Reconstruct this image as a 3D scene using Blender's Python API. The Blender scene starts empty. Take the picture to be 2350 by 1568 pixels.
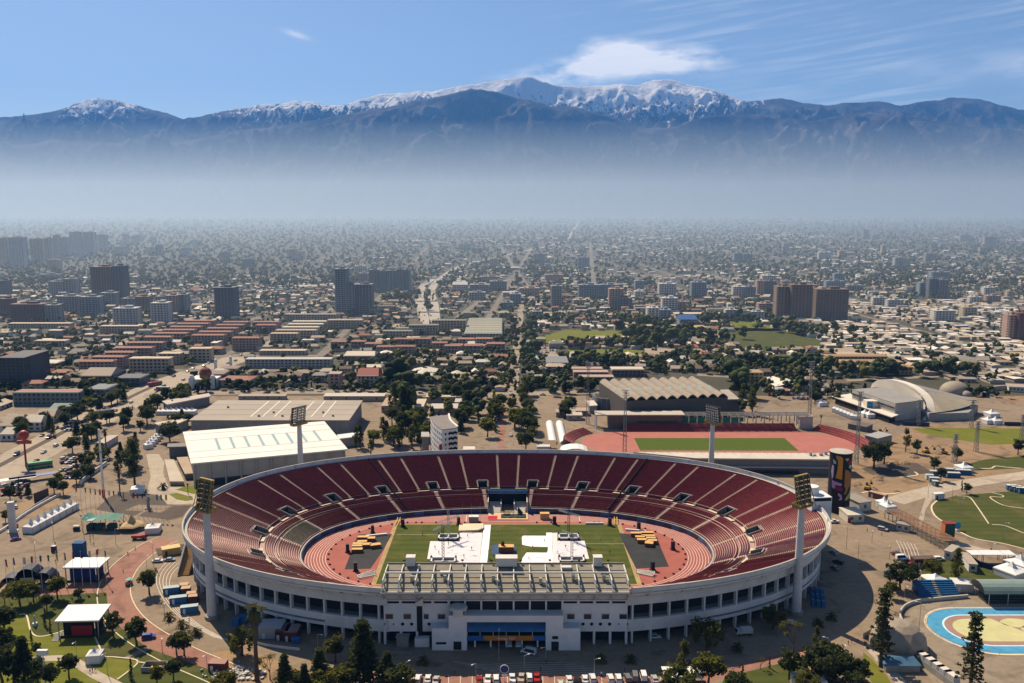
import bpy,math,random
import numpy as np
from mathutils import Vector,Matrix
R=math.radians
random.seed(7)
SC=bpy.context.scene
COL=SC.collection
# ------------------------------------------------------------------ camera
H,FD,UC,VC=147.0,1964.5,1175.0,784.0  # height, focal length and centre in pixels of a 2350 px wide frame
PT=math.atan(397.5/2650.0)
cam=bpy.data.cameras.new('camera'); camo=bpy.data.objects.new('camera',cam); COL.objects.link(camo)
cam.sensor_width=36.0; cam.lens=36.0*2650.0/3170.0
cam.clip_start=1.0; cam.clip_end=60000.0
camo.location=(0,0,H); camo.rotation_euler=(math.pi/2-PT,0,0)
SC.camera=camo
# ------------------------------------------------------------------ light
SUN=Vector((-6.6,9.5,12.5)).normalized()
sun=bpy.data.lights.new('sun','SUN'); suno=bpy.data.objects.new('sun',sun); COL.objects.link(suno)
sun.energy=5.0; sun.angle=R(0.5); sun.color=(1.0,0.83,0.60)
suno.rotation_euler=SUN.to_track_quat('Z','Y').to_euler(); suno.location=(0,0,900)
SC.view_settings.view_transform='Standard'; SC.view_settings.look='None'
SC.view_settings.exposure=0.58; SC.view_settings.gamma=1.0; SC.view_settings.use_curve_mapping=False
SC.cycles.use_denoising=True
SC.cycles.max_bounces=5; SC.cycles.diffuse_bounces=1; SC.cycles.glossy_bounces=2
SC.cycles.transparent_max_bounces=6; SC.cycles.volume_bounces=1
SC.cycles.caustics_reflective=False; SC.cycles.caustics_refractive=False
W=bpy.data.worlds.new('World'); SC.world=W; W.use_nodes=True
nt=W.node_tree; N=nt.nodes; L=nt.links; N.clear()
def nd(tree,kind,**kw):
 n=tree.nodes.new(kind)
 for k,v in kw.items(): setattr(n,k,v)
 return n
def mth(tree,op,a,b=None,c=None,clamp=False):
 n=tree.nodes.new('ShaderNodeMath'); n.operation=op; n.use_clamp=clamp
 for i,x in enumerate((a,b,c)):
  if x is None: continue
  if isinstance(x,(int,float)): n.inputs[i].default_value=x
  else: tree.links.new(x,n.inputs[i])
 return n.outputs[0]
sky=nd(nt,'ShaderNodeTexSky',sky_type='NISHITA',sun_disc=False)
sky.sun_elevation=math.asin(SUN.z); sky.sun_rotation=math.atan2(SUN.x,SUN.y)
sky.altitude=1800; sky.air_density=1.0; sky.dust_density=1.8; sky.ozone_density=1.6
tc=nd(nt,'ShaderNodeTexCoord'); sp=nd(nt,'ShaderNodeSeparateXYZ'); L.new(tc.outputs['Generated'],sp.inputs[0])
az=mth(nt,'ARCTAN2',sp.outputs[0],sp.outputs[1]); el=mth(nt,'ARCSINE',sp.outputs[2])
def gauss(ca,ce,sa,se,rot=0.0):
 da=mth(nt,'SUBTRACT',az,ca); de=mth(nt,'SUBTRACT',mth(nt,'SUBTRACT',el,ce),mth(nt,'MULTIPLY',da,rot))
 q=mth(nt,'ADD',mth(nt,'POWER',mth(nt,'ABSOLUTE',mth(nt,'DIVIDE',da,sa)),2.0),mth(nt,'POWER',mth(nt,'ABSOLUTE',mth(nt,'DIVIDE',de,se)),2.0))
 return mth(nt,'EXPONENT',mth(nt,'MULTIPLY',q,-1.0))
def wnoise(sx,sy,scale,detail,rot=0.0,rough=0.6):
 cb=nd(nt,'ShaderNodeCombineXYZ')
 L.new(mth(nt,'MULTIPLY',mth(nt,'ADD',az,mth(nt,'MULTIPLY',el,0.3)),sx),cb.inputs[0])
 L.new(mth(nt,'MULTIPLY',mth(nt,'SUBTRACT',el,mth(nt,'MULTIPLY',az,rot)),sy),cb.inputs[1])
 t=nd(nt,'ShaderNodeTexNoise'); t.inputs['Scale'].default_value=scale; t.inputs['Detail'].default_value=detail
 t.inputs['Roughness'].default_value=rough
 L.new(cb.outputs[0],t.inputs['Vector']); return t.outputs['Fac']
def ramp01(x,lo,hi):
 return mth(nt,'DIVIDE',mth(nt,'SUBTRACT',x,lo),hi-lo,clamp=True)
fluff=wnoise(9,26,1.6,6,rot=0.05)
fine=wnoise(3,60,2.6,4,rot=0.10,rough=0.5)
lens=mth(nt,'ADD',gauss(0.075,0.155,0.085,0.014,0.12),mth(nt,'ADD',gauss(0.165,0.166,0.075,0.014,-0.03),mth(nt,'MULTIPLY',gauss(0.105,0.178,0.040,0.013),0.7)))
lens=mth(nt,'MULTIPLY',lens,ramp01(fluff,0.30,0.62))
lens=ramp01(lens,0.10,0.62)
right=mth(nt,'MULTIPLY',mth(nt,'ADD',gauss(0.57,0.143,0.13,0.012,0.0),gauss(0.60,0.125,0.05,0.004)),ramp01(fluff,0.3,0.7))
wisp=mth(nt,'MULTIPLY',gauss(-0.237,0.190,0.012,0.003,-0.25),0.5)
cirr=mth(nt,'MULTIPLY',mth(nt,'MULTIPLY',ramp01(fine,0.46,0.80),ramp01(az,-0.02,0.25)),ramp01(wnoise(4,9,1.3,3),0.35,0.62))
mask=mth(nt,'ADD',mth(nt,'ADD',mth(nt,'MULTIPLY',lens,0.92),mth(nt,'MULTIPLY',right,0.75)),mth(nt,'ADD',wisp,mth(nt,'MULTIPLY',cirr,0.42)),clamp=True)
mx=nd(nt,'ShaderNodeMix',data_type='RGBA'); L.new(mask,mx.inputs['Factor'])
L.new(sky.outputs[0],mx.inputs[6]); mx.inputs[7].default_value=(12.0,11.5,11.1,1)
bg=nd(nt,'ShaderNodeBackground'); bg.inputs['Strength'].default_value=0.068
L.new(mx.outputs[2],bg.inputs[0]); wo=nd(nt,'ShaderNodeOutputWorld'); L.new(bg.outputs[0],wo.inputs[0])
W.cycles.sampling_method='MANUAL'; W.cycles.sample_map_resolution=256
# ------------------------------------------------------------------ places: a pixel of the photograph as a point of the ground
def ray(u,v):
 x,y=(u-UC)/FD,(VC-v)/FD
 return Vector((x,math.cos(PT)+y*math.sin(PT),y*math.cos(PT)-math.sin(PT)))
SLOPE0,SLOPE=2200.0,0.010
def gz(y): return max(0.0,y-SLOPE0)*SLOPE  # the plain climbs gently towards the mountains
def at(u,v,z=0.0):
 d=ray(u,v); t=(z-H)/d.z if d.z<-1e-4 else 1e6
 if t*d.y>SLOPE0 or t>9e5:
  t=(z-H-SLOPE*SLOPE0)/(d.z-SLOPE*d.y)
 return Vector((d.x*t,d.y*t,z+gz(d.y*t)))
def zat(u,vt,y):
 d=ray(u,vt); return H+d.z/d.y*y
K=2350.0/3170.0
def zm(ox,oy,s): return lambda x,y: ((ox+x/s)*K,(oy+y/s)*K)
z1=zm(0,1500,2.55); z2=zm(700,1650,3.372); z3=zm(1100,1650,2.611); z4=zm(1900,1600,3.044); z5=zm(2500,1500,2.549)
z6=zm(0,1150,2.851); y1=zm(500,1380,2.9375); y2=zm(1100,1380,2.611); y3=zm(1850,1380,2.9375); y4=zm(500,1150,2.35)
y5=zm(1600,1100,2.136); y6=zm(2400,1100,2.851); c1=zm(0,700,2.851); c2=zm(700,780,2.9375); c3=zm(1400,780,2.9375)
c4=zm(2100,780,2.196); d1=zm(1150,1350,4.273); d4=zm(2420,1380,4.9); d6=zm(1180,1560,3.3575); d7=zm(1560,1560,3.3575); d8=zm(2700,1700,2.16)
dd=lambda x,y: (x,y)
def g(zf,x,y,z=0.0): return at(*zf(x,y),z)
# ------------------------------------------------------------------ materials
MAT={}
def mat(name,col,rough=0.85,var=0.12,scale=0.4,col2=None,metal=0.0,bump=0.0,detail=4,tint=False,spec=0.3,coord='Object'):
 if name in MAT: return MAT[name]
 m=bpy.data.materials.new(name); m.use_nodes=True; t=m.node_tree
 b=t.nodes['Principled BSDF']; b.inputs['Roughness'].default_value=rough; b.inputs['Metallic'].default_value=metal
 b.inputs['Specular IOR Level'].default_value=spec
 tcn=t.nodes.new('ShaderNodeTexCoord'); nz=t.nodes.new('ShaderNodeTexNoise')
 nz.inputs['Scale'].default_value=scale; nz.inputs['Detail'].default_value=detail; nz.inputs['Roughness'].default_value=0.65
 t.links.new(tcn.outputs[coord],nz.inputs['Vector'])
 mxn=t.nodes.new('ShaderNodeMix'); mxn.data_type='RGBA'
 if col2 is None:
  mxn.inputs[6].default_value=(*[max(0,c*(1-var)) for c in col],1); mxn.inputs[7].default_value=(*[min(1,c*(1+var)) for c in col],1)
 else:
  mxn.inputs[6].default_value=(*col,1); mxn.inputs[7].default_value=(*col2,1)
 rp=t.nodes.new('ShaderNodeMapRange'); rp.inputs[1].default_value=0.3; rp.inputs[2].default_value=0.7
 t.links.new(nz.outputs['Fac'],rp.inputs[0]); t.links.new(rp.outputs[0],mxn.inputs['Factor'])
 out=mxn.outputs[2]
 if tint:
  oi=t.nodes.new('ShaderNodeObjectInfo'); mu=t.nodes.new('ShaderNodeMix'); mu.data_type='RGBA'; mu.blend_type='MULTIPLY'
  mu.inputs['Factor'].default_value=1.0
  t.links.new(out,mu.inputs[6]); t.links.new(oi.outputs['Color'],mu.inputs[7]); out=mu.outputs[2]
 t.links.new(out,b.inputs['Base Color'])
 if bump:
  bp=t.nodes.new('ShaderNodeBump'); bp.inputs['Strength'].default_value=bump; bp.inputs['Distance'].default_value=0.3
  t.links.new(nz.outputs['Fac'],bp.inputs['Height']); t.links.new(bp.outputs[0],b.inputs['Normal'])
 MAT[name]=m; return m
def paving(name,c1,c2,stain=0.45,s1=0.02,s2=0.35):
 m=mat(name,c1,0.92,0,s1,col2=c2,detail=9); t=m.node_tree; b=t.nodes['Principled BSDF']; src=b.inputs['Base Color'].links[0].from_socket
 tcn=t.nodes.new('ShaderNodeTexCoord'); n1=t.nodes.new('ShaderNodeTexNoise'); n1.inputs['Scale'].default_value=s2; n1.inputs['Detail'].default_value=6; n1.inputs['Roughness'].default_value=0.75
 n2=t.nodes.new('ShaderNodeTexNoise'); n2.inputs['Scale'].default_value=s1*3.1; n2.inputs['Detail'].default_value=5; n2.inputs['Distortion'].default_value=1.6
 for n in (n1,n2): t.links.new(tcn.outputs['Object'],n.inputs[0])
 k=mth(t,'ADD',mth(t,'MULTIPLY',mth(t,'SUBTRACT',n1.outputs['Fac'],0.5),0.9),mth(t,'SUBTRACT',1.0,mth(t,'MULTIPLY',mth(t,'MULTIPLY',mth(t,'SUBTRACT',n2.outputs['Fac'],0.52),5.0,clamp=True),stain)))
 mu=t.nodes.new('ShaderNodeVectorMath'); mu.operation='SCALE'; t.links.new(src,mu.inputs[0]); t.links.new(k,mu.inputs['Scale']); t.links.new(mu.outputs[0],b.inputs['Base Color']); return m
TINT=mat('tint_matte',(1,1,1),0.85,0.10,0.5,tint=True)
TGLOSS=mat('tint_gloss',(1,1,1),0.28,0.04,0.5,tint=True,spec=0.5)
ROOFT=mat('tint_roof',(1,1,1),0.8,0.22,0.9,tint=True)
WHITE=mat('white_paint',(0.72,0.71,0.68),0.7,0.08,0.25)
CONC=mat('concrete',(0.42,0.39,0.34),0.9,0.14,0.35)
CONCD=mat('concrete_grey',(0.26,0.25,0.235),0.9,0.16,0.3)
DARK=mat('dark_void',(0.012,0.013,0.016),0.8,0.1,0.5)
BLACK=mat('black_metal',(0.02,0.02,0.022),0.5,0.2,1.0)
STEEL=mat('grey_steel',(0.33,0.34,0.35),0.45,0.1,0.8,metal=0.4)
GLASS=mat('dark_glass',(0.03,0.035,0.045),0.12,0.3,0.3,spec=0.6)
CANVAS=mat('white_canvas',(0.68,0.68,0.68),0.6,0.05,0.4)
TYRE=mat('tyre_rubber',(0.018,0.018,0.018),0.9)
BLUE=mat('blue_plastic',(0.03,0.14,0.34),0.45,0.15,0.6)
DIRTY=mat('dusty_cladding',(0.40,0.39,0.36),0.6,0.1,0.1)
# ------------------------------------------------------------------ mesh building
class MB:
 def __init__(s): s.v=[]; s.f=[]; s.m=[]
 def add(s,vs,fs,mi=0):
  o=len(s.v); s.v+=[tuple(p) for p in vs]; s.f+=[[o+i for i in f] for f in fs]; s.m+=[mi]*len(fs); return s
 def hexa(s,b,t,mi=0):  # bottom and top loops of equal length
  n=len(b)
  return s.add(list(b)+list(t),[list(range(n))[::-1],list(range(n,2*n))]+[[i,(i+1)%n,n+(i+1)%n,n+i] for i in range(n)],mi)
 def box(s,c,d,rz=0.0,mi=0,top=1.0):  # centre of the base, size
  x,y,z=c; a,b,h=d[0]/2,d[1]/2,d[2]; cs,sn=math.cos(rz),math.sin(rz)
  def p(i,j,k,q): return (x+(i*cs-j*sn)*q,y+(i*sn+j*cs)*q,z+k)
  return s.hexa([p(-a,-b,0,1),p(a,-b,0,1),p(a,b,0,1),p(-a,b,0,1)],[p(-a,-b,h,top),p(a,-b,h,top),p(a,b,h,top),p(-a,b,h,top)],mi)
 def prism(s,pts,z0,z1,mi=0):
  return s.hexa([(p[0],p[1],z0) for p in pts],[(p[0],p[1],z1) for p in pts],mi)
 def sheet(s,pts,z,mi=0):
  return s.add([(p[0],p[1],z) for p in pts],[list(range(len(pts)))],mi)
 def tube(s,a,b,r0,r1=None,n=8,mi=0):
  a,b=Vector(a),Vector(b); r1=r0 if r1 is None else r1; d=(b-a).normalized()
  u=d.cross(Vector((0,0,1)) if abs(d.z)<0.9 else Vector((1,0,0))).normalized(); w=d.cross(u)
  ring=lambda c,r: [c+(u*math.cos(2*math.pi*i/n)+w*math.sin(2*math.pi*i/n))*r for i in range(n)]
  return s.hexa(ring(a,r0),ring(b,r1),mi)
 def bar(s,a,b,w,h=None,mi=0):
  a,b=Vector(a),Vector(b); h=h or w; d=(b-a).normalized()
  u=d.cross(Vector((0,0,1)) if abs(d.z)<0.95 else Vector((0,1,0))).normalized(); q=u.cross(d)
  ring=lambda c: [c+u*i*w/2+q*j*h/2 for i,j in ((-1,-1),(1,-1),(1,1),(-1,1))]
  return s.hexa(ring(a),ring(b),mi)
 def lathe(s,c,prof,n=16,mi=0):  # prof: (radius, z)
  x,y,z=c; vs=[]; fs=[]
  for r,h in prof: vs+=[(x+r*math.cos(2*math.pi*i/n),y+r*math.sin(2*math.pi*i/n),z+h) for i in range(n)]
  for k in range(len(prof)-1):
   fs+=[[k*n+i,k*n+(i+1)%n,(k+1)*n+(i+1)%n,(k+1)*n+i] for i in range(n)]
  fs+=[list(range(n))[::-1],[(len(prof)-1)*n+i for i in range(n)]]
  return s.add(vs,fs,mi)
 def grid(s,rows,mi=0,close=False):  # rows of points
  o=[p for r in rows for p in r]; n=len(rows[0]); fs=[]
  for k in range(len(rows)-1):
   for i in range(n if close else n-1):
    j=(i+1)%n; fs.append([k*n+i,k*n+j,(k+1)*n+j,(k+1)*n+i])
  return s.add(o,fs,mi)
 def ball(s,c,r,n=8,mi=0,sz=1.0):
  return s.lathe(c,[(r*math.sin(math.pi*k/n)+1e-3,-r*sz*math.cos(math.pi*k/n)) for k in range(n+1)],n+2,mi)
 def mesh(s,name,mats,smooth=False):
  me=bpy.data.meshes.new(name); me.from_pydata(s.v,[],s.f)
  for m in (mats if isinstance(mats,(list,tuple)) else [mats]): me.materials.append(m)
  if any(s.m): me.polygons.foreach_set('material_index',s.m)
  if smooth: me.polygons.foreach_set('use_smooth',[True]*len(s.f))
  me.update(); return me
def link(name,data,parent=None,loc=None,rz=0.0,color=None):
 o=bpy.data.objects.new(name,data); COL.objects.link(o)
 if loc is not None: o.location=loc
 if rz: o.rotation_euler=(0,0,rz)
 if parent is not None: o.parent=parent
 if color is not None: o.color=(*color,1)
 return o
def tag(o,label,cat,group=None,kind=None):
 o['label']=label; o['category']=cat
 if group: o['group']=group
 if kind: o['kind']=kind
 return o
def thing(name,label,cat,loc=(0,0,0),rz=0.0,group=None):
 o=link(name,None,None,loc,rz); o.empty_display_size=0.2
 return tag(o,label,cat,group)
def part(name,mb,m,parent,smooth=False,color=None,kind=None,loc=None,rz=0.0):
 o=link(name,mb.mesh(name,m,smooth) if isinstance(mb,MB) else mb,parent,loc,rz,color)
 if kind: o['kind']=kind
 return o
def single(name,mb,m,label,cat,loc=(0,0,0),rz=0.0,group=None,kind=None,smooth=False,color=None):
 return tag(part(name,mb,m,None,smooth,color,None,loc,rz),label,cat,group,kind)
def struct(name,mb,m,parent=None,smooth=False):
 o=part(name,mb,m,parent,smooth)
 if parent is None: o['kind']='structure'
 return o
def dup(root,loc,rz=0.0,label=None,group=None,scale=None,colors=None):
 """a copy of a thing with copies of its parts and sub-parts"""
 r=root.copy(); COL.objects.link(r); r.location=loc; r.rotation_euler=(0,0,rz)
 if scale is not None: r.scale=(scale,)*3 if isinstance(scale,(int,float)) else scale
 if label: r['label']=label
 if group: r['group']=group
 for ch in KIDS.setdefault(root.name,list(root.children)):
  c=ch.copy(); COL.objects.link(c); c.parent=r
  if colors and c.name.split('.')[0] in colors: c.color=(*colors[c.name.split('.')[0]],1)
  for s in KIDS.setdefault(ch.name,list(ch.children)):
   d=s.copy(); COL.objects.link(d); d.parent=c
   if colors and d.name.split('.')[0] in colors: d.color=(*colors[d.name.split('.')[0]],1)
 return r
KIDS={}
def fbm(x,y,oct=5,seed=0):
 """value noise on numpy arrays, 0..1"""
 tot=np.zeros_like(x,dtype=float); amp=1.0; s=0.0
 for o in range(oct):
  xi=np.floor(x).astype(np.int64); yi=np.floor(y).astype(np.int64); fx=x-xi; fy=y-yi
  fx=fx*fx*(3-2*fx); fy=fy*fy*(3-2*fy)
  def hsh(a,b):
   n=(a*374761393+b*668265263+(seed+o)*974634211) & 0x7fffffff
   n=((n ^ (n >> 13))*1274126177) & 0x7fffffff
   return ((n ^ (n >> 16)) & 0xffff)/65535.0
  a=hsh(xi,yi)*(1-fx)+hsh(xi+1,yi)*fx; b=hsh(xi,yi+1)*(1-fx)+hsh(xi+1,yi+1)*fx
  tot+=amp*(a*(1-fy)+b*fy); s+=amp; amp*=0.5; x=x*2.03+17.1; y=y*2.03+9.7
 return tot/s
ORD=['first','second','third','fourth','fifth','sixth','seventh','eighth','ninth','tenth','eleventh','twelfth','thirteenth','fourteenth','fifteenth','sixteenth','seventeenth','eighteenth','nineteenth','twentieth']
ORD+=[t+'-'+o for t in ('twenty','thirty','forty','fifty','sixty','seventy','eighty','ninety') for o in ORD[:9]]
def nth(i): return ORD[i] if i<len(ORD) else 'number %d'%(i+1)
# ------------------------------------------------------------------ terrain, mountains, haze
GROUND=mat('dry_ground',(0.30,0.25,0.185),0.95,0.2,0.012,col2=(0.22,0.19,0.14),detail=8)
def make_plain():
 ys=[-400,0,400,800,1200,1500]+list(range(2200,11900,400))+[12040]
 xs=list(np.linspace(-10500,10500,37))
 mb=MB(); mb.grid([[(x,y,gz(y)-0.02) for x in xs] for y in ys])
 t=mat('plain_soil',(0.085,0.070,0.046),0.95,0.2,0.006,col2=(0.034,0.041,0.025),detail=8)
 return struct('ground',mb,t)
make_plain()
SKYL=[(-1400,330),(-700,300),(-200,285),(0,275),(60,265),(120,258),(180,247),(222,228),(255,222),(290,228),(340,243),(400,262),(440,270),(480,269),(530,258),(580,244),(615,238),(650,240),(700,233),(735,233),(760,242),(800,240),(840,225),(880,212),(930,215),(975,207),(1000,211),(1040,200),(1085,190),(1130,187),(1180,180),(1215,174),(1245,185),(1280,193),(1330,200),(1380,199),(1420,194),(1450,198),(1490,185),(1520,183),(1550,189),(1580,198),(1620,203),(1650,215),(1690,235),(1740,228),(1775,223),(1810,233),(1850,238),(1900,237),(1960,233),(1990,233),(2030,241),(2060,238),(2090,229),(2140,225),(2190,226),(2220,226),(2260,238),(2300,250),(2350,257),(2600,280),(3200,320)]
FRONT=[(-1400,380),(0,345),(150,322),(300,330),(430,325),(560,305),(680,285),(800,264),(900,247),(1000,224),(1085,203),(1140,210),(1200,228),(1260,242),(1310,244),(1350,254),(1400,268),(1470,295),(1540,285),(1620,262),(1700,262),(1780,272),(1850,275),(1930,262),(2020,262),(2100,270),(2200,290),(2350,300),(3200,360)]
def make_mountains():
 nx,ny=760,240
 xs=np.linspace(-16500,16500,nx); t=np.linspace(0,1,ny); ys=12030+7600*t ** 1.1
 X,Y=np.meshgrid(xs,ys)
 def prof(tab,yr):
  us=np.array([p[0] for p in tab],float); vs=np.array([p[1] for p in tab],float)
  return np.interp(xs,(us-UC)/FD*yr,np.array([zat(u,v,yr) for u,v in tab]))
 base=12030.0; z0=gz(12030)
 ra,rb=16800.0,14700.0
 ha,hb=prof(SKYL,ra),prof(FRONT,rb); jag=(fbm(xs/420+5,xs*0+2.5,5,40)-.5); ha=ha+jag*90; hb=hb+jag[::-1]*80
 wx=fbm(X/1500,Y/1500,3,21)*1.1; n1=fbm(X/2300+3+wx,Y/2100+wx,5,1); n2=fbm(X/700+wx,Y/760,5,5); n3=fbm(X/2300,Y/2300,4,9)
 n4=fbm(X/260+wx,Y/300,4,15); rid3=1-np.abs(2*n4-1); rid=1-np.abs(2*n1-1); rid2=1-np.abs(2*n2-1)
 def one(h,yr,w,amp):
  k=np.clip((Y-base)/(yr-base),0,None)
  up=np.where(k<=1,k ** 1.9,np.clip(1-(k-1)*2.2,0,1))
  edge=np.clip(np.abs(1-k)*5,0.05,1)*np.clip(k*3,0,1)
  return z0+(h[None,:]-z0)*up+edge*amp*((rid-0.72)*0.8+(rid2-0.72)*0.75+(rid3-.7)*.32)
 A=one(ha,ra,1,1300); B=one(hb,rb,1,1150)
 # side spurs running down from the crests to the plain
 r5=random.Random(12); SP=np.full_like(X,z0)
 for i in range(34):
  xc=-15500+i*940+r5.uniform(-300,300); xf=xc+r5.choice([-1,1])*r5.uniform(300,2600); yc=ra if i%2 else rb; hc=float(np.interp(xc,xs,ha if i%2 else hb))*r5.uniform(.80,.95); tt=np.clip((Y-base)/(yc-base),0,1.0)
  px_=xf+(xc-xf)*tt+260*np.sin(tt*7+i); crest=z0+(hc-z0)*tt ** r5.uniform(.75,1.15); SP=np.maximum(SP,np.where(Y<=yc,crest-np.abs(X-px_)*r5.uniform(.42,.6),z0))
 Z=np.maximum(np.maximum(A,B),SP+(rid2-.7)*460*np.clip((Y-base)/900,0,1)+(rid3-.7)*230*np.clip((Y-base)/900,0,1))
 Z[0,:]=z0-4
 V=np.stack([X,Y,Z],-1).reshape(-1,3)
 idx=np.arange(nx*ny).reshape(ny,nx)
 F=np.stack([idx[:-1,:-1],idx[:-1,1:],idx[1:,1:],idx[1:,:-1]],-1).reshape(-1,4)
 me=bpy.data.meshes.new('mountains'); me.from_pydata(V.tolist(),[],F.tolist()); me.polygons.foreach_set('use_smooth',[True]*len(F))
 m=bpy.data.materials.new('mountain_rock'); m.use_nodes=True; tr=m.node_tree; b=tr.nodes['Principled BSDF']
 b.inputs['Roughness'].default_value=0.95; b.inputs['Specular IOR Level'].default_value=0.1
 ge=tr.nodes.new('ShaderNodeNewGeometry'); se=tr.nodes.new('ShaderNodeSeparateXYZ'); tr.links.new(ge.outputs['Position'],se.inputs[0])
 def nz(scale,detail,sx=1.0,rough=0.65):
  mp=tr.nodes.new('ShaderNodeMapping'); mp.inputs['Scale'].default_value=(sx,1,0.45)
  tr.links.new(ge.outputs['Position'],mp.inputs[0]); q=tr.nodes.new('ShaderNodeTexNoise'); q.inputs['Scale'].default_value=scale
  q.inputs['Detail'].default_value=detail; q.inputs['Roughness'].default_value=rough; tr.links.new(mp.outputs[0],q.inputs[0]); return q.outputs['Fac']
 big=nz(0.0011,8,1.0,0.75); fine=nz(0.0095,8,1.0,0.74)
 rk=tr.nodes.new('ShaderNodeMix'); rk.data_type='RGBA'; rk.inputs[6].default_value=(0.018,0.022,0.022,1); rk.inputs[7].default_value=(0.17,0.145,0.13,1)
 tr.links.new(mth(tr,'DIVIDE',mth(tr,'SUBTRACT',big,0.38),0.24,clamp=True),rk.inputs['Factor'])
 sc_=tr.nodes.new('ShaderNodeMix'); sc_.data_type='RGBA'; sc_.inputs[6].default_value=(0.026,0.032,0.022,1); tr.links.new(rk.outputs[2],sc_.inputs[7])  # scrub on the lower slopes
 tr.links.new(mth(tr,'ADD',mth(tr,'DIVIDE',mth(tr,'SUBTRACT',se.outputs[2],700.0),900.0),mth(tr,'SUBTRACT',big,0.5),clamp=True),sc_.inputs['Factor']); rk=sc_
 # snow lies on the high ground of the middle of the range
 xk=mth(tr,'SUBTRACT',1.0,mth(tr,'POWER',mth(tr,'ABSOLUTE',mth(tr,'DIVIDE',mth(tr,'ADD',se.outputs[0],560.0),5600.0)),8.0),clamp=True)
 xl=mth(tr,'SUBTRACT',1.0,mth(tr,'POWER',mth(tr,'ABSOLUTE',mth(tr,'DIVIDE',mth(tr,'ADD',se.outputs[0],7750.0),1000.0)),4.0),clamp=True)
 line=mth(tr,'SUBTRACT',2640.0,mth(tr,'ADD',mth(tr,'MULTIPLY',xk,690.0),mth(tr,'MULTIPLY',xl,620.0)))
 far=mth(tr,'MULTIPLY',mth(tr,'LESS_THAN',se.outputs[1],14900.0),700.0)
 sn=mth(tr,'ADD',mth(tr,'DIVIDE',mth(tr,'SUBTRACT',se.outputs[2],mth(tr,'ADD',line,far)),420.0),mth(tr,'MULTIPLY',mth(tr,'SUBTRACT',fine,0.5),7.5))
 sn=mth(tr,'MULTIPLY',mth(tr,'SUBTRACT',sn,0.10),9.0,clamp=True)
 ms=tr.nodes.new('ShaderNodeMix'); ms.data_type='RGBA'; tr.links.new(sn,ms.inputs['Factor']); tr.links.new(rk.outputs[2],ms.inputs[6]); ms.inputs[7].default_value=(0.95,0.95,0.96,1)
 tr.links.new(ms.outputs[2],b.inputs['Base Color'])
 bp=tr.nodes.new('ShaderNodeBump'); bp.inputs['Strength'].default_value=1.0; bp.inputs['Distance'].default_value=90.0
 tr.links.new(fine,bp.inputs['Height']); tr.links.new(bp.outputs[0],b.inputs['Normal'])
 me.materials.append(m)
 o=link('mountains',me); o['kind']='structure'
 # clear mountain air: none of its own; see the haze below
make_mountains()
def make_haze(name,density,col,aniso,c,d,slope=0.0,near=0.0):
 m=bpy.data.materials.new('haze_air'); m.use_nodes=True; t=m.node_tree; t.nodes.clear()
 v=t.nodes.new('ShaderNodeVolumePrincipled'); o=t.nodes.new('ShaderNodeOutputMaterial'); t.links.new(v.outputs[0],o.inputs['Volume'])
 v.inputs['Color'].default_value=(*col,1); v.inputs['Density'].default_value=density; v.inputs['Anisotropy'].default_value=aniso
 mb=MB(); mb.box(c,d); mb.v=[(x,(y-slope if y>c[1] else y+near) if z>c[2]+1 else y,z) for x,y,z in mb.v]; h=struct(name,mb,m); h['kind']='stuff'
 # thin blue mountain air round the camera and everything, and the smog bank that lies over the city below the inversion, thinning out at both ends, between the stadium grounds and the foot of the mountains
make_haze('haze',3.6e-5,(0.13,0.40,1.0),0.15,(0,9500,-8),(33400,20400,3100))
make_haze('haze',1.7e-4,(0.66,0.82,1.0),0.35,(0,6340,-1.5),(20600,11340,430),3800,2000)
# ------------------------------------------------------------------ the stadium
CX,CY,NE=-2.2,358.0,2.23
def se(a,b,th):
 c,s=math.cos(th),math.sin(th)
 return (CX+a*math.copysign(abs(c) ** (2/NE),c),CY+b*math.copysign(abs(s) ** (2/NE),s))
def ringpt(k,th,off=0.0): return se(89+46.7*k+off,49.8+37.7*k+off,th)
# table of parameter against length round the ring at the height of the gangway, starting at the far middle
TH=np.linspace(0,2*math.pi,2001)+math.pi/2
_p=np.array([ringpt(0.34,t) for t in TH]); _s=np.concatenate([[0],np.cumsum(np.hypot(*np.diff(_p,axis=0).T))]); PER=_s[-1]
def th_at(s): return float(np.interp(s%PER,_s,TH))
NV=22; SPC=PER/NV
def sk(k): return 2.0+18.0*k
KA,KB=0.215,0.34  # lower gangway, gangway at the entrances
def infront(p,lim=41.6): return abs(p[0]-CX)<lim and p[1]<CY
stad=thing('stadium','large oval concrete stadium with dark red seating bowl and white outer wall','stadium',(0,0,0))
TREAD=mat('terrace_concrete',(0.42,0.29,0.265),0.9,0.28,0.12)
RISER=mat('terrace_red_riser',(0.115,0.016,0.026),0.85,0.3,0.3)
BENCH=mat('bench_red',(0.16,0.015,0.025),0.6,0.3,0.5)
STAIR=mat('stair_concrete',(0.60,0.51,0.37),0.9,0.18,0.8)
SWALL=mat('stadium_white_wall',(0.52,0.515,0.51),0.85,0.12,0.22,col2=(0.70,0.695,0.68),detail=9)
NLOW,NUP=15,37
rows=[(0.02+(KB-0.045)*i/NLOW,0.02+(KB-0.045)*(i+1)/NLOW) for i in range(NLOW)]
rows=[r for r in rows if not (KA-0.012<r[0]<KA+0.008)]
rows+=[(KB+0.03+(0.955-KB-0.03)*i/NUP,KB+0.03+(0.955-KB-0.03)*(i+1)/NUP) for i in range(NUP)]
NS=528
ths=[th_at(PER*i/NS) for i in range(NS)]
smid=[PER*(i+0.5)/NS for i in range(NS)]
AIS=0.31*SPC
def frac(s): return ((s/SPC)%1.0-0.5)*SPC  # distance from the nearest entrance
GATE=9.8
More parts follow.
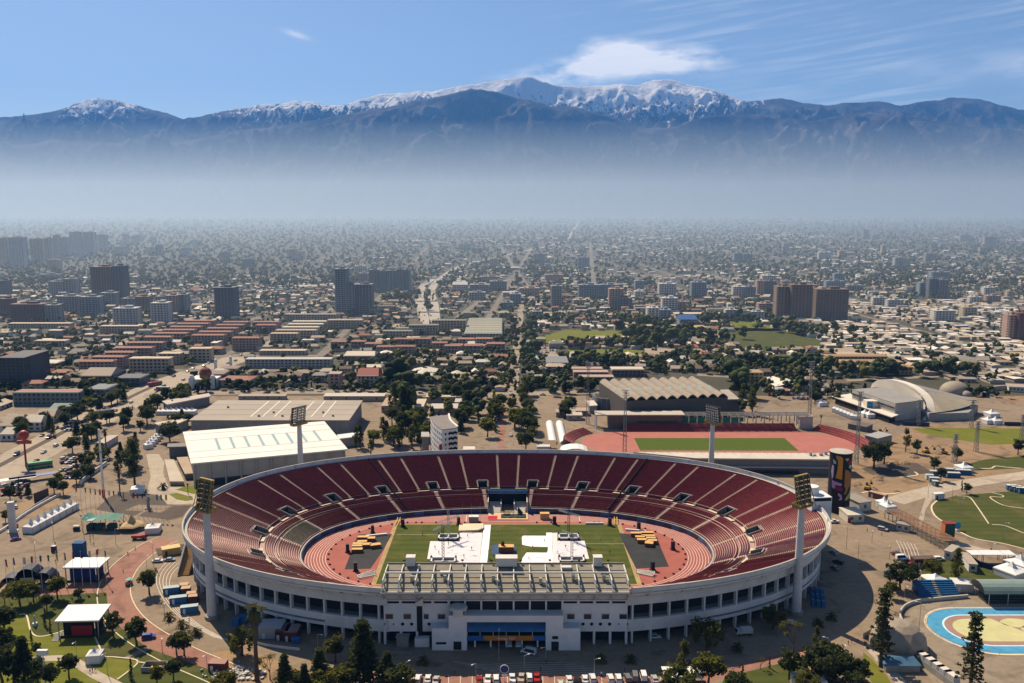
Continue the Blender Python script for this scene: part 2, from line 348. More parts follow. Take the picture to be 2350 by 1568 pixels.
def gate_gap(s): return min(s,PER-s)<GATE
def blocked(k,s):
 f=frac(s)
 if k>KB: return abs(abs(f)-AIS)<0.95 or (k<KB+0.13 and abs(f)<3.0)
 if k<0.30 and gate_gap(s): return True
 return abs(f)<0.95
 # terrace: stepped concrete bowl with treads and risers
mb=MB(); prof=[]
zc=sk(0.0); prof.append((0.0,2.0));
for (k0,k1) in rows:
 prof+=[(k0,prof[-1][1]),(k0,sk(k1)),(k1,sk(k1))]
prof+=[(0.958,prof[-1][1]),(0.958,20.0),(0.985,20.0)]
for j in range(len(prof)-1):
 (ka,za),(kb,zb)=prof[j],prof[j+1]
 vert=abs(kb-ka)<1e-6
 for seg in range(NS):
  sm=smid[seg]
  km=(ka+kb)/2
  if km<0.32 and gate_gap(sm): continue
  if KB+0.005<km<KB+0.12 and abs(frac(sm))<2.4: continue
  a,b=ths[seg],ths[(seg+1)%NS]
  if b<a: b+=2*math.pi
  p=[(*ringpt(ka,a),za),(*ringpt(ka,b),za),(*ringpt(kb,b),zb),(*ringpt(kb,a),zb)]
  if infront(p[0]) and km>0.80: continue
  mb.add(p,[[0,1,2,3]],1 if vert else 0)
part('terrace',mb,[TREAD,RISER],stad)
def ringbox(mb,k0,k1,z0,z1,sel,mi=0,o0=0.0,o1=0.0):
 """box section run round the ring where sel(segment) holds"""
 run=[]
 def flush():
  if len(run)<2: run.clear(); return
  A=[[(*ringpt(k,t,o),z) for k,o,z in ((k0,o0,z0),(k1,o1,z0),(k1,o1,z1),(k0,o0,z1))] for t in run]
  n=len(A); vs=[p for r in A for p in r]; fs=[[0,3,2,1],[4*n-4,4*n-3,4*n-2,4*n-1]]
  for i in range(n-1):
   fs+=[[4*i+q,4*i+(q+1)%4,4*i+4+(q+1)%4,4*i+4+q] for q in range(4)]
  mb.add(vs,fs,mi); run.clear()
 for seg in range(NS+1):
  if seg<NS and sel(seg):
   a,b=ths[seg],ths[(seg+1)%NS]
   if b<a: b+=2*math.pi
   if not run: run.append(a)
   run.append(b)
  else: flush()
 return mb
BENCHES=[]
for i,(k0,k1) in enumerate(rows):
 mb=MB(); z=sk(k1)
 def sel(seg,k0=k0):
  p=ringpt(k0,ths[seg])
  return not blocked(k0,smid[seg]) and not (infront(p) and k0>0.78)
 w=(k1-k0)
 run=[]
 for seg in range(NS+1):  # one bench for each stretch between two stairs
  if seg<NS and sel(seg): run.append(seg)
  elif run: BENCHES.append((k0,w,z,run)); run=[]
def bench(mb,k0,w,z,run):
 rs=set(run); ringbox(mb,k0+w*0.58,k0+w*0.92,z+0.28,z+0.42,lambda s: s in rs); ringbox(mb,k0+w*0.93,k0+w*1.0,z+0.42,z+0.74,lambda s: s in rs)
def shows(b):
 t=ths[b[3][len(b[3]) // 2]]; x,y=ringpt(b[0],t); r_=math.hypot(x,y); nx,ny=x-CX,y-CY
 return len(b[3])/r_ ** 2*max(.05,.9-.4*(nx*-x+ny*-y)/(math.hypot(nx,ny)*r_))*(0 if y<CY-42 else 1)
BENCHES.sort(key=shows,reverse=True)
BARE=mat('bare_bench',(0.20,0.18,0.11),0.85,0.3,0.5); bp_=at(*y1(1310,800),4.5)
def bare(b): q=ringpt(b[0],ths[b[3][len(b[3]) // 2]]); return b[0]<KA and math.hypot(q[0]-bp_.x,q[1]-bp_.y)<13
FADE=[mat('bench_red_%d'%i,c,0.6,0.3,0.5) for i,c in enumerate(((0.165,0.015,0.025),(0.15,0.016,0.026),(0.185,0.022,0.03),(0.14,0.013,0.022)))]
rb_=random.Random(6)
for b in BENCHES[:300]: mb=MB(); bench(mb,*b); part('bench',mb,BARE if bare(b) else rb_.choice(FADE),stad)
mb,m2=MB(),MB()
for b in BENCHES[300:]: bench(m2 if bare(b) else mb,*b)
part('bench_rows',mb,BENCH,stad,kind='stuff'); part('bare_bench_rows',m2,BARE,stad,kind='stuff')
for s_ in (-58,58):  # dark fences that part the sectors
 mb=MB(); t=th_at(s_%PER)
 for i in range(30):
  ka,kb=.01+.945*i/30,.01+.945*(i+1)/30; mb.bar((*ringpt(ka,t),sk(ka)+1.2),(*ringpt(kb,t),sk(kb)+1.0),.1,1.1)
 part('sector_fence',mb,BLACK,stad)
rs_=random.Random(14)
# stairs, entrances
for v in range(NV):
 s0=(v+0.5)*SPC; pm=ringpt(0.6,th_at(s0))
 hid=infront(pm)
 for sg in (-1,1):
  mb=MB(); sa=s0+sg*AIS
  if hid: continue
  st=[r for r in rows if r[0]>KB]
  for (k0,k1) in st:
   for q in range(2):
    ka=k0+(k1-k0)*q/2; kb=k0+(k1-k0)*(q+1)/2; zt=sk(k0)+(sk(k1)-sk(k0))*(q+1)/2+0.06
    ta,tb=th_at(sa-0.85),th_at(sa+0.85)
    b4=[(*ringpt(ka,ta),zt-0.9),(*ringpt(ka,tb),zt-0.9),(*ringpt(kb,tb),zt-0.9),(*ringpt(kb,ta),zt-0.9)]
    mb.hexa(b4,[(x,y,zt) for x,y,_ in b4])
  part('stair',mb,STAIR,stad)
  # level walk from the stair foot to the entrance
  mb=MB(); a,b=sorted((sa+sg*0.85,s0+sg*2.6))
  q=[th_at(a+(b-a)*i/4) for i in range(5)]
  mb.grid([[(*ringpt(KB-0.008,t),sk(KB)+0.03) for t in q],[(*ringpt(KB+0.026,t),sk(KB)+0.03) for t in q]])
  mb.grid([[(*ringpt(KB-0.008,t),sk(KB)-0.45) for t in q],[(*ringpt(KB-0.008,t),sk(KB)+0.03) for t in q]])
  part('landing',mb,STAIR,stad)
 if not gate_gap(s0):
  mb=MB()
  for (k0,k1) in [r for r in rows if r[0]<KB]:
   for q in range(2):
    ka=k0+(k1-k0)*q/2; kb=k0+(k1-k0)*(q+1)/2; zt=sk(k0)+(sk(k1)-sk(k0))*(q+1)/2+0.05
    ta,tb=th_at(s0-0.85),th_at(s0+0.85)
    b4=[(*ringpt(ka,ta),zt-0.8),(*ringpt(ka,tb),zt-0.8),(*ringpt(kb,tb),zt-0.8),(*ringpt(kb,ta),zt-0.8)]
    mb.hexa(b4,[(x,y,zt) for x,y,_ in b4])
  part('stair',mb,STAIR,stad)
 if hid: continue
 # entrance mouth: dark passage with side walls and a lintel rail
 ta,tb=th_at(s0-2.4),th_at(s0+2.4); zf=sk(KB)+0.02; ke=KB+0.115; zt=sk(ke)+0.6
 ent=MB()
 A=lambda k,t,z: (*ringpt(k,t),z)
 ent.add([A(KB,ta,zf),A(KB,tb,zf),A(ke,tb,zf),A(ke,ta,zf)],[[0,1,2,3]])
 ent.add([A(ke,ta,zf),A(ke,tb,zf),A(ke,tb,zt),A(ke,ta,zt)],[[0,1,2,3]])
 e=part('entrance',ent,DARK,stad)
 wl=MB()
 for t,t2 in ((ta,th_at(s0-2.7)),(tb,th_at(s0+2.7))):
  wl.hexa([A(KB+0.004,t,zf-.5),A(KB+0.004,t2,zf-.5),A(ke,t2,zf-.5),A(ke,t,zf-.5)],[A(KB+0.004,t,zf+1.1),A(KB+0.004,t2,zf+1.1),A(ke,t2,zt+0.4),A(ke,t,zt+0.4)])
 wl.hexa([A(ke,ta,zf+1.9),A(ke,tb,zf+1.9),A(ke+0.012,tb,zf+1.9),A(ke+0.012,ta,zf+1.9)],[A(ke,ta,zt+0.5),A(ke,tb,zt+0.5),A(ke+0.012,tb,zt+0.5),A(ke+0.012,ta,zt+0.5)])
 part('entrance_wall',wl,CONCD,e)
allseg=lambda seg: not (KA<0.3 and gate_gap(smid[seg]))
mb=MB(); ringbox(mb,KA-0.012,KA-0.004,sk(KA)-0.6,sk(KA)+0.28,lambda s: not gate_gap(smid[s]) and abs(frac(smid[s]))>1.0)
part('gangway_kerb',mb,STAIR,stad)
# the top: walk, inner parapet and outer wall
notfront=lambda seg: not infront(ringpt(1.0,ths[seg]))
mb=MB(); ringbox(mb,0.958,1.0,19.7,20.05,notfront); part('top_walk',mb,CONC,stad)
mb=MB(); ringbox(mb,1.0,1.0,19.2,21.6,notfront,o0=-0.35); part('parapet',mb,SWALL,stad)
mb=MB(); ringbox(mb,1.0,1.0,21.6,21.78,notfront,o0=-0.5,o1=0.1); part('coping',mb,CONC,stad)
for i in range(0,NS,12):
 if notfront(i):
  p=ringpt(1.0,ths[i],-0.6); q=ringpt(1.0,ths[i],-0.2); m1=MB(); m1.bar((*p,20.0),(*p,21.7),0.25); part('parapet_rib',m1,CONC,stad)
  # outer wall, band by band, leaning out towards the rim
STAIN=mat('wall_stain',(0.30,0.26,0.21),.9,.3,.8)
def band(name,pts,m=SWALL,sel=notfront):
 mb=MB()
 for seg in range(NS):
  if not sel(seg): continue
  a,b=ths[seg],ths[(seg+1)%NS]
  if b<a: b+=2*math.pi
  for (oa,za),(ob,zb) in zip(pts[:-1],pts[1:]):
   mb.add([(*ringpt(1.0,a,oa),za),(*ringpt(1.0,b,oa),za),(*ringpt(1.0,b,ob),zb),(*ringpt(1.0,a,ob),zb)],[[0,3,2,1]])
 return part(name,mb,m,stad)
band('upper_wall',[(-0.3,21.62),(0.0,21.6),(-0.5,20.0),(-2.2,17.2),(-2.25,16.95),(-2.6,16.95),(-2.9,14.2),(-4.2,14.2)])
for i in range(0,NS,5):  # damp stains below the rim
 if notfront(i) and ringpt(1,ths[i])[1]<CY-20:
  a,b=ths[i],ths[i]+.012*rs_.uniform(.7,1.5); m1=MB(); f=lambda t,k: (*ringpt(1.0,t,-2.17+1.67*k),17.25+2.7*k); k1=rs_.uniform(.3,.6); m1.add([f(a,k1+.25),f(b,k1+.2),f(b,k1),f((a+b)/2,k1-.28)],[[0,1,2,3]]); part('stain',m1,STAIN,stad)
band('wall_band',[(-4.6,8.8),(-3.2,8.8),(-3.3,6.3),(-4.6,6.3)])
band('wall_band',[(-4.6,5.5),(-3.25,5.5),(-3.3,4.4),(-5.0,4.4)])
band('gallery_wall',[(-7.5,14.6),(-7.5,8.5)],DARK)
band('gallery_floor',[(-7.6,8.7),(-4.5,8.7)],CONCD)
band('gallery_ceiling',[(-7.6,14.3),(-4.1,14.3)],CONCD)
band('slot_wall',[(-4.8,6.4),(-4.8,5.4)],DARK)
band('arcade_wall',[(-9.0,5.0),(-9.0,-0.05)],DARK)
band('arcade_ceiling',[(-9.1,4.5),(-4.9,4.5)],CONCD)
# straight lengths beside the grandstand have no slot
band('slot_infill',[(-3.28,6.32),(-3.28,5.48)],SWALL,lambda seg: notfront(seg) and infront(ringpt(1.0,ths[seg]),66))
lo=MB(); lo.box((0,0.7,0),(0.55,1.4,4.6)); LOWCOL=lo.mesh('column',SWALL)
up=MB(); up.box((0,0.75,8.6),(0.6,1.5,5.9)); UPCOL=up.mesh('column',SWALL)
outs=np.array([ringpt(1.0,t,-4.2) for t in TH]); so=np.concatenate([[0],np.cumsum(np.hypot(*np.diff(outs,axis=0).T))]); NC=104
for i in range(NC):
 t=float(np.interp(so[-1]*(i+0.5)/NC,so,TH)); p=ringpt(1.0,t,-3.25)
 if infront(p,42.5): continue
 if p[1]>CY+20: continue  # the far outside cannot be seen
 q=ringpt(1.0,t+0.002,-3.25); rz=math.atan2(q[1]-p[1],q[0]-p[0])
 part('column',UPCOL,None,stad,loc=(*p,0),rz=rz)
 part('column',LOWCOL,None,stad,loc=(*p,0),rz=rz)
 # boards round the foot of the stands, each its own panel
navy=[(0.012,0.035,0.11),(0.02,0.06,0.19),(0.015,0.03,0.08),(0.03,0.12,0.30)]
BOARD=mat('tint_board',(1,1,1),0.35,0.35,0.5,tint=True,spec=0.4)
NB=100
for i in range(NB):
 s=PER*(i+0.5)/NB
 if gate_gap(s): continue
 a,b=th_at(s-PER/NB*0.49),th_at(s+PER/NB*0.49)
 if infront(ringpt(0,a),30): continue
 m1=MB(); A=lambda k,t,z,o: (*ringpt(0,t,o),z)
 m1.hexa([A(0,a,0.1,-0.35),A(0,b,0.1,-0.35),A(0,b,0.1,-0.1),A(0,a,0.1,-0.1)],[A(0,a,2.2,-0.35),A(0,b,2.2,-0.35),A(0,b,2.2,-0.1),A(0,a,2.2,-0.1)])
 part('board',m1,BOARD,stad,color=navy[(i*7)%4])
mb=MB(); ringbox(mb,0.0,0.012,-0.05,2.28,lambda s: not gate_gap(smid[s])); part('inner_wall',mb,CONC,stad)
# the gate at the far middle: dark opening, blue header, pillars and sloping ramps
gx,gy=CX,ringpt(0,math.pi/2)[1]
mb=MB(); mb.box((gx,gy+12.5,0),(19.2,0.4,8.2)); part('gate_back',mb,DARK,stad)
mb=MB(); mb.box((gx,gy+10.9,6.4),(19.8,2.2,0.5)); part('gate_ceiling',mb,CONCD,stad)
mb=MB(); mb.box((gx,gy+9.6,6.9),(19.8,0.5,1.5)); part('gate_header',mb,BLUE,stad)
for sx in (-9.7,-3.3,3.3,9.7):
 mb=MB(); mb.box((gx+sx,gy+(4.4 if abs(sx)>5 else 6.5),0),(0.3,10.6 if abs(sx)>5 else 7.2,5.6 if abs(sx)>5 else 3.4)); part('gate_pillar',mb,WHITE,stad)
for sx in (-1,1):
 mb=MB(); mb.hexa([(gx+sx*3.5,gy-0.5,0),(gx+sx*9.4,gy-0.5,0),(gx+sx*9.4,gy+9,0),(gx+sx*3.5,gy+9,0)][::sx],[(gx+sx*3.5,gy-0.5,0.1),(gx+sx*9.4,gy-0.5,0.1),(gx+sx*9.4,gy+9,2.6),(gx+sx*3.5,gy+9,2.6)][::sx]); part('ramp',mb,CONC,stad)
 # ---- grandstand in the front of the oval: white block, portico, roof with concrete frames
gs=thing('grandstand','white front grandstand with flat roof carried by a row of white concrete frames','grandstand',(0,0,0))
FX0,FX1=CX-41.9,CX+41.9
FY=276.6
def fx(u,v,y): return (u-UC)/FD*(y*math.cos(PT)+(H-zat(u,v,y))*math.sin(PT))
GWALL=mat('grandstand_wall',(0.63,0.63,0.64),0.85,0.08,0.2,col2=(0.74,0.735,0.73))
GROOF=mat('grandstand_roof',(0.255,0.23,0.18),0.9,0.14,0.3,detail=8)
mb=MB(); mb.box((CX,FY+5,4.6),(83.6,10,11.3)); part('wall',mb,GWALL,gs)
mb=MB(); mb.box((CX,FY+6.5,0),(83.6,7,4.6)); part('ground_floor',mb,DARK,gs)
# cornice and outward leaning fascia with ribs
mb=MB(); mb.grid([[(FX0,FY-o,z),(FX1,FY-o,z)] for o,z in ((0,15.9),(0.55,15.95),(0.6,16.3),(0.05,16.35),(0.5,17.1),(2.0,18.6),(4.9,20.6),(5.0,20.9),(4.5,20.9))]); part('fascia',mb,GWALL,gs)
mb=MB(); mb.box((CX,FY+3.0,15.9),(83.6,5.4,0.5)); part('upper_slab',mb,GWALL,gs)
for sx in (FX0,FX1):
 mb=MB(); mb.add([(sx,FY,4.6),(sx,FY,16),(sx,FY-5.0,20.9),(sx,FY+11,24.5),(sx,FY+12,4.6)],[[0,1,2,3,4]]); part('end_wall',mb,GWALL,gs)
NF=16
fxs=[FX0+0.35+(83.8-0.7)*i/(NF-1) for i in range(NF)]
ry0,ry1,rz0,rz1=FY-4.6,287.6,20.6,24.4
rz_=lambda y: rz0+(rz1-rz0)*(y-ry0)/(ry1-ry0)
mb=MB(); mb.hexa([(FX0+.1,ry0,rz0-0.5),(FX1-.1,ry0,rz0-0.5),(FX1-.1,ry1,rz1-0.35),(FX0+.1,ry1,rz1-0.35)],[(FX0+.1,ry0,rz0),(FX1-.1,ry0,rz0),(FX1-.1,ry1,rz1),(FX0+.1,ry1,rz1)])
roof=part('roof',mb,GROOF,gs)
mb=MB(); mb.bar((FX0,ry1+0.1,rz1+0.1),(FX1,ry1+0.1,rz1+0.1),0.3,0.6); part('roof_edge',mb,CONCD,roof)
for y,w in ((ry0+2.6,0.5),(ry0+8.2,0.22),(ry0+12.0,0.22)):
 mb=MB(); mb.bar((FX0+.3,y,rz_(y)+0.05),(FX1-.3,y,rz_(y)+0.05),w,0.25); part('roof_seam',mb,CONCD,roof)
FRM=mat('frame_white',(0.60,0.575,0.52),0.8,0.12,0.4)
for i,x in enumerate(fxs):
 mb=MB(); y=ry0; w=0.32
 top=lambda yy: rz_(yy)+2.9*max(0.05,1-(yy-ry0-2)/12.4) if yy>ry0+2 else rz_(yy)+1.0+1.9*(yy-ry0)/2
 ys=[y,y+2,y+14.6]
 for a,b in zip(ys[:-1],ys[1:]): mb.bar((x,a,top(a)),(x,b,top(b)),w,0.75)
 mb.bar((x,y,rz0),(x,y,rz0+1.3),w,0.8)
 for a,b in (((y+2,top(y+2)),(y+5,rz_(y+5))),((y+5,rz_(y+5)),(y+7.5,top(y+7.5))),((y+7.5,top(y+7.5)),(y+10,rz_(y+10)))):
  mb.bar((x,a[0],a[1]),(x,b[0],b[1]),w*0.8,0.5)
 mb.bar((x,y-0.3,rz0),(x,FY-0.1,16.3),w*1.15,0.7)
 part('frame',mb,FRM,gs)
mb=MB(); mb.bar((FX0+.4,ry0+7.4,rz_(ry0+7.4)+2.3),(FX1-.4,ry0+7.4,rz_(ry0+7.4)+2.3),0.4,0.45); part('tie_beam',mb,FRM,gs)
mb=MB(); mb.bar((FX0+.4,ry0-0.1,rz0+0.2),(FX1-.4,ry0-0.1,rz0+0.2),0.3,0.7); part('eaves',mb,FRM,gs)
rr=random.Random(5)
for u,v,w,d,h,nm in ((450,235,3.0,2.6,3.2,'cabin'),(1222,230,7.4,3.2,3.0,'cabin'),(1957,225,3.0,2.6,3.2,'cabin')):
 x=fx(*z3(u,v),287.0); mb=MB(); mb.box((x,286.6,rz1+0.02),(w,d,h)); mb.box((x,286.6,rz1+h),(w+.3,d+.3,0.15)); part(nm,mb,FRM,roof)
for u,v,w in ((735,333,4.0),(1705,287,3.6)):
 x=fx(*z3(u,v),284); mb=MB(); y=287-(v-255)/16.0; mb.box((x,y,rz_(y)),(w,1.8,0.8)); part('roof_hatch',mb,FRM,roof)
for i in (1,3,6,9,11,13):
 mb=MB(); y=ry0+5+rr.random()*2; x=fxs[i]+3.2+rr.random(); mb.box((x,y,rz_(y)),(1.1,1.1,2.0)); mb.box((x+1.3,y-1,rz_(y)-.1),(0.8,0.8,1.2)); part('fan_unit',mb,STEEL,roof)
for i in range(8):
 mb=MB(); x=FX0+6+i*10.3; mb.bar((x,ry1+0.3,rz1),(x,ry1+0.3,rz1+1.3),0.12); mb.box((x,ry1+0.1,rz1+1.1),(0.9,0.5,0.45)); part('roof_lamp',mb,BLACK,roof)
 # windows, portholes and dark openings of the front
def fpart(name,x0,x1,za,zb,yo,m,dpt=0.12,par=gs):
 mb=MB(); mb.box(((x0+x1)/2,FY-yo-dpt/2,za),(x1-x0,dpt,zb-za)); return part(name,mb,m,par)
zf=lambda v: zat(UC,v*1.0,FY)
for i in range(NF-1):
 a,b=fxs[i]+0.5,fxs[i+1]-0.5
 mid=5<=i<=10
 if mid: continue
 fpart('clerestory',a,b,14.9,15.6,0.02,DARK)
for cxp in (275,420,573,696,1742,1877,2021,2164):
 x=fx(*z3(cxp,680),FY); w=1.25 if cxp != 573 else 0.8
 o=fpart('window',x-w,x+w,9.2,11.0,0.03,GLASS)
 fpart('window_frame',x-w-.12,x+w+.12,11.0,11.15,0.02,FRM,0.2,o)
for cxp,r in ((238,.28),(310,.28),(382,.6),(456,.6),(596,.6),(1840,.6),(1910,.6),(1981,.6),(2055,.6),(2128,.28),(2200,.28)):
 x=fx(*z3(cxp,745),FY); mb=MB(); mb.tube((x,FY-0.06,7.3),(x,FY+0.2,7.3),r,n=14); part('porthole',mb,DARK,gs)
for i in range(NF):
 if 4<i<12: continue
 mb=MB(); mb.box((fxs[i],FY+0.8,0),(0.75,2.0,4.7)); part('pillar',mb,GWALL,gs)
 # stair slot with its slanting head and pale curved foot
xs0=fx(*z3(520,700),FY)
fpart('stair_slot',xs0-0.95,xs0+0.95,3.2,14.4,0.04,DARK)
mb=MB(); mb.hexa([(xs0-1.4,FY-1.6,14.6),(xs0+1.4,FY-1.6,14.6),(xs0+1.4,FY,14.6),(xs0-1.4,FY,14.6)],[(xs0-1.4,FY-1.6,15.4),(xs0+1.4,FY-1.6,17.4),(xs0+1.4,FY,17.4),(xs0-1.4,FY,15.4)]); part('stair_head',mb,FRM,gs)
mb=MB(); mb.box((xs0+0.9,FY-1.0,0),(5.0,2.4,3.0)); part('stair_foot',mb,GWALL,gs)
xk=fx(*z3(388,880),FY); mb=MB(); mb.box((xk,FY-1.2,0),(4.0,2.6,3.6)); mb.box((xk,FY-1.3,3.6),(4.6,3.0,0.3)); part('kiosk',mb,CONCD,gs)
# portico: stepped screen wall with a wide opening, awning and banner
PY=272.2
px=lambda u: fx(*z3(u,760),PY)
xa,xb,xc,xd,xe,xf=px(618),px(755),px(900),px(1540),px(1680),px(1820)
mb=MB()
mb.box(((xa+xc)/2,PY+2.2,0),(xc-xa,4.4,7.9)); mb.box(((xb+xc)/2,PY+2.2,7.9),(xc-xb,4.4,4.6))
mb.box(((xd+xf)/2,PY+2.2,0),(xf-xd,4.4,7.9)); mb.box(((xd+xe)/2,PY+2.2,7.9),(xe-xd,4.4,4.6))
mb.box(((xc+xd)/2,PY+2.2,10.2),(xd-xc,4.4,2.3)); pt=part('portico',mb,GWALL,gs)
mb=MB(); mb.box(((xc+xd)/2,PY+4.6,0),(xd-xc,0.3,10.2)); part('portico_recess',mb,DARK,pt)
mb=MB(); mb.box(((xc+xd)/2,PY+3.6,8.6),(xd-xc,0.3,1.6)); part('glazing',mb,GLASS,pt)
mb=MB(); mb.hexa([(xc,PY+0.2,6.6),(xd,PY+0.2,6.6),(xd,PY+3.4,8.3),(xc,PY+3.4,8.3)],[(xc,PY+0.2,6.75),(xd,PY+0.2,6.75),(xd,PY+3.4,8.5),(xc,PY+3.4,8.5)]); part('awning',mb,mat('blue_awning',(0.06,0.17,0.36),0.7,0.15,0.5),pt)
for i in range(7):
 x=xc+(xd-xc)*(i+0.02)/6.05; mb=MB(); mb.bar((x,PY+0.25,5.0),(x,PY+0.25,6.7),0.14); part('awning_post',mb,FRM,pt)
BAN=mat('banner_orange',(0.42,0.16,0.02),0.6,0.12,0.5); BAN2=mat('banner_blue',(0.02,0.10,0.33),0.6,0.3,0.6)
w=xd-xc
for a,b,m in ((0,0.215,BAN2),(0.215,0.845,BAN),(0.845,1.0,BAN2)):
 mb=MB(); mb.box((xc+w*(a+b)/2,PY+0.12,3.5),(w*(b-a),0.12,1.75)); part('banner',mb,m,pt)
fc=bpy.data.curves.new('lettering','FONT'); fc.body='Santiago 2023'; fc.size=1.05; fc.extrude=0.01; fc.align_x='CENTER'; fc.materials.append(WHITE)
fo=link('lettering',fc); fm=bpy.data.meshes.new_from_object(fo.evaluated_get(bpy.context.evaluated_depsgraph_get())); bpy.data.objects.remove(fo); fo=link('lettering',fm,pt,(xc+w*0.5,PY+0.03,3.95)); fo.rotation_euler=(math.pi/2,0,0)
for i in range(5):
 x=xc+w*(i+0.5)/5; mb=MB(); mb.box((x,PY+2.4,0),(0.55,0.55,3.5)); part('portico_pillar',mb,GWALL,pt)
for a,b,za,zb in ((px(650),px(733),2.2,3.0),(px(792),px(856),0.2,3.2),(px(1585),px(1645),0.0,3.2),(px(1592),px(1640),4.1,5.2)):
 mb=MB(); mb.box(((a+b)/2,PY-0.03,za),(b-a,0.1,zb-za)); part('doorway',mb,DARK,pt)
 # open gallery above the portico
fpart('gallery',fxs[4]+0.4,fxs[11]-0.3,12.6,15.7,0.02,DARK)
for i in range(5,11): fpart('gallery_post',fxs[i]-.3,fxs[i]+.3,12.5,15.8,0.2,GWALL,0.3)
x=px(830); mb=MB(); mb.lathe((x,PY+1.6,12.5),[(2.6,0),(2.6,1.9),(3.2,2.0),(3.2,2.5),(2.5,2.8)],12); part('lookout',mb,FRM,gs)
mb=MB(); mb.box((x,PY+0.2,12.9),(4.6,0.8,1.2)); part('lookout_window',mb,GLASS,gs)
# ---- floodlight towers
POLE=mat('tower_concrete',(0.56,0.545,0.54),0.85,0.1,0.6)
OCHRE=mat('tower_ochre',(0.28,0.19,0.05),0.7,0.25,0.6); LAMP=mat('lamp_face',(0.62,0.56,0.42),0.3,0.2,1.0)
LBOX=mat('lamp_box',(.06,.045,.025),.6,.4,.6); lm=MB(); lm.tube((0,-0.25,0),(0,0.25,0),0.52,0.34,8); LAMPM=lm.mesh('lamp',LAMP)
def floodlight(label,p,h,hw,hh,aim,dark=False):
 t=thing('floodlight_tower',label,'floodlight',p,0,'floodlight towers of the big stadium')
 mb=MB(); mb.lathe((0,0,0),[(2.6,0),(2.6,1.2),(2.2,1.25)],14); part('base',mb,CONCD,t)
 mb=MB(); mb.tube((0,0,1.2),(0,0,h),1.75,1.15,16); part('pole',mb,POLE,t,smooth=False)
 hd=link('head',None,t,(0,0,h),aim)
 lean=0.16; fr=lambda x,z: (x,-lean*z+0.6,z)
 mb=MB(); mb.box((0,0.3,-1.2),(hw+0.6,3.6,0.5)); mb.bar((-hw/2-.3,-1.5,-0.1),(hw/2+.3,-1.5,-0.1),0.2,1.0); mb.bar((-hw/2-.3,-1.5,-0.1),(-hw/2-.3,2.1,-0.1),0.2,1.0); mb.bar((hw/2+.3,-1.5,-0.1),(hw/2+.3,2.1,-0.1),0.2,1.0)
 part('platform',mb,OCHRE,hd)
 mb=MB()
 for x in (-hw/2,-hw/6,hw/6,hw/2): mb.bar(fr(x,-0.5),fr(x,hh),0.35)
 nr=6
 for r in range(nr): mb.bar(fr(-hw/2,hh*(r+0.3)/nr),fr(hw/2,hh*(r+0.3)/nr),0.25)
 mb.bar(fr(-hw/2-.2,hh),fr(hw/2+.2,hh),0.9,0.5)
 part('rack',mb,OCHRE if not dark else BLACK,hd)
 for r in range(nr):
  a,b=hh*(r+.12)/nr,hh*(r+.80)/nr; mb=MB(); q=lambda x,z,d: (x,-lean*z+.6+d,z)
  mb.hexa([q(-hw/2,a,.1),q(hw/2,a,.1),q(hw/2,a,.7),q(-hw/2,a,.7)],[q(-hw/2,b,.1),q(hw/2,b,.1),q(hw/2,b,.7),q(-hw/2,b,.7)]); part('lamp_box',mb,LBOX,hd)
 mb=MB()
 for x in (-hw/2,0,hw/2): mb.bar((x,1.5,-.3),(x,-lean*hh+1.5,hh),.3); mb.bar((x,3.4,-.6),(x,-lean*hh*.7+1.5,hh*.7),.2)
 part('back_brace',mb,OCHRE,hd)
 for r in range(nr):
  for c in range(6):
   x=-hw/2+hw*(c+0.5)/6; z=hh*(r+0.62)/nr; a=fr(x,z); part('lamp',LAMPM,None,hd,loc=(a[0],a[1]-0.3,a[2]))
 return t
def tower_h(u,vb,vt): p=at(u,vb); return zat(u,vt,p.y)
pl=at(487,1418); pr=at(1827,1408)
toC=lambda p: math.atan2(CY-p.y,CX-p.x)+math.pi/2
hl=tower_h(487,1418,1165)
floodlight('pale concrete floodlight tower in front of the left end of the stadium',pl,hl,6.8,10.2,toC(pl)+.5)
floodlight('pale concrete floodlight tower in front of the right end of the stadium',pr,tower_h(1827,1408,1155),6.8,10.2,toC(pr)-.5)
for u,lab in ((688,'floodlight tower behind the stadium in front of the white-roofed hall'),(1634,'floodlight tower behind the stadium in front of the red training track')):
 y=358+78+9; x=(u-UC)/FD*(y*math.cos(PT)+120*math.sin(PT)); p=Vector((x,y,0)); ht=zat(u,970 if u<1000 else 968,y)
 floodlight(lab,p,ht,8.4,8.6,toC(p),True)
 # ------------------------------------------------------------------ field of the stadium
PAVE=paving('plaza_paving',(0.195,0.146,0.101),(0.268,0.202,0.139))
TRK=mat('track_red',(0.29,0.082,0.062),0.9,0.1,0.12,col2=(0.36,0.112,0.085),detail=7)
LINE=mat('white_line',(0.72,0.68,0.62),0.8,0.1,0.5)
def oval(r,half=42.2,n=40,c=(CX,CY)):
 return [(c[0]+half+r*math.cos(a),c[1]+r*math.sin(a)) for a in np.linspace(-math.pi/2,math.pi/2,n)]+[(c[0]-half+r*math.cos(a),c[1]+r*math.sin(a)) for a in np.linspace(math.pi/2,3*math.pi/2,n)]
mb=MB(); mb.sheet([ringpt(0.0,th_at(PER*i/160),0.3) for i in range(160)],0.006); struct('infield_apron',mb,mat('apron_black',(0.055,0.055,0.06),0.9,0.2,0.2))
mb=MB(); mb.sheet(oval(46.6),0.012); trk=struct('running_track',mb,TRK)
for i in range(9):
 r=36.6+i*1.22; mb=MB(); A,B=oval(r,n=48),oval(r+0.17,n=48)
 mb.grid([[(x,y,0.018) for x,y in A],[(x,y,0.018) for x,y in B]],close=True); part('lane_line',mb,LINE,trk)
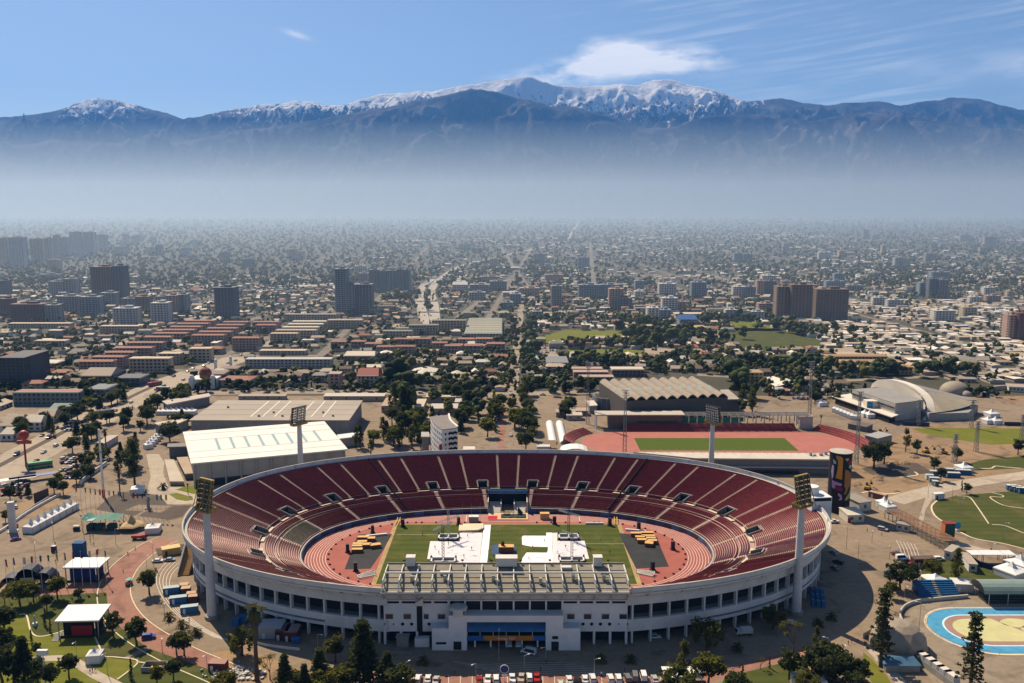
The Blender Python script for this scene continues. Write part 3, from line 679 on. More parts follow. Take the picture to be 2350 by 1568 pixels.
for a in (-58,-20,35):
 mb=MB(); mb.box((CX+a,CY+41.4,0.013),(0.25,9.6,0.006)); part('start_line',mb,LINE,trk)
 # pitch with mown bands and dry edge
def pitch_mat(name,c1,c2,dry,sc):
 m=bpy.data.materials.new(name); m.use_nodes=True; t=m.node_tree; b=t.nodes['Principled BSDF']; b.inputs['Roughness'].default_value=0.95; b.inputs['Specular IOR Level'].default_value=0.1
 tcn=t.nodes.new('ShaderNodeTexCoord'); n1=t.nodes.new('ShaderNodeTexNoise'); n1.inputs['Scale'].default_value=sc; n1.inputs['Detail'].default_value=8; n1.inputs['Roughness'].default_value=0.7
 t.links.new(tcn.outputs['Object'],n1.inputs[0]); w=t.nodes.new('ShaderNodeTexWave'); w.bands_direction='Y'; w.inputs['Scale'].default_value=0.055; w.inputs['Distortion'].default_value=0.6; w.inputs['Detail'].default_value=1
 t.links.new(tcn.outputs['Object'],w.inputs[0])
 x1=t.nodes.new('ShaderNodeMix'); x1.data_type='RGBA'; x1.inputs[6].default_value=(*c1,1); x1.inputs[7].default_value=(*c2,1); t.links.new(w.outputs['Fac'],x1.inputs['Factor'])
 x2=t.nodes.new('ShaderNodeMix'); x2.data_type='RGBA'; x2.inputs[7].default_value=(*dry,1); t.links.new(x1.outputs[2],x2.inputs[6])
 t.links.new(mth(t,'MULTIPLY',mth(t,'SUBTRACT',n1.outputs['Fac'],0.50),3.2,clamp=True),x2.inputs['Factor']); t.links.new(x2.outputs[2],b.inputs['Base Color']); MAT[name]=m; return m
PITCH=pitch_mat('pitch_grass',(0.056,0.074,0.013),(0.074,0.090,0.018),(0.16,0.13,0.045),0.12)
SOIL=mat('dry_edge',(0.36,0.25,0.12),0.95,0.2,0.3)
mb=MB(); mb.box((CX,CY,0.014),(108.5,68.2,0.008)); struct('pitch_edge',mb,SOIL)
mb=MB(); mb.box((CX,CY,0.022),(104.6,66.4,0.010)); pit=struct('pitch',mb,PITCH)
for dy in (20,-12,9):
 mb=MB(); mb.box((CX+(-30 if dy != 9 else 32),CY+dy,0.032),(42,0.14,0.006)); part('pitch_line',mb,LINE,pit)
G=lambda zf,pts,z=0.0: [tuple(g(zf,x,y,z))[:2] for x,y in pts]
MATB=mat('rubber_mat',(0.028,0.029,0.032),0.9,0.25,0.15)
mb=MB(); mb.prism(G(y1,[(1790,808),(2095,805),(2010,960),(1900,1118),(1665,1125),(1720,980),(1760,870)]),0.03,0.07); single('rubber_mat',mb,MATB,'black mat spread over the left end of the infield','mat',group='infield mats')
mb=MB(); mb.prism(G(y3,[(192,795),(540,830),(575,930),(610,1010),(648,1100),(350,1118),(255,930)]),0.03,0.07); single('rubber_mat',mb,MATB,'black mat spread over the right end of the infield','mat',group='infield mats')
# wooden stage boxes on the mats
WOOD=mat('plywood',(0.60,0.36,0.13),0.7,0.15,0.4); WOODS=mat('plywood_side',(0.20,0.085,0.03),0.7,0.2,0.4)
def stage_box(label,p,w,d,h,rz,grp):
 t=thing('stage_box',label,'box',p,rz,grp)
 mb=MB(); mb.box((0,0,0.02),(w,d,h)); part('side',mb,WOODS,t); mb=MB(); mb.box((0,0,h+0.02),(w+.1,d+.1,0.12)); part('lid',mb,WOOD,t)
boxesL=[(1835,838,5,2.2,'longest tan box at the back of the left pile, under the white beam'),(1910,848,3.2,2.4,'tan box behind the right side of the left pile'),(1825,880,4.2,2.2,'tan box in the middle of the left pile, second row'),(1785,900,4.2,2.0,'tan box on the outer edge of the left pile, third row'),(1780,920,4.4,2.0,'tan box on the outer edge of the left pile, fourth row'),(1868,905,3.8,2.6,'squarish tan box in the middle of the left pile'),(1945,908,4.6,2.6,'turned tan box at the pitch side of the left pile'),(1780,950,4.6,2.2,'front tan box of the left pile nearest the running track')]
for i,(x,y,w,d,lab) in enumerate(boxesL): stage_box(lab,g(y1,x,y+18),w,d,1.5,0.35 if i==6 else 0.03*(i%3),'stage boxes on the left mat')
boxesR=[(347,800,4.8,2.2,'tan box at the pitch side of the right pile, under the white beam'),(450,795,5.6,2.0,'longest tan box at the back of the right pile'),(385,835,4.2,2.0,'tan box in the second row of the right pile, pitch side'),(460,825,6.0,1.8,'long tan box across the middle of the right pile'),(405,860,4.6,2.2,'tan box in the third row of the right pile, pitch side'),(485,845,4.2,1.8,'small tan box on the track side of the right pile'),(492,868,4.6,2.2,'tan box on the track side of the right pile, lower row'),(468,890,3.6,3.0,'front turned tan box of the right pile')]
for i,(x,y,w,d,lab) in enumerate(boxesR): stage_box(lab,g(y3,x,y+22),w,d,1.6,-0.25 if i==7 else -0.02*(i%3),'stage boxes on the right mat')
for p,a,lab in ((g(y1,1955,822),0.28,'white beam lying behind the left pile of tan boxes'),(g(y3,345,778),-0.2,'white beam lying behind the right pile of tan boxes')):
 mb=MB(); mb.box((0,0,0.1),(9.5,0.9,0.8)); single('white_beam',mb,CANVAS,lab,'beam',p,a,'white beams')
 # white sheets
SHEET=mat('sheet_white',(0.66,0.63,0.66),0.7,0.05,0.3,bump=0.25); SHEETW=mat('sheet_bright',(0.84,0.83,0.84),0.6,0.04,0.3,bump=0.2)
def cloth(name,poly,z,m,label,cat='sheet',grp=None,th=0.06):
# a sheet with a slightly wrinkled top: triangulated fine grid cut to the outline
 pts=[Vector((p[0],p[1])) for p in poly]; xs=[p.x for p in pts]; ys=[p.y for p in pts]
 def inside(x,y):
  c=False; j=len(pts)-1
  for i in range(len(pts)):
   if (pts[i].y>y) != (pts[j].y>y) and x<(pts[j].x-pts[i].x)*(y-pts[i].y)/(pts[j].y-pts[i].y)+pts[i].x: c= not c
   j=i
  return c
 mb=MB(); mb.prism(poly,z,z+th)
 o=single(name,mb,m,label,cat,group=grp); st=1.3; k=0
 w=MB(); rq=random.Random(len(poly))
 for _ in range(90):
  x,y=rq.uniform(min(xs),max(xs)),rq.uniform(min(ys),max(ys)); a=rq.uniform(-0.5,0.5)+(math.pi/2 if rq.random()<.4 else 0); l=rq.uniform(1.0,3.0)
  e=[(x+l*math.cos(a),y+l*math.sin(a)),(x-l*math.cos(a),y-l*math.sin(a))]
  if inside(*e[0]) and inside(*e[1]) and inside(x,y):
   nx,ny=-math.sin(a)*0.22,math.cos(a)*0.22
   w.add([(e[0][0],e[0][1],z+th),(x+nx,y+ny,z+th),(e[1][0],e[1][1],z+th),(x-nx,y-ny,z+th),(x,y,z+th+rq.uniform(.08,.2))],[[0,1,4],[1,2,4],[2,3,4],[3,0,4]])
 wr=part('wrinkle',w,m,o); wr['kind']='stuff'
 return o
cloth('ground_sheet',G(d6,[(510,390),(800,392),(815,302),(1055,302),(1038,450),(1020,622),(770,622),(745,575),(478,576)]),0.05,SHEET,'large pale sheet covering the left half of the pitch',grp='pitch sheets')
cloth('ground_sheet',G(d6,[(1070,222),(1140,222),(1122,430),(1100,624),(1022,624),(1042,450),(1060,302)]),0.13,SHEETW,'bright white strip of sheet running beside the left pale sheet',grp='pitch sheets')
cloth('ground_sheet',G(d7,[(502,305),(565,302),(552,386),(838,386),(885,575),(820,572),(600,572),(585,618),(505,618)]),0.05,SHEET,'large pale sheet covering the right half of the pitch',grp='pitch sheets')
cloth('ground_sheet',G(d7,[(440,303),(502,304),(500,450),(508,618),(178,616),(195,565),(235,510),(455,512),(458,452),(390,452),(290,450),(190,430),(186,350),(198,335),(440,336)]),0.13,SHEETW,'bright white wrinkled sheet shaped like a fork at the centre right of the pitch',grp='pitch sheets')
mb=MB(); p=G(d6,[(812,228),(1062,224),(1066,268),(1010,290),(806,298)]); mb.prism(p,0.05,1.0); single('covered_platform',mb,mat('cream_cloth',(0.68,0.55,0.38),0.8),'cream cloth-covered platform at the far edge of the left sheet','platform')
# cranes over the sheets: white ballast frames, lattice mast, slanting boom
def crane(label,p,w,d,h,a,bl,bz):
 t=thing('stage_crane',label,'crane',p,0,'stage cranes on the pitch')
 mb=MB(); mb.box((0,0,0.2),(w,d,0.5)); mb.box((0,d/2-.3,0.2),(w,0.6,1.5)); mb.box((0,-d/2+.3,0.2),(w,0.6,1.2)); mb.box((-w/2+.3,0,0.2),(0.6,d,1.3)); mb.box((w/2-.3,0,0.2),(0.6,d,1.3)); mb.box((0,0,0.2),(0.8,d,1.3)); part('ballast_frame',mb,CANVAS,t)
 for sx in (-1,1):
  mb=MB(); mb.box((sx*w/4,0,0.72),(w/2-1.2,d-1.6,0.1)); part('ballast_bay',mb,BLACK,t)
 mb=MB(); m_=0.45
 for x,y in ((-m_,-m_),(m_,-m_),(m_,m_),(-m_,m_)): mb.bar((x,y,0.5),(x,y,h),0.15)
 n=int(h/1.4)
 for i in range(n):
  z0_,z1_=0.5+(h-.5)*i/n,0.5+(h-.5)*(i+1)/n
  mb.bar((-m_,-m_,z0_),(m_,-m_,z1_),0.1); mb.bar((m_,m_,z0_),(-m_,m_,z1_),0.1); mb.bar((m_,-m_,z0_),(m_,m_,z1_),0.1); mb.bar((-m_,m_,z0_),(-m_,-m_,z1_),0.1)
 part('mast',mb,BLACK if h>15 else STEEL,t)
 mb=MB(); c,s=math.cos(a),math.sin(a); e0=Vector((-c*bl/2,-s*bl/2,bz)); e1=Vector((c*bl/2,s*bl/2,bz)); o=Vector((-s,c,0))*0.35
 for q in (o,-o,Vector((0,0,0.6))): mb.bar(e0+q,e1+q,0.14)
 for i in range(10):
  A,B=e0.lerp(e1,i/10),e0.lerp(e1,(i+1)/10); mb.bar(A+o,B-o,0.09); mb.bar(A-o,B+Vector((0,0,.6)),0.09)
 part('boom',mb,STEEL,t)
 for sx in (-1,1):
  mb=MB(); mb.box((sx*w/2,d/2,0.2),(0.7,0.7,2.0)); part('winch',mb,BLACK,t)
crane('crane on white ballast frame at the far left corner of the left sheet',g(d6,700,365),9.2,4.6,14,0.75,12.5,9.2)
crane('crane on white ballast frame at the near edge of the left sheet',g(d6,645,610),10.5,4.2,17,0.95,12.5,16)
crane('crane on white ballast frame at the far corner of the right sheet',g(d7,672,362),9.2,4.6,16,-0.75,12,12)
crane('crane on white ballast frame at the near edge of the right sheet',g(d7,705,602),10.5,4.2,13,-0.85,12,12)
# centre of the pitch
mb=MB(); mb.prism(G(d6,[(1152,425),(1390,425),(1410,520),(1145,535)]),0.04,0.08); single('tarpaulin',mb,mat('blue_tarp',(0.02,0.06,0.14),0.5,0.6,0.4),'dark blue tarpaulin under the wooden box at the pitch centre','tarpaulin')
stage_box('big wooden box standing on the blue tarpaulin at the pitch centre',g(d6,1300,512)+Vector((0,2.0,.08)),6.6,3.4,2.4,0.0,None)
mb=MB(); mb.lathe((0,0,0),[(0.7,0),(0.9,0.7),(0.6,1.2),(0.75,1.6),(0.2,2.0)],8); p=g(d6,1300,512)+Vector((-1.6,2.4,2.64)); single('covered_bundle',mb,mat('brown_cover',(0.06,0.03,0.02),0.8),'dark brown bundle on top of the big wooden box','bundle',p)
# loudspeakers and monitors
spk=thing('speaker_stack','black loudspeaker stack at the left corner of the far straight','speaker',g(d6,225,238),0,'black loudspeaker stacks on the track')
mb=MB(); mb.box((0,0,0),(2.2,1.8,0.5)); part('foot',mb,BLACK,spk); mb=MB(); mb.box((0,0,0.5),(1.5,1.3,3.2)); part('cabinet',mb,BLACK,spk)
for zf,x,y,lab in ((d6,805,218,'in front of the boards left of the gate'),(d7,525,210,'in front of the boards right of the gate'),(d7,1100,225,'at the right corner of the far straight'),(y1,1920,795,'behind the tan boxes of the left end'),(y1,1693,968,'on the inner edge of the left bend'),(y1,1765,1138,'near the front corner of the left mat'),(y3,373,768,'behind the tan boxes of the right end'),(y3,684,945,'on the inner edge of the right bend'),(y3,500,1132,'near the front corner of the right mat')):
 dup(spk,g(zf,x,y),0.2,'black loudspeaker stack '+lab)
mnm=MB(); mnm.box((0,0,0),(0.9,0.7,0.55),top=0.8); MON=mnm.mesh('monitor',BLACK)
for j,s in enumerate((-1,1)):
 for i in range(20):
  a=math.pi/2-math.pi*(i+0.3)/19.5; x=CX+s*(42.2+35.6*math.cos(a)); y=CY+35.6*math.sin(a)
  tag(link('floor_monitor',MON,None,(x,y,0.02),a),'small black box on the inner kerb of the %s bend, %s from the far end'%('left' if s<0 else 'right',nth(i)),'monitor','small black boxes along the inner kerb')
for i in range(15):
 x=CX-48+i*6.9
 if abs(x-CX)<9: continue
 tag(link('floor_monitor',MON,None,(x,CY+35.4,0.02),0),'small black box on the far kerb of the pitch, %s from the left corner'%nth(i),'monitor','small black boxes along the inner kerb')
 # stage in front of the gate
mb=MB(); mb.box((CX+0.3,CY+43.6,0.02),(19.4,9.2,0.35)); single('gate_stage',mb,mat('pine_floor',(0.62,0.40,0.21),0.7,0.1,0.6),'low wooden stage floor in front of the far gate','stage')
mb=MB(); mb.box((CX-7.2,CY+41.6,0.37),(4.6,4.6,0.03)); single('red_carpet',mb,mat('carpet_red',(0.42,0.015,0.04),0.9),'square red carpet on the wooden stage','carpet')
mb=MB(); mb.box((CX+2.9,CY+43.4,0.37),(12.2,5.4,0.25)); bed=single('planting_bed',mb,mat('bed_dark',(0.05,0.07,0.07),0.9,0.6,0.8),'dark planted bed on the wooden stage','planting bed')
rq=random.Random(2); mb=MB()
for _ in range(120):
 x,y=CX+2.9+rq.uniform(-5.8,5.8),CY+43.4+rq.uniform(-2.4,2.4); mb.ball((x,y,0.7),rq.uniform(.15,.4),4)
pp=part('plants',mb,mat('bed_plants',(0.10,0.14,0.10),0.9,0.6,1.2),bed); pp['kind']='stuff'
mb=MB(); mb.hexa([(0,0,0.4),(2.6,0,0.4),(2.6,1.6,0.4),(0,1.6,0.4)],[(0,0,1.2),(2.6,0,1.2),(2.6,1.6,1.2),(0,1.6,1.2)]); mb.hexa([(0,1.4,1.2),(2.6,1.4,1.2),(2.6,1.6,1.2),(0,1.6,1.2)],[(0,1.9,4.0),(0.2,1.9,4.0),(0.2,2.0,4.0),(0,2.0,4.0)]); single('stage_prop',mb,BLACK,'black slanting stage prop at the back of the planted bed','prop',(CX+5.0,CY+44.2,0.25))
mb=MB(); mb.box((0,0,.4),(2.6,1.0,0.8)); mb.bar((-1.2,0,1.1),(-1.2,0,2.2),.15); mb.bar((1.2,0,1.1),(1.2,0,2.2),.15); mb.bar((-1.2,0,2.2),(1.2,0,2.2),.15); single('gold_arch',mb,mat('gold_paint',(0.45,0.28,0.05),0.5),'small gold frame at the back of the planted bed','frame',(CX-0.6,CY+44.6,0.25))
def crate(name,label,p,w,d,h,m,cat,rz=0.0,lid=None):
 t=thing(name,label,cat,p,rz); mb=MB(); mb.box((0,0,0.02),(w,d,h)); part('body',mb,m,t); mb=MB(); mb.box((0,0,h+.02),(w+.15,d+.15,0.15)); part('lid',mb,lid or m,t); return t
crate('white_cabin','white cabin on the far straight left of the gate',g(y2,957,612),4.6,2.6,2.6,CONCD,'cabin',lid=CANVAS)
crate('tan_crate','tan crate on the far straight right of the gate',g(y2,1530,590),4.4,2.6,2.8,WOOD,'crate')
mb=MB(); mb.box((0,0,0),(8.6,0.6,0.9)); single('bench',mb,CANVAS,'long white bench at the far right edge of the pitch','bench',g(y2,1932,636))
for x in (868,940,1010):
 mb=MB(); mb.tube((0,0,0),(0,0,9),0.06,0.05,6); single('flag_mast',mb,STEEL,'thin bare mast on the far straight, %s of three left of the gate'%nth((x-868) // 70),'mast',g(y2,x,612),group='thin masts left of the gate')
for zf,x,y,s,lab in ((y1,1865,1185,1,'white goal frame lying at the front left corner of the pitch'),(y3,435,1168,-1,'white goal frame lying at the front right corner of the pitch')):
 t=thing('goal_frame',lab,'goal',g(zf,x,y),0.5*s,'goals lying at the corners'); mb=MB()
 for a,b in (((-3.6,-1,.2),(3.6,-1,.2)),((-3.6,1.2,.6),(3.6,1.2,1.4)),((-3.6,-1,.2),(-3.6,1.2,.6)),((3.6,-1,.2),(3.6,1.2,1.4)),((-3.6,-1,.2),(-3.6,-1,1.6)),((3.6,-1,.2),(3.6,-1,1.6)),((-3.6,-1,1.6),(3.6,-1,1.6))): mb.bar(a,b,0.22)
 part('posts',mb,CANVAS,t); mb=MB(); mb.add([(-3.5,-1,.25),(3.5,-1,.25),(3.5,1.2,1.3),(-3.5,1.2,.6)],[[0,1,2,3]]); part('net',mb,mat('net_grey',(0.35,0.34,0.3),0.9),t)
for zf,x,y in ((y1,2145,700),(d7,1160,190)):
 mb=MB()
 for q in (-.6,.6): mb.bar((q,-3.5,0.15),(q+.4,3.5,1.2),0.35)
 single('yellow_barrier',mb,mat('yellow_paint',(0.55,0.36,0.03),0.6),'yellow barrier across the track at the far %s corner'%('left' if zf is y1 else 'right'),'barrier',g(zf,x,y),group='yellow barriers')
 # ------------------------------------------------------------------ builders: trees, vehicles, tents, poles, people
LEAF=mat('leaf',(0.030,0.040,0.012),0.8,0.0,0.35,col2=(0.085,0.095,0.028),tint=True,spec=0.2)
def translucent_leaf(m):
 t=m.node_tree; b=t.nodes['Principled BSDF']; tr_=t.nodes.new('ShaderNodeBsdfTranslucent'); mi=t.nodes.new('ShaderNodeMixShader'); mi.inputs[0].default_value=0.38
 src=b.inputs['Base Color'].links[0].from_socket; hs=t.nodes.new('ShaderNodeHueSaturation'); hs.inputs['Value'].default_value=2.0; t.links.new(src,hs.inputs['Color']); t.links.new(hs.outputs[0],tr_.inputs[0])
 t.links.new(b.outputs[0],mi.inputs[1]); t.links.new(tr_.outputs[0],mi.inputs[2]); t.links.new(mi.outputs[0],t.nodes['Material Output'].inputs[0])
translucent_leaf(LEAF)
BARK=mat('bark',(0.09,0.065,0.045),0.95,0.25,0.8)
PALMT=mat('palm_bark',(0.10,0.075,0.05),0.95,0.25,0.8)
def leaves(mb,rq,c,rad,n,s,flat=1.0):
 for _ in range(n):
  while True:
   q=Vector((rq.uniform(-1,1),rq.uniform(-1,1),rq.uniform(-1,1)))
   if 0.25<q.length<1: break
  p=Vector(c)+Vector((q.x*rad,q.y*rad,q.z*rad*flat)); u=Vector((rq.uniform(-1,1),rq.uniform(-1,1),rq.uniform(-.6,.6))).normalized()
  w=u.cross(Vector((rq.uniform(-1,1),rq.uniform(-1,1),rq.uniform(-1,1)))).normalized(); k=s*rq.uniform(.6,1.3)
  mb.add([p-u*k-w*k*.6,p+u*k-w*k*.5,p+u*k*.8+w*k*.6,p-u*k*.9+w*k*.5],[[0,1,2,3]])
def crown_mesh(kind,seed):
 rq=random.Random(seed); cr,tr=MB(),MB()
 if kind in ('broad','round','spread','olive'):
  hh={'broad': 9,'round': 8,'spread': 8,'olive': 6}[kind]; rr_={'broad': 3.3,'round': 3.0,'spread': 4.6,'olive': 2.6}[kind]; th_=hh*0.32
  tr.tube((0,0,0),(rq.uniform(-.3,.3),rq.uniform(-.3,.3),th_),0.34,0.22,7)
  nC=30
  for i in range(nC):
   a=rq.uniform(0,6.28); r=rr_*math.sqrt(rq.random())*0.85; z=th_+(hh-th_)*(0.18+0.66*rq.random()); k=1-abs((z-th_)/(hh-th_)-.45)*.9
   c=(r*k*math.cos(a),r*k*math.sin(a),z)
   if i<7: tr.tube((0,0,th_*0.9),(c[0]*.8,c[1]*.8,c[2]-.4),0.16,0.05,5)
   leaves(cr,rq,c,rq.uniform(0.8,1.6),50,0.36,0.75)
 elif kind=='tall':
  tr.tube((0,0,0),(0,0,9),0.4,0.16,7)
  for i in range(24):
   z=3.5+11*rq.random(); r=2.3*(1-abs((z-8)/8.5))*math.sqrt(rq.random()); a=rq.uniform(0,6.28); c=(r*math.cos(a),r*math.sin(a),z)
   if i<8: tr.tube((0,0,z*.7),(c[0]*.8,c[1]*.8,z-.3),0.13,0.04,5)
   leaves(cr,rq,c,rq.uniform(.9,1.4),44,0.33,1.1)
 elif kind=='cypress':
  tr.tube((0,0,0),(0,0,4),0.25,0.12,6)
  for i in range(26):
   z=0.8+12*(i+.5)/26; r=1.35*(1-(z/13.5) ** 2.0)*0.6; a=rq.uniform(0,6.28); leaves(cr,rq,(r*math.cos(a),r*math.sin(a),z),0.95*(1.15-z/16),36,0.26,1.1)
 elif kind=='conifer':
  tr.tube((0,0,0),(0,0,16),0.42,0.06,7)
  for i in range(15):
   z=2.2+13.2*i/14; rad=5.2*(1-z/17.2)+.35; m=7 if z<10 else 5; a0=rq.uniform(0,6)
   for k in range(m):
    a=a0+6.28*k/m+rq.uniform(-.3,.3); L_=rad*rq.uniform(.7,1.1)
    tr.tube((0,0,z),(L_*.8*math.cos(a),L_*.8*math.sin(a),z-.12*L_),0.08,0.03,4)
    for q in (.35,.65,.95): leaves(cr,rq,(L_*q*math.cos(a),L_*q*math.sin(a),z-.12*L_*q),.74,17,.31,.6)
 elif kind=='araucaria':
  tr.tube((0,0,0),(0,0,20),0.5,0.12,7)
  for i in range(16):
   z=4+15.6*i/15; rad=(2.9-1.7*i/15)*(1.25 if i%3==0 else .8)
   for k in range(6):
    a=1.05*k+.5*i+rq.uniform(-.3,.3); L_=rad*rq.uniform(.7,1.15); e=(L_*math.cos(a),L_*math.sin(a),z+.22*L_-(.5 if i<12 else 0))
    tr.tube((0,0,z),e,0.09,0.05,4); leaves(cr,rq,(e[0]*.85,e[1]*.85,e[2]),.55,18,.25,.6)
    leaves(cr,rq,(e[0]*.45,e[1]*.45,z),.42,10,.22,.6)
  leaves(cr,rq,(0,0,20),1.3,60,.26,.45)
 elif kind=='willow':
  tr.tube((0,0,0),(0.3,0,4),0.45,0.3,7)
  for i in range(26):
   a=rq.uniform(0,6.28); r=3.6*math.sqrt(rq.random()); z=4.5+5.0*rq.random()*(1-r/6)
   if i<7: tr.tube((.3,0,3.8),(r*.8*math.cos(a),r*.8*math.sin(a),z),.15,.05,5)
   for q in range(3): leaves(cr,rq,(r*math.cos(a),r*math.sin(a),z-q*0.95),1.0-.12*q,20,.30,1.0)
 elif kind=='bare':
  def br(p,d,l,r,n):
   e=p+d*l; tr.tube(p,e,r,r*.62,5)
   if n:
    for _ in range(3 if n>1 else 4):
     dd_=(d+Vector((rq.uniform(-.6,.6),rq.uniform(-.6,.6),rq.uniform(-.1,.5)))).normalized(); br(e,dd_,l*rq.uniform(.6,.8),r*.6,n-1)
   else: leaves(cr,rq,e,.6,5,.14)
  br(Vector((0,0,0)),Vector((0,0,1)),2.6,.24,4)
 elif kind in ('palm','youngpalm'):
  hh=15 if kind=='palm' else 1.2; rl=2.6 if kind=='palm' else 1.9
  tr.lathe((0,0,0),[(.55,0),(.42,hh*.2),(.36,hh*.8),(.5,hh*.95),(.3,hh)],8)
  if kind=='palm':
   for _ in range(60):
    a=rq.uniform(0,6.28); z=hh-rq.uniform(.4,2.6); p=Vector((.42*math.cos(a),.42*math.sin(a),z)); q=Vector((.95*math.cos(a),.95*math.sin(a),z-1.0)); s_=Vector((-math.sin(a),math.cos(a),0))*.2
    tr.add([p-s_,p+s_,q+s_,q-s_],[[0,1,2,3]])
  for i in range(34):
   a=2.4*i; el_=rq.uniform(-.5,1.25); L_=rl*rq.uniform(.8,1.1); o=Vector((math.cos(a),math.sin(a),0)); s_=Vector((-math.sin(a),math.cos(a),0)); p0=Vector((0,0,hh))
   pts=[p0+o*L_*t*math.cos(el_)+Vector((0,0,L_*t*math.sin(el_)-.9*t*t*L_*.6)) for t in (0.05,.4,.75,1.0)]; wd=(.06,.22,.30,.05) if kind=='palm' else (.05,.13,.15,.03)
   cr.grid([[p-s_*w for p,w in zip(pts,wd)],[p+Vector((0,0,.12)) for p in pts],[p+s_*w for p,w in zip(pts,wd)]])
 return tr,cr
NAT={'broad': 9,'round': 8,'spread': 8,'olive': 6,'tall': 15,'cypress': 13,'conifer': 16,'araucaria': 20.5,'willow': 9.5,'bare': 8,'palm': 16,'youngpalm': 2.6}
TREES={}
TREE_POS=[]
def tree(kind,p,h,label,group=None,tint=(1,1,1),var=0,name=None,sq=1.0):
 key=(kind,var); s=h/NAT[kind]; rz=(p[0]*1.7+p[1]*.9)%6.28
 nm=name or {'palm': 'palm_tree','youngpalm': 'young_palm','conifer': 'conifer','cypress': 'cypress','araucaria': 'araucaria','bare': 'leafless_tree'}.get(kind,'tree')
 if key not in TREES:
  tr,cr=crown_mesh(kind,11+var*7+len(kind)); TREES[key]=(tr.mesh('trunk',PALMT if 'palm' in kind else BARK),cr.mesh('crown',LEAF))
 tm,cm=TREES[key]
 o=thing(nm,label,'palm' if 'palm' in kind else 'tree',p,rz,group); o.scale=(s*sq,s*sq,s)
 link('trunk',tm,o); c=link('crown',cm,o,color=tint); TREE_POS.append((p[0],p[1],h)); return o
 # cars
def car_meshes(kind):
 L_,Wd,prof,cab={
 'sedan': (4.5,1.8,[(-2.25,.35),(-2.2,.85),(-1.55,.95),(-.95,1.42),(.55,1.45),(1.25,.98),(2.15,.82),(2.25,.4)],(2,5)),
 'suv': (4.6,1.9,[(-2.3,.4),(-2.25,1.05),(-2.1,1.68),(-1.2,1.75),(.6,1.72),(1.2,1.12),(2.2,.98),(2.3,.45)],(1,5)),
 'pickup': (5.2,1.9,[(-2.6,.45),(-2.55,1.1),(-.7,1.1),(-.65,1.75),(.7,1.75),(1.3,1.15),(2.5,1.02),(2.6,.5)],(2,5)),
 'van': (5.2,2.0,[(-2.6,.4),(-2.6,1.3),(-2.5,2.15),(-1,2.25),(1.0,2.2),(1.75,1.3),(2.5,1.05),(2.6,.45)],(1,5))}[kind]
 b=MB(); n=len(prof); rows_=[]
 for y,sc in ((-Wd/2,0),(-Wd/2*.93,1),(Wd/2*.93,1),(Wd/2,0)):
  rows_.append([(x,y if z<1.15 else y*.86,z if sc else min(z,1.0)) for x,z in prof])
 b.grid(rows_); b.add(rows_[0],[list(range(n))]); b.add(rows_[3],[list(range(n))[::-1]]); b.add([rows_[0][0],rows_[3][0],rows_[3][-1],rows_[0][-1]],[[0,1,2,3]])
 body=b.mesh('body',TGLOSS)
 gl=MB(); i0,i1=cab; (xa,za),(xb,zb),(xc_,zc_),(xd_,zd_)=prof[i0],prof[i0+1],prof[i1-1],prof[i1]
 k=.86*.9*Wd/2
 gl.add([(xc_+.02,-k,zc_-.06),(xc_+.02,k,zc_-.06),(xd_+.02,k*1.05,zd_+.1),(xd_+.02,-k*1.05,zd_+.1)],[[0,1,2,3]])
 wind=gl.mesh('windscreen',GLASS); r_=MB()
 if kind != 'van':
  r_.add([(xb-.03,-k,zb-.06),(xb-.03,k,zb-.06),(xa-.03,k*1.04,za+.12),(xa-.03,-k*1.04,za+.12)],[[0,3,2,1]])
  rear=r_.mesh('rear_window',GLASS)
 else: rear=None
 sd=MB(); y=Wd/2*.905
 for s in (-1,1):
  sd.add([(xb+.15,s*y*.97,max(zb,1.3)-.12),(xc_-.1,s*y*.97,zc_-.12),(xd_-.35,s*y*1.06,1.02),(xa+.25 if kind != 'pickup' else xb+.1,s*y*1.06,1.02)],[[0,1,2,3]])
 side=sd.mesh('side_window',GLASS)
 w=MB(); w.tube((0,-.11,0),(0,.11,0),.34,n=10); wh=w.mesh('wheel',TYRE); rm=MB(); rm.tube((0,-.12,0),(0,.12,0),.19,n=8); rim=rm.mesh('rim',STEEL)
 hl_=MB(); hl_.box((0,0,0),(.12,.36,.16)); hd=hl_.mesh('headlight',CANVAS); tl_=MB(); tl_.box((0,0,0),(.1,.3,.2)); tl=tl_.mesh('tail_light',mat('tail_red',(.35,.01,.01),.4))
 return dict(body=body,wind=wind,rear=rear,side=side,wheel=wh,rim=rim,head=hd,tail=tl,L=L_,W=Wd)
CARM={}
CARN={'sedan': 'car','suv': 'car','pickup': 'pickup_truck','van': 'van'}
def car(kind,p,rz,col,label,group=None,lod=0):
 if kind not in CARM: CARM[kind]=car_meshes(kind)
 m=CARM[kind]; o=thing(CARN[kind],label,{'pickup': 'pickup','van': 'van'}.get(kind,'car'),p,rz,group)
 link('body',m['body'],o,color=col); link('windscreen',m['wind'],o)
 if m['rear']: link('rear_window',m['rear'],o)
 if lod<2: link('side_window',m['side'],o)
 if lod<2:
  for sx in (-.31,.31):
   for sy in (-.46,.46):
    wl=link('wheel',m['wheel'],o,(m['L']*sx,m['W']*sy,.34))
    if lod==0: link('rim',m['rim'],wl)
 if lod==0:
  for sy in (-.33,.33): link('headlight',m['head'],o,(m['L']*.49,m['W']*sy,.66)); link('tail_light',m['tail'],o,(-m['L']*.49,m['W']*sy,.75))
 return o
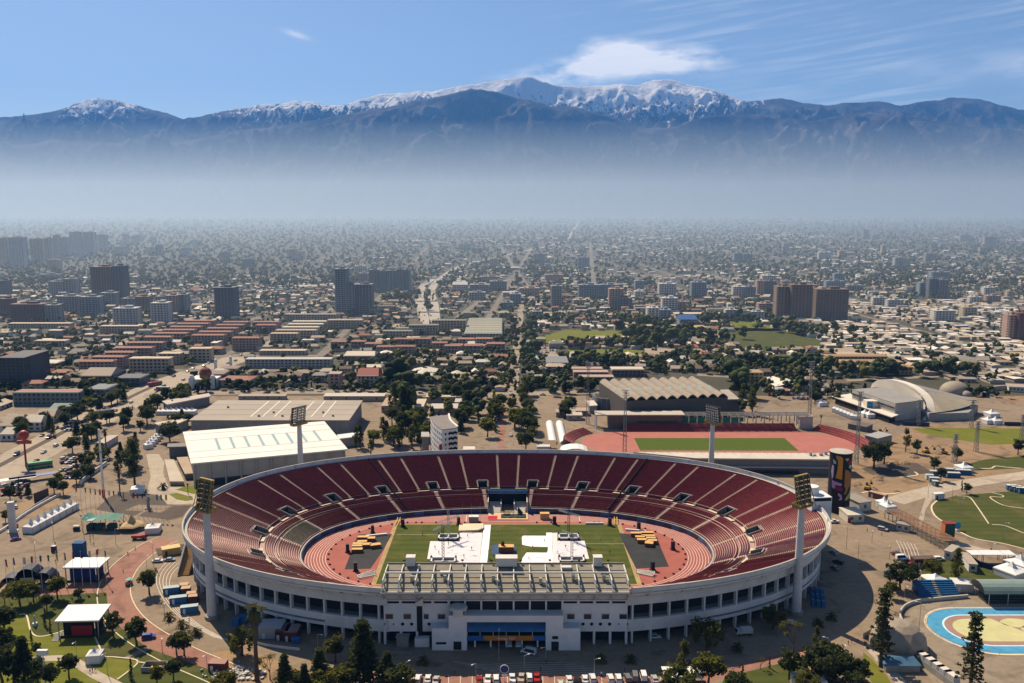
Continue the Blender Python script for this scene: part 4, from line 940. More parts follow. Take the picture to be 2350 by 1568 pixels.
CARCOL=[('white',(.75,.75,.74)),('white',(.68,.69,.70)),('silver',(.42,.43,.44)),('grey',(.16,.165,.17)),('black',(.02,.02,.022)),('red',(.36,.02,.018)),('dark blue',(.02,.05,.16)),('white',(.72,.71,.68)),('maroon',(.14,.02,.025)),('beige',(.42,.36,.27))]
def bus(p,rz,col,label,L_=12.0,h=3.2,cat='bus',name='bus',roofcol=None):
 o=thing(name,label,cat,p,rz); mb=MB(); mb.box((0,0,.45),(L_,2.5,h-.45)); part('body',mb,TGLOSS,o,color=col)
 mb=MB(); mb.box((0,0,h),(L_-.3,2.3,.12)); part('roof',mb,TGLOSS,o,color=roofcol or tuple(min(1,c*1.1) for c in col))
 for s in (-1,1): mb=MB(); mb.box((0,s*1.262,1.5),(L_-.8,.03,1.0)); part('side_window',mb,GLASS,o)
 mb=MB(); mb.box((L_/2+.01,0,1.3),(.03,2.2,1.4)); part('windscreen',mb,GLASS,o)
 for x in (-.3,.32):
  for s in (-1,1): mb=MB(); mb.tube((L_*x,s*1.0,.5),(L_*x,s*1.27,.5),.5,n=10); part('wheel',mb,TYRE,o)
 return o
def truck(p,rz,cab,boxc,label,L_=7.0,h=3.0):
 o=thing('truck',label,'truck',p,rz); mb=MB(); mb.box((-.9,0,.9),(L_-2,2.3,h-.9)); part('cargo_box',mb,TGLOSS,o,color=boxc)
 mb=MB(); mb.hexa([(L_/2-1.8,-1.05,.5),(L_/2,-1.05,.5),(L_/2,1.05,.5),(L_/2-1.8,1.05,.5)],[(L_/2-1.8,-1,2.2),(L_/2-.5,-1,2.2),(L_/2-.5,1,2.2),(L_/2-1.8,1,2.2)]); part('cab',mb,TGLOSS,o,color=cab)
 mb=MB(); mb.add([(L_/2-.02,-.9,1.2),(L_/2-.02,.9,1.2),(L_/2-.4,.85,2.1),(L_/2-.4,-.85,2.1)],[[0,1,2,3]]); part('windscreen',mb,GLASS,o)
 mb=MB(); mb.box((-.5,0,.6),(L_-1,1.0,.3)); part('chassis',mb,BLACK,o)
 for x in (-.32,.33):
  for s in (-1,1): mb=MB(); mb.tube((L_*x,s*.85,.45),(L_*x,s*1.15,.45),.45,n=10); part('wheel',mb,TYRE,o)
 return o
 # tents
def pagoda(p,s,label,group=None,rz=0.0,wall=True,m=CANVAS,h=2.6,pk=2.4):
 o=thing('pagoda_tent',label,'tent',p,rz,group); mb=MB(); a=s/2
 prof=[(a+.12,h),(a,h+.35),(a*.62,h+.75),(a*.28,h+1.35),(a*.1,h+pk*.85),(.03,h+pk)]
 mb.grid([[(i*r,j*r,z) for i,j in ((-1,-1),(0,-1.0),(1,-1),(1,0),(1,1),(0,1),(-1,1),(-1,0))] for r,z in prof],close=True); part('roof',mb,m,o)
 for i,j in ((-1,-1),(1,-1),(1,1),(-1,1)): mb=MB(); mb.bar((i*a,j*a,0),(i*a,j*a,h+.1),.12); part('post',mb,STEEL,o)
 if wall:
  for k,(x,y,w,d) in enumerate(((0,-a,s,.04),(-a,0,.04,s),(a,0,.04,s))): mb=MB(); mb.box((x,y,.05),(w-.15 if w>1 else w,d-.15 if d>1 else d,h-.05)); part('side_wall',mb,m,o)
 return o
def container(p,w,d,h,rz,col,label,group=None,name='container',cat='container',roofcol=None,door=True):
 o=thing(name,label,cat,p,rz,group); mb=MB(); mb.box((0,0,.1),(w,d,h-.1)); n=int(w/.6)
 for i in range(n):
  for s in (-1,1): mb.box((-w/2+(i+.5)*w/n,s*d/2,.2),(.2,.08,h-.35))
 part('body',mb,TINT,o,color=col); mb=MB(); mb.box((0,0,h),(w+.08,d+.08,.1)); part('roof',mb,TINT,o,color=roofcol or col)
 if door: mb=MB(); mb.box((-w*.28,-d/2-.06,.12),(.9,.06,2.0)); part('door',mb,CANVAS if col[0]<.5 else BLACK,o)
 return o
def lamp_post(p,h,label,group=None,arms=1,rz=0.0):
 o=thing('street_lamp',label,'lamp post',p,rz,group); mb=MB(); mb.tube((0,0,0),(0,0,h),.11,.07,6); part('pole',mb,STEEL,o)
 for s in ((1,) if arms==1 else (-1,1)):
  mb=MB(); mb.tube((0,0,h-.1),(s*1.3,0,h+.15),.05,.05,5); mb.box((s*1.6,0,h+.08),(.8,.3,.14)); part('lamp_head',mb,CANVAS,o)
 return o
FLAGC=[(.30,.02,.03),(.02,.06,.25),(.55,.56,.55),(.45,.03,.03),(.03,.2,.42),(.02,.22,.07),(.55,.4,.03),(.25,.03,.1)]
def flagpole(p,h,i,label,group,flag=True):
 o=thing('flagpole',label,'flagpole',p,0,group); mb=MB(); mb.tube((0,0,0),(0,0,h),.1,.06,6); part('pole',mb,WHITE,o)
 mb=MB(); mb.ball((0,0,h),.14,5); part('finial',mb,WHITE,o)
 if flag:
  mb=MB(); rq=random.Random(i); w=rq.uniform(.5,.9)
  mb.grid([[(.05+w*t+.1*math.sin(6*t+i),.22*math.sin(5*t+z+i),h-.2-z*1.3-.5*t*z) for t in (0,.25,.5,.75,1)] for z in (0,.6,1.2,1.8)]); part('flag',mb,TINT,o,color=FLAGC[i%8])
 return o
 # people: one continuous skinned body
def person_mesh(walk):
 me=bpy.data.meshes.new('body'); s=.34 if walk else .1
 V=[(0,0,.95),(0,0,1.2),(0,0,1.42),(0,0,1.53),(0,0.02,1.68),(.19,0,1.4),(.25,s*.5,1.12),(.24,s*.9,.9),(-.19,0,1.4),(-.25,-s*.5,1.12),(-.24,-s*.7,.9),(.1,0,.88),(.11,-s*.6,.48),(.11,-s,.06),(-.1,0,.88),(-.11,s*.7,.48),(-.11,s,.06),(.11,-s+.16,.03),(-.11,s+.16,.03)]
 E_=[(0,1),(1,2),(2,3),(3,4),(2,5),(5,6),(6,7),(2,8),(8,9),(9,10),(0,11),(11,12),(12,13),(0,14),(14,15),(15,16),(13,17),(16,18)]
 rad=[.15,.15,.16,.06,.11,.07,.05,.035,.07,.05,.035,.1,.07,.045,.1,.07,.045,.035,.035]
 me.from_pydata(V,E_,[]); o=bpy.data.objects.new('figure',me); COL.objects.link(o); m=o.modifiers.new('skin','SKIN')
 if not me.skin_vertices:
  with bpy.context.temp_override(object=o,active_object=o): bpy.ops.mesh.customdata_skin_add()
 for i,r in enumerate(rad): me.skin_vertices[0].data[i].radius=(r,r*.8); me.skin_vertices[0].data[i].use_root=(i==0)
 o.modifiers.new('sub','SUBSURF').levels=1
 dg=bpy.context.evaluated_depsgraph_get(); out=bpy.data.meshes.new_from_object(o.evaluated_get(dg)); bpy.data.objects.remove(o)
 out.materials.clear()
 for nm,c in (('skin_tone',(.32,.19,.13)),('hair_dark',(.02,.014,.01)),('trousers',(.03,.035,.06))): out.materials.append(mat(nm,c))
 out.materials.append(TINT)
 for f in out.polygons:
  z=f.center.z; ax=abs(f.center.x)
  f.material_index=1 if z>1.70 or (z>1.6 and f.center.y<-.02) else 0 if z>1.5 or (ax>.2 and z<.98) else 2 if z<.95 else 3
  f.use_smooth=True
 return out
PERS=[person_mesh(False),person_mesh(True)]
def person(p,rz,col,label,group=None,walk=0):
 o=link('person',PERS[walk],None,p,rz,col); return tag(o,label,'person',group)
def patch(name,zf,pts,z,m):
 mb=MB(); mb.sheet([tuple(g(zf,x,y))[:2] for x,y in pts],z); return struct(name,mb,m)
def smooth(pts,n=6):
 """Catmull-Rom through points"""
 P=[Vector(p) for p in pts]; out=[]
 for i in range(len(P)-1):
  a,b,c,d=P[max(0,i-1)],P[i],P[i+1],P[min(len(P)-1,i+2)]
  for k in range(n):
   t=k/n; out.append(.5*((2*b)+(c-a)*t+(2*a-5*b+4*c-d)*t*t+(3*b-a-3*c+d)*t ** 3))
 return out+[P[-1]]
def strip(mb,path,w,z,mi=0,h=None):
 """ribbon of width w along a ground path; with h it is a low wall"""
 P=[Vector((p[0],p[1])) for p in path]; Lf,Rt=[],[]
 for i,p in enumerate(P):
  d=(P[min(i+1,len(P)-1)]-P[max(i-1,0)]).normalized(); n_=Vector((-d.y,d.x))*w/2; Lf.append(p+n_); Rt.append(p-n_)
 if h is None: mb.grid([[(p.x,p.y,z) for p in Rt],[(p.x,p.y,z) for p in Lf]],mi)
 else: mb.grid([[(p.x,p.y,z) for p in Rt],[(p.x,p.y,z+h) for p in Rt],[(p.x,p.y,z+h) for p in Lf],[(p.x,p.y,z) for p in Lf]],mi)
 return mb
def band_road(name,zf,pts,w,z,m,n=6):
 mb=MB(); strip(mb,smooth([tuple(g(zf,x,y))[:2] for x,y in pts],n),w,z); return struct(name,mb,m)
def wallrun(name,zf,pts,w,h,m,label,cat='wall',n=4,z=0.0):
 mb=MB(); strip(mb,smooth([tuple(g(zf,x,y))[:2] for x,y in pts],n),w,z,h=h); return single(name,mb,m,label,cat)
 # ------------------------------------------------------------------ grounds round the stadium: paving, lawns, paths
LAWN=pitch_mat('park_lawn',(0.055,0.068,0.016),(0.068,0.080,0.02),(0.15,0.115,0.05),0.06)
LAWNB=pitch_mat('park_lawn_bright',(0.12,0.135,0.016),(0.14,0.15,0.02),(0.21,0.175,0.045),0.08)
REDP=paving('red_pavers',(0.24,0.105,0.08),(0.31,0.165,0.12),.35)
KERB=mat('cream_kerb',(0.62,0.52,0.36),0.9,0.1,0.4)
SAND=paving('dirt_sand',(0.32,0.21,0.115),(0.20,0.135,0.08),.6)
GREYP=paving('grey_paving',(0.23,0.185,0.135),(0.28,0.225,0.165))
EARTH=mat('dark_earth',(0.085,0.065,0.05),0.95,0.25,0.1)
PALE=paving('pale_paving',(0.36,0.30,0.23),(0.44,0.37,0.29),.3)
ASPH=paving('asphalt',(0.15,0.13,0.105),(0.20,0.17,0.135))
mb=MB(); mb.sheet([(-430,150),(430,150),(430,682),(-430,682)],0.0); struct('plaza_pavement',mb,PAVE)
patch('lawn',z1,[(-500,880),(300,882),(840,852),(855,1000),(905,1090),(1000,1165),(1165,1290),(1400,1375),(1680,1470),(1700,1900),(-500,1900)],0.008,LAWN)
patch('lawn_bright',z1,[(-300,1040),(205,1035),(235,1140),(275,1195),(335,1203),(500,1160),(745,1195),(815,1355),(560,1365),(100,1390),(-300,1410)],0.014,LAWNB)
patch('lawn_bright',z1,[(60,1415),(280,1392),(540,1392),(700,1480),(785,1535),(740,1640),(0,1700),(-60,1500)],0.014,LAWNB)
patch('lawn_bright',z1,[(640,1370),(830,1365),(1080,1395),(1080,1425),(925,1540),(760,1470)],0.014,LAWNB)
band_road('footpath',z1,[(-300,1425),(0,1405),(250,1383),(450,1370),(560,1385),(650,1435),(760,1505),(900,1575),(1060,1660)],3.6,0.020,PALE)
band_road('footpath',z1,[(1180,1283),(1095,1325),(1010,1372)],3.0,0.020,PAVE)
band_road('footpath',z1,[(740,1150),(880,1128)],3.0,0.020,SAND)
def kerb(zf,pts,w=0.55):
 mb=MB(); strip(mb,smooth([tuple(g(zf,x,y))[:2] for x,y in pts]),w,0.0,h=0.16); struct('kerb',mb,KERB)
kerb(z1,[(150,1030),(208,1034),(238,1145),(272,1192),(332,1201),(420,1183),(502,1155)])
kerb(z1,[(745,1195),(788,1290),(822,1356),(900,1364),(1045,1380),(1088,1402),(1045,1452),(925,1542)])
kerb(z1,[(1088,1402),(1150,1412)])
# red paver walk curving round the left end, the front parking strip
def redwalk():
 mid=[(1330,430),(1180,500),(1010,630),(920,760),(900,880),(940,1000),(1030,1110),(1180,1220),(1420,1350),(1700,1470),(1900,1560)]
 band_road('paved_walk',z1,mid,11.5,0.006,REDP)
 for o,nm in ((1,0),(-1,1)):
  P=smooth([tuple(g(z1,x,y))[:2] for x,y in mid]); Q=[]
  for i,p in enumerate(P):
   d=(P[min(i+1,len(P)-1)]-P[max(i-1,0)]).normalized(); Q.append((p.x-d.y*o*5.9,p.y+d.x*o*5.9))
  mb=MB(); strip(mb,Q,0.4,0.0,h=0.13); struct('kerb',mb,KERB)
 patch('paved_walk',z1,[(-400,860),(300,838),(560,800),(860,768),(860,850),(300,880),(-400,905)],0.0065,REDP)
redwalk()
patch('parking_paving',z3,[(-600,1190),(300,1150),(2400,1150),(2500,1240),(2500,1500),(-600,1500)],0.006,REDP)
patch('dirt_strip',z1,[(1690,1330),(1900,1290),(2140,1370),(2400,1460),(2400,1800),(1720,1800),(1660,1480)],0.011,SAND)
patch('paved_walk',z4,[(560,1330),(1040,1430),(1400,1330),(1860,1215),(1900,1260),(1500,1390),(1040,1510),(560,1700)],0.0075,REDP)
patch('lawn',z4,[(1050,1510),(1500,1400),(1760,1330),(1900,1500),(2150,1560),(2150,1800),(900,1800)],0.012,LAWN)
# painted arcs and bay lines on the paving
mb=MB()
for k in range(5):
 P=smooth([tuple(g(z1,x+26*k,y+6*k))[:2] for x,y in ((1330,600),(1250,690),(1240,800),(1330,960),(1480,1090),(1700,1210))]); strip(mb,P,0.16,0.009)
struct('bay_marking',mb,LINE)
mb=MB()
for k in range(6):
 P=smooth([tuple(g(z5,x+28*k,y+6*k))[:2] for x,y in ((700,440),(725,490),(745,550),(760,600))]); strip(mb,P,0.16,0.009)
struct('bay_marking',mb,LINE)
mb=MB()
for k in range(28):
 a=g(z3,-100+k*95,1150); b=g(z3,-100+k*95-8+k*.6,1250); strip(mb,[(a.x,a.y),(b.x,b.y)],0.14,0.010)
struct('bay_marking',mb,LINE)
mb=MB()
for k in range(7):
 P=smooth([tuple(g(z3,x+30,y+k*16))[:2] for x,y in ((760+60*k,1040),(1000+60*k,1062),(1300+70*k,1052),(1700+60*k,1045))]); strip(mb,P,0.10,0.0085)
struct('bay_marking',mb,LINE)
# ------------------------------------------------------------------ left plaza
grp='flagpoles in front of the blue stage'
for i,(x,y,yb) in enumerate(((48,590,862),(110,575,858),(188,572,852),(252,565,846),(322,558,838),(383,555,832),(448,545,824),(510,536,816),(575,530,806),(640,528,800),(705,522,794),(766,512,784),(828,520,772))):
 b=z1(x+14,yb); p=at(*b); flagpole(p,zat(b[0],z1(x,y)[1],p.y),i,'white flagpole with hanging flag, %s from the left in the row by the blue stage'%nth(i),grp)
for i in range(20):
 x=680+i*41.5; yb=1225+i*6.5-(i*i)*.12; b=z6(x,yb); p=at(*b)
 flagpole(p,12.5,i+3,'thin white flagpole, %s from the left in the curved row behind the brown tent'%nth(i),'curved row of flagpoles',i%5 not in (1,))
 # tents and stalls
A0,A1=g(z1,250,372),g(z1,560,205)
for i in range(7):
 q=A0.lerp(A1,i/6.0); pagoda(q,5.2,'white peaked tent, %s of seven in the long row by the wall'%nth(i),'long row of seven white tents',math.atan2(A1.y-A0.y,A1.x-A0.x),h=2.8,pk=3.6)
wallrun('boundary_wall',z1,[(-60,420),(60,345),(190,250),(330,165),(480,85)],0.4,1.4,WHITE,'white boundary wall running behind the long row of tents')
wallrun('boundary_wall',z6,[(700,1010),(800,930),(870,880),(940,830)],0.4,2.6,WHITE,'pale boundary wall beside the car park')
mb=MB(); mb.box((0,0,0),(4,4,.4)); mb.box((0,0,.4),(2.8,2.4,14.0)); single('white_pylon',mb,POLE,'tall white rectangular pylon at the left edge beside the wall','pylon',g(z1,103,372),.3)
o=thing('tall_mast','very tall thin white mast with red foot beside the plaza','mast',g(z6,915,1108)); ht=zat(z6(915,1108)[0],z6(880,510)[1],g(z6,915,1108).y)
mb=MB(); mb.tube((0,0,0),(0,0,ht),.65,.5,10); part('pole',mb,WHITE,o); mb=MB(); mb.tube((0,0,0),(0,0,4),.8,.75,10); part('foot',mb,mat('red_paint',(.4,.05,.03),.6),o); mb=MB(); mb.tube((0,0,ht*.66),(0,0,ht*.68),.8,.8,10); part('collar',mb,CONCD,o)
def stage(name,label,p,w,d,h,rz,roofm,wallcol,cat='stage',deck=0.9,skew=0.0):
 o=thing(name,label,cat,p,rz); mb=MB(); mb.box((0,0,0),(w,d,deck)); part('deck',mb,BLACK,o)
 mb=MB(); mb.hexa([(-w/2-.8,-d/2-.8,h),(w/2+.8,-d/2-.8,h),(w/2+.8,d/2+.8,h+skew),(-w/2-.8,d/2+.8,h+skew)],[(-w/2-.8,-d/2-.8,h+.5),(w/2+.8,-d/2-.8,h+.5),(w/2+.8,d/2+.8,h+.5+skew),(-w/2-.8,d/2+.8,h+.5+skew)]); part('roof',mb,roofm,o)
 for i,j in ((-1,-1),(1,-1),(1,1),(-1,1)): mb=MB(); mb.bar((i*w/2,j*d/2,0),(i*w/2,j*d/2,h+.2),.3); part('post',mb,STEEL,o)
 mb=MB(); mb.box((0,-d/2+.4,deck),(w*.78,.2,h-deck-.4)); part('front_cloth',mb,TINT,o,color=wallcol)
 mb=MB(); mb.box((w*.36,d*.1,deck),(.2,d*.7,h-deck-.4)); part('side_cloth',mb,TINT,o,color=wallcol)
 return o
stage('roofed_stage','blue stage with flat white roof behind the row of flagpoles',g(z1,650,775)+Vector((0,4.5,0)),13,8.5,6.2,0.02,CANVAS,(.015,.03,.16))
so=stage('roofed_stage','stage with tilted white roof and red box on the lawn',g(z1,625,1215)+Vector((-.5,5,0)),13.5,9,6.2,0.05,CANVAS,(.012,.012,.014),skew=1.0)
mb=MB(); mb.box((1.2,-3.9,.9),(7,1.6,3.6)); part('red_box',mb,mat('crimson',(.30,.012,.03),.6),so)
for i in range(7): mb=MB(); mb.box((-7.3,-6.4+i*.5,0),(2.2,.5,.2+.18*i)); part('step',mb,CONC,so)
gk=thing('market_stall','open stall under a sagging green awning near the curved flagpoles','stall',g(z1,785,372)+Vector((0,4,0))); mb=MB()
mb.grid([[(x,y,5.2+(.5*abs(x)/7) ** 2*2-.6*math.sin((x+8)*.45)+(.4 if y>0 else 0)) for x in np.linspace(-8.5,8.5,12)] for y in (-4,-1.5,1.5,4)]); part('awning',mb,mat('green_canvas',(.03,.16,.13),.7,.2,.3),gk)
mb=MB(); mb.grid([[(x,y,5.5-.5*math.sin((x+8)*.45)) for x in np.linspace(-7.5,-3,5)] for y in (-3.6,0,3.0)]); part('awning_patch',mb,mat('pale_green',(.30,.42,.38),.7),gk)
for x in (-8,-3,3,8):
 for y in (-3.8,3.8): mb=MB(); mb.bar((x,y,0),(x,y,5.2),.16); part('post',mb,BLACK,gk)
for x,c in ((-5,(.03,.05,.04)),(-1,(.02,.08,.08)),(4.5,(.02,.07,.07))): mb=MB(); mb.box((x,-1,0),(3.4,3.6,2.6)); part('counter',mb,TINT,gk,color=c)
mb=MB(); mb.box((1.4,-2,0),(1,.8,1.6)); part('orange_bin',mb,TINT,gk,color=(.5,.12,.02))
bt=thing('brown_tent','low brown pointed tent beside the small white tent','tent',g(z1,1020,372)+Vector((0,3,0))); mb=MB(); mb.lathe((0,0,0),[(6.0,2.2),(5.2,2.7),(2.2,3.6),(.1,7.2)],6); part('roof',mb,mat('tan_canvas',(.42,.29,.15),.8),bt)
for a in range(6): mb=MB(); mb.bar((5.7*math.cos(a*1.047),5.7*math.sin(a*1.047),0),(5.7*math.cos(a*1.047),5.7*math.sin(a*1.047),2.4),.14); part('post',mb,BLACK,bt)
pagoda(g(z1,1190,395)+Vector((0,3,0)),6.2,'single white peaked tent beside the brown pointed tent',None,.2)
truck(g(z1,1100,432),.05,(.30,.02,.02),(.34,.03,.03),'red truck in front of the small white tent',6.5,2.0)
pagoda(g(z1,1070,80)+Vector((0,3,0)),6.5,'white peaked tent in the dark garden behind the flagpoles',None,.3)
def cart(p,rz,col,roof,label):
 o=thing('service_cart',label,'cart',p,rz); mb=MB(); mb.box((0,0,.3),(2.6,1.6,1.1)); part('body',mb,TINT,o,color=col); mb=MB(); mb.box((0,0,2.2),(2.8,1.9,.15)); part('roof',mb,TINT,o,color=roof)
 for i,j in ((-1,-1),(1,-1),(1,1),(-1,1)): mb=MB(); mb.bar((i*1.2,j*.75,1.2),(i*1.2,j*.75,2.3),.08); part('post',mb,BLACK,o)
 for i,j in ((-1,-1),(1,-1),(1,1),(-1,1)): mb=MB(); mb.tube((i*.9,j*.75,.3),(i*.9,j*.9,.3),.3,n=8); part('wheel',mb,TYRE,o)
cart(g(z1,605,362),0,(.02,.03,.05),(.6,.52,.38),'small dark cart with cream roof left of the green awning')
cart(g(z1,1018,790),1.4,(.5,.25,.25),(.16,.42,.32),'small cart with green roof driving on the curved road')
container(g(z1,632,560),4.6,3.4,6.0,0,(.02,.10,.24),'tall blue kiosk standing alone on the plaza',name='blue_kiosk',cat='kiosk',door=False)
container(g(z1,427,530),1.8,1.6,2.6,0,(.05,.05,.09),'small dark booth with pale roof on a square base',name='booth',cat='booth',roofcol=(.6,.6,.6),door=False)
for i,(x,y,w,h,lab) in enumerate(((75,850,8.5,6.0,'black inflatable dome stall, left of the screen'),(215,835,10,8.8,'tall black arched stall with a pale screen'),(330,820,9.0,6.5,'black inflatable dome stall, right of the screen'))):
 o=thing('inflatable_stall',lab,'stall',g(z1,x,y)+Vector((0,3,0)),.1); mb=MB(); n=9
 mb.grid([[(w/2*math.cos(t),y_,h*max(.05,math.sin(t)) ** .6) for t in np.linspace(0.02,math.pi-.02,n)] for y_ in (-3,-1,1.5,3)]); mb.add([(w/2*math.cos(t),3,h*max(.05,math.sin(t)) ** .6) for t in np.linspace(0.02,math.pi-.02,n)],[list(range(n))]); part('arch',mb,mat('navy_vinyl',(.012,.016,.03),.45,.3,.4),o)
 if i==1: mb=MB(); mb.box((0,-3.2,.6),(5.2,.2,4.6)); part('screen',mb,mat('cream_screen',(.55,.45,.28),.6),o)
 mb=MB(); mb.box((0,-1,0),(w*.6,2,1.1)); part('counter',mb,BLUE,o)
patch('dark_garden',z1,[(755,200),(860,100),(960,60),(1180,75),(1300,100),(1370,165),(1510,165),(1440,255),(1340,280),(1000,240)],0.010,EARTH)
patch('garden_court',z1,[(985,205),(1090,160),(1370,168),(1270,222),(1150,212),(1090,252),(1060,250),(1130,210)],0.016,PAVE)
mb=MB(); mb.lathe((0,0,0),[(1.8,0),(1.8,.6),(.9,.8),(.7,3.5),(1.3,5.2),(.4,6.5)],8); single('monument',mb,CONCD,'grey stone monument in the paved court of the dark garden','monument',g(z1,1172,192))
patch('pale_walk',z6,[(1290,730),(1400,730),(1450,800),(1440,900),(1490,1020),(1650,1010),(1780,1110),(1700,1170),(1480,1175),(1400,1085),(1290,1080),(1330,930)],0.012,PALE)
patch('lawn',z6,[(1490,1085),(1560,1072),(1700,1110),(1705,1135),(1640,1145),(1560,1130)],0.02,LAWNB); patch('lawn',z6,[(1550,1045),(1650,1010),(1790,1005),(1810,1090),(1700,1080)],0.02,LAWNB)
# utilities beside the left end of the oval
container(g(z1,1350,545),7.5,4.4,3.0,.5,(.50,.36,.14),'yellow cabin in the yard beside the left end of the stadium',name='cabin',cat='cabin',roofcol=(.62,.47,.22))
mb=MB(); mb.box((0,0,0),(13,8,.3)); single('dark_platform',mb,EARTH,'dark platform under the yellow cabin','platform',g(z1,1330,530)+Vector((1,2,.01)),.5)
car('sedan',g(z1,1245,612),.1,(.72,.72,.72),'white car parked beside the dark platform'); car('sedan',g(z1,1340,603),.1,(.30,.36,.45),'silver car parked beside the white car near the yellow cabin')
st=thing('external_stair','outside stair with orange mesh against the left end of the stadium','stair',g(z1,1440,705)); mb=MB(); mb.hexa([(-1,-2,0),(3.4,-2,0),(3.4,8,0),(-1,8,0)],[(-1,-2,.4),(3.4,-2,.4),(3.4,8,8.8),(-1,8,8.8)]); part('ramp',mb,mat('orange_mesh',(.34,.19,.07),.8,.5,1.6),st); mb=MB(); mb.bar((-1.2,-2,.8),(-1.2,8,9.6),.5,1.2); part('side_wall',mb,WHITE,st)
for x,y,w,lab in ((1355,858,6.0,'nearest the small car park'),(1410,935,6.2,'in the middle of the yard'),(1497,1010,6.2,'nearest the floodlight tower')): container(g(z1,x,y),w,2.5,2.6,.28,(.05,.16,.34),'blue container in the yard by the left floodlight tower, '+lab,'blue containers by the left tower',roofcol=(.4,.5,.55))
for x,y,lab in ((1455,835,'back'),(1470,862,'second'),(1512,905,'third'),(1528,925,'front')): container(g(z1,x,y),3.4,2.8,2.6,.2,(.12,.06,.05),'small brown box with tan lid, %s of four by the left floodlight tower'%lab,'brown boxes by the left tower',name='brown_box',cat='box',roofcol=(.52,.36,.24),door=False)
car('suv',g(z1,1175,1215),.25,(.02,.05,.30),'dark blue car parked under the tree beside the red walk')
container(g(z1,1725,1462),5.6,3.2,2.9,-.05,(.16,.03,.03),'dark red container at the edge of the dirt strip',roofcol=(.35,.2,.17))
rq=random.Random(9); mb=MB()
for _ in range(160):
 x,y=rq.gauss(0,4),rq.gauss(0,2.4); mb.box((x,y,rq.uniform(0,.3)),(rq.uniform(.3,1.4),rq.uniform(.3,1.2),rq.uniform(.2,.7)),rq.uniform(0,3))
o=single('rubbish_heap',mb,mat('rubbish',(.42,.40,.37),.8,.6,.9),'heap of pale rubbish sacks under the dark conifers','rubbish',g(z1,1840,1500),kind='stuff')
pagoda(g(z1,730,1418)+Vector((0,2,0)),4.6,'small white peaked tent on the bright lawn by the footpath',None,.15)
o=thing('open_planter','open wooden box frame lying on the lawn','planter',g(z1,1222,1455));
for a,b in (((-3.5,-2),(3.5,-2)),((3.5,-2),(3.5,2)),((3.5,2),(-3.5,2)),((-3.5,2),(-3.5,-2))): mb=MB(); mb.bar((*a,.8),(*b,.8),.3,1.6); part('side',mb,CONCD,o)
mb=MB(); mb.box((.5,0,.1),(3.4,1.3,.6)); part('soil',mb,WOOD,o)
mb=MB(); mb.lathe((0,0,0),[(.9,0),(.9,1.1),(.35,1.2),(.3,2.4),(.5,3.0),(.15,3.8)],8); single('statue',mb,mat('statue_grey',(.45,.52,.52),.6),'small pale statue on a dark plinth in the lawn','statue',g(z1,277,1115))
mb=MB(); mb.tube((0,0,0),(0,0,11),.22,.16,8); mb.box((0,0,11),(3.2,1.0,1.5)); single('lattice_mast',mb,CANVAS,'white lamp mast with a lamp cluster in the lower left trees','mast',g(z1,360,1600))
lp=0
for zf,x,y,yt,lab in ((z1,1160,690,575,'inside the left ring road'),(z1,1215,660,465,'at the yard with the parked cars'),(z1,1300,1050,930,'with a turquoise banner by the ring road'),(z1,1497,1165,1040,'with a turquoise banner near the left floodlight tower'),(z1,1640,1535,1340,'by the dark red container'),(z1,608,1375,1240,'behind the small lawn tent'),(z1,850,1500,1330,'beside the footpath on the lawn'),(z1,1282,1325,1205,'beside the diagonal path'),(z1,290,700,470,'behind the screen stall'),(z1,425,445,310,'on the open plaza left of the kiosk'),(z1,665,430,270,'in front of the green awning'),(z1,915,470,350,'between the brown tent and the road'),(z2,960,1260,1060,'in the shade of the facade'),(z3,1160,1040,800,'in front of the portico, left'),(z3,1540,1050,1000,'in front of the portico, right'),(z3,405,1180,1090,'between the white cars at lower left'),(z3,975,1185,1085,'beside the red car'),(z3,1365,1120,1090,'between the parked pickups'),(z3,1930,1150,1080,'behind the right group of cars')):
 b=zf(x,y); p=at(*b); h_=max(5.5,zat(b[0],zf(x,yt)[1],p.y)); lo_=lamp_post(p,h_,'thin grey lamp post '+lab,'lamp posts of the grounds',rz=x*.7)
 if 'banner' in lab: mb=MB(); mb.box((-.5,0,h_*.55),(.8,.06,2.2)); part('banner',mb,TINT,lo_,color=(.04,.34,.42))
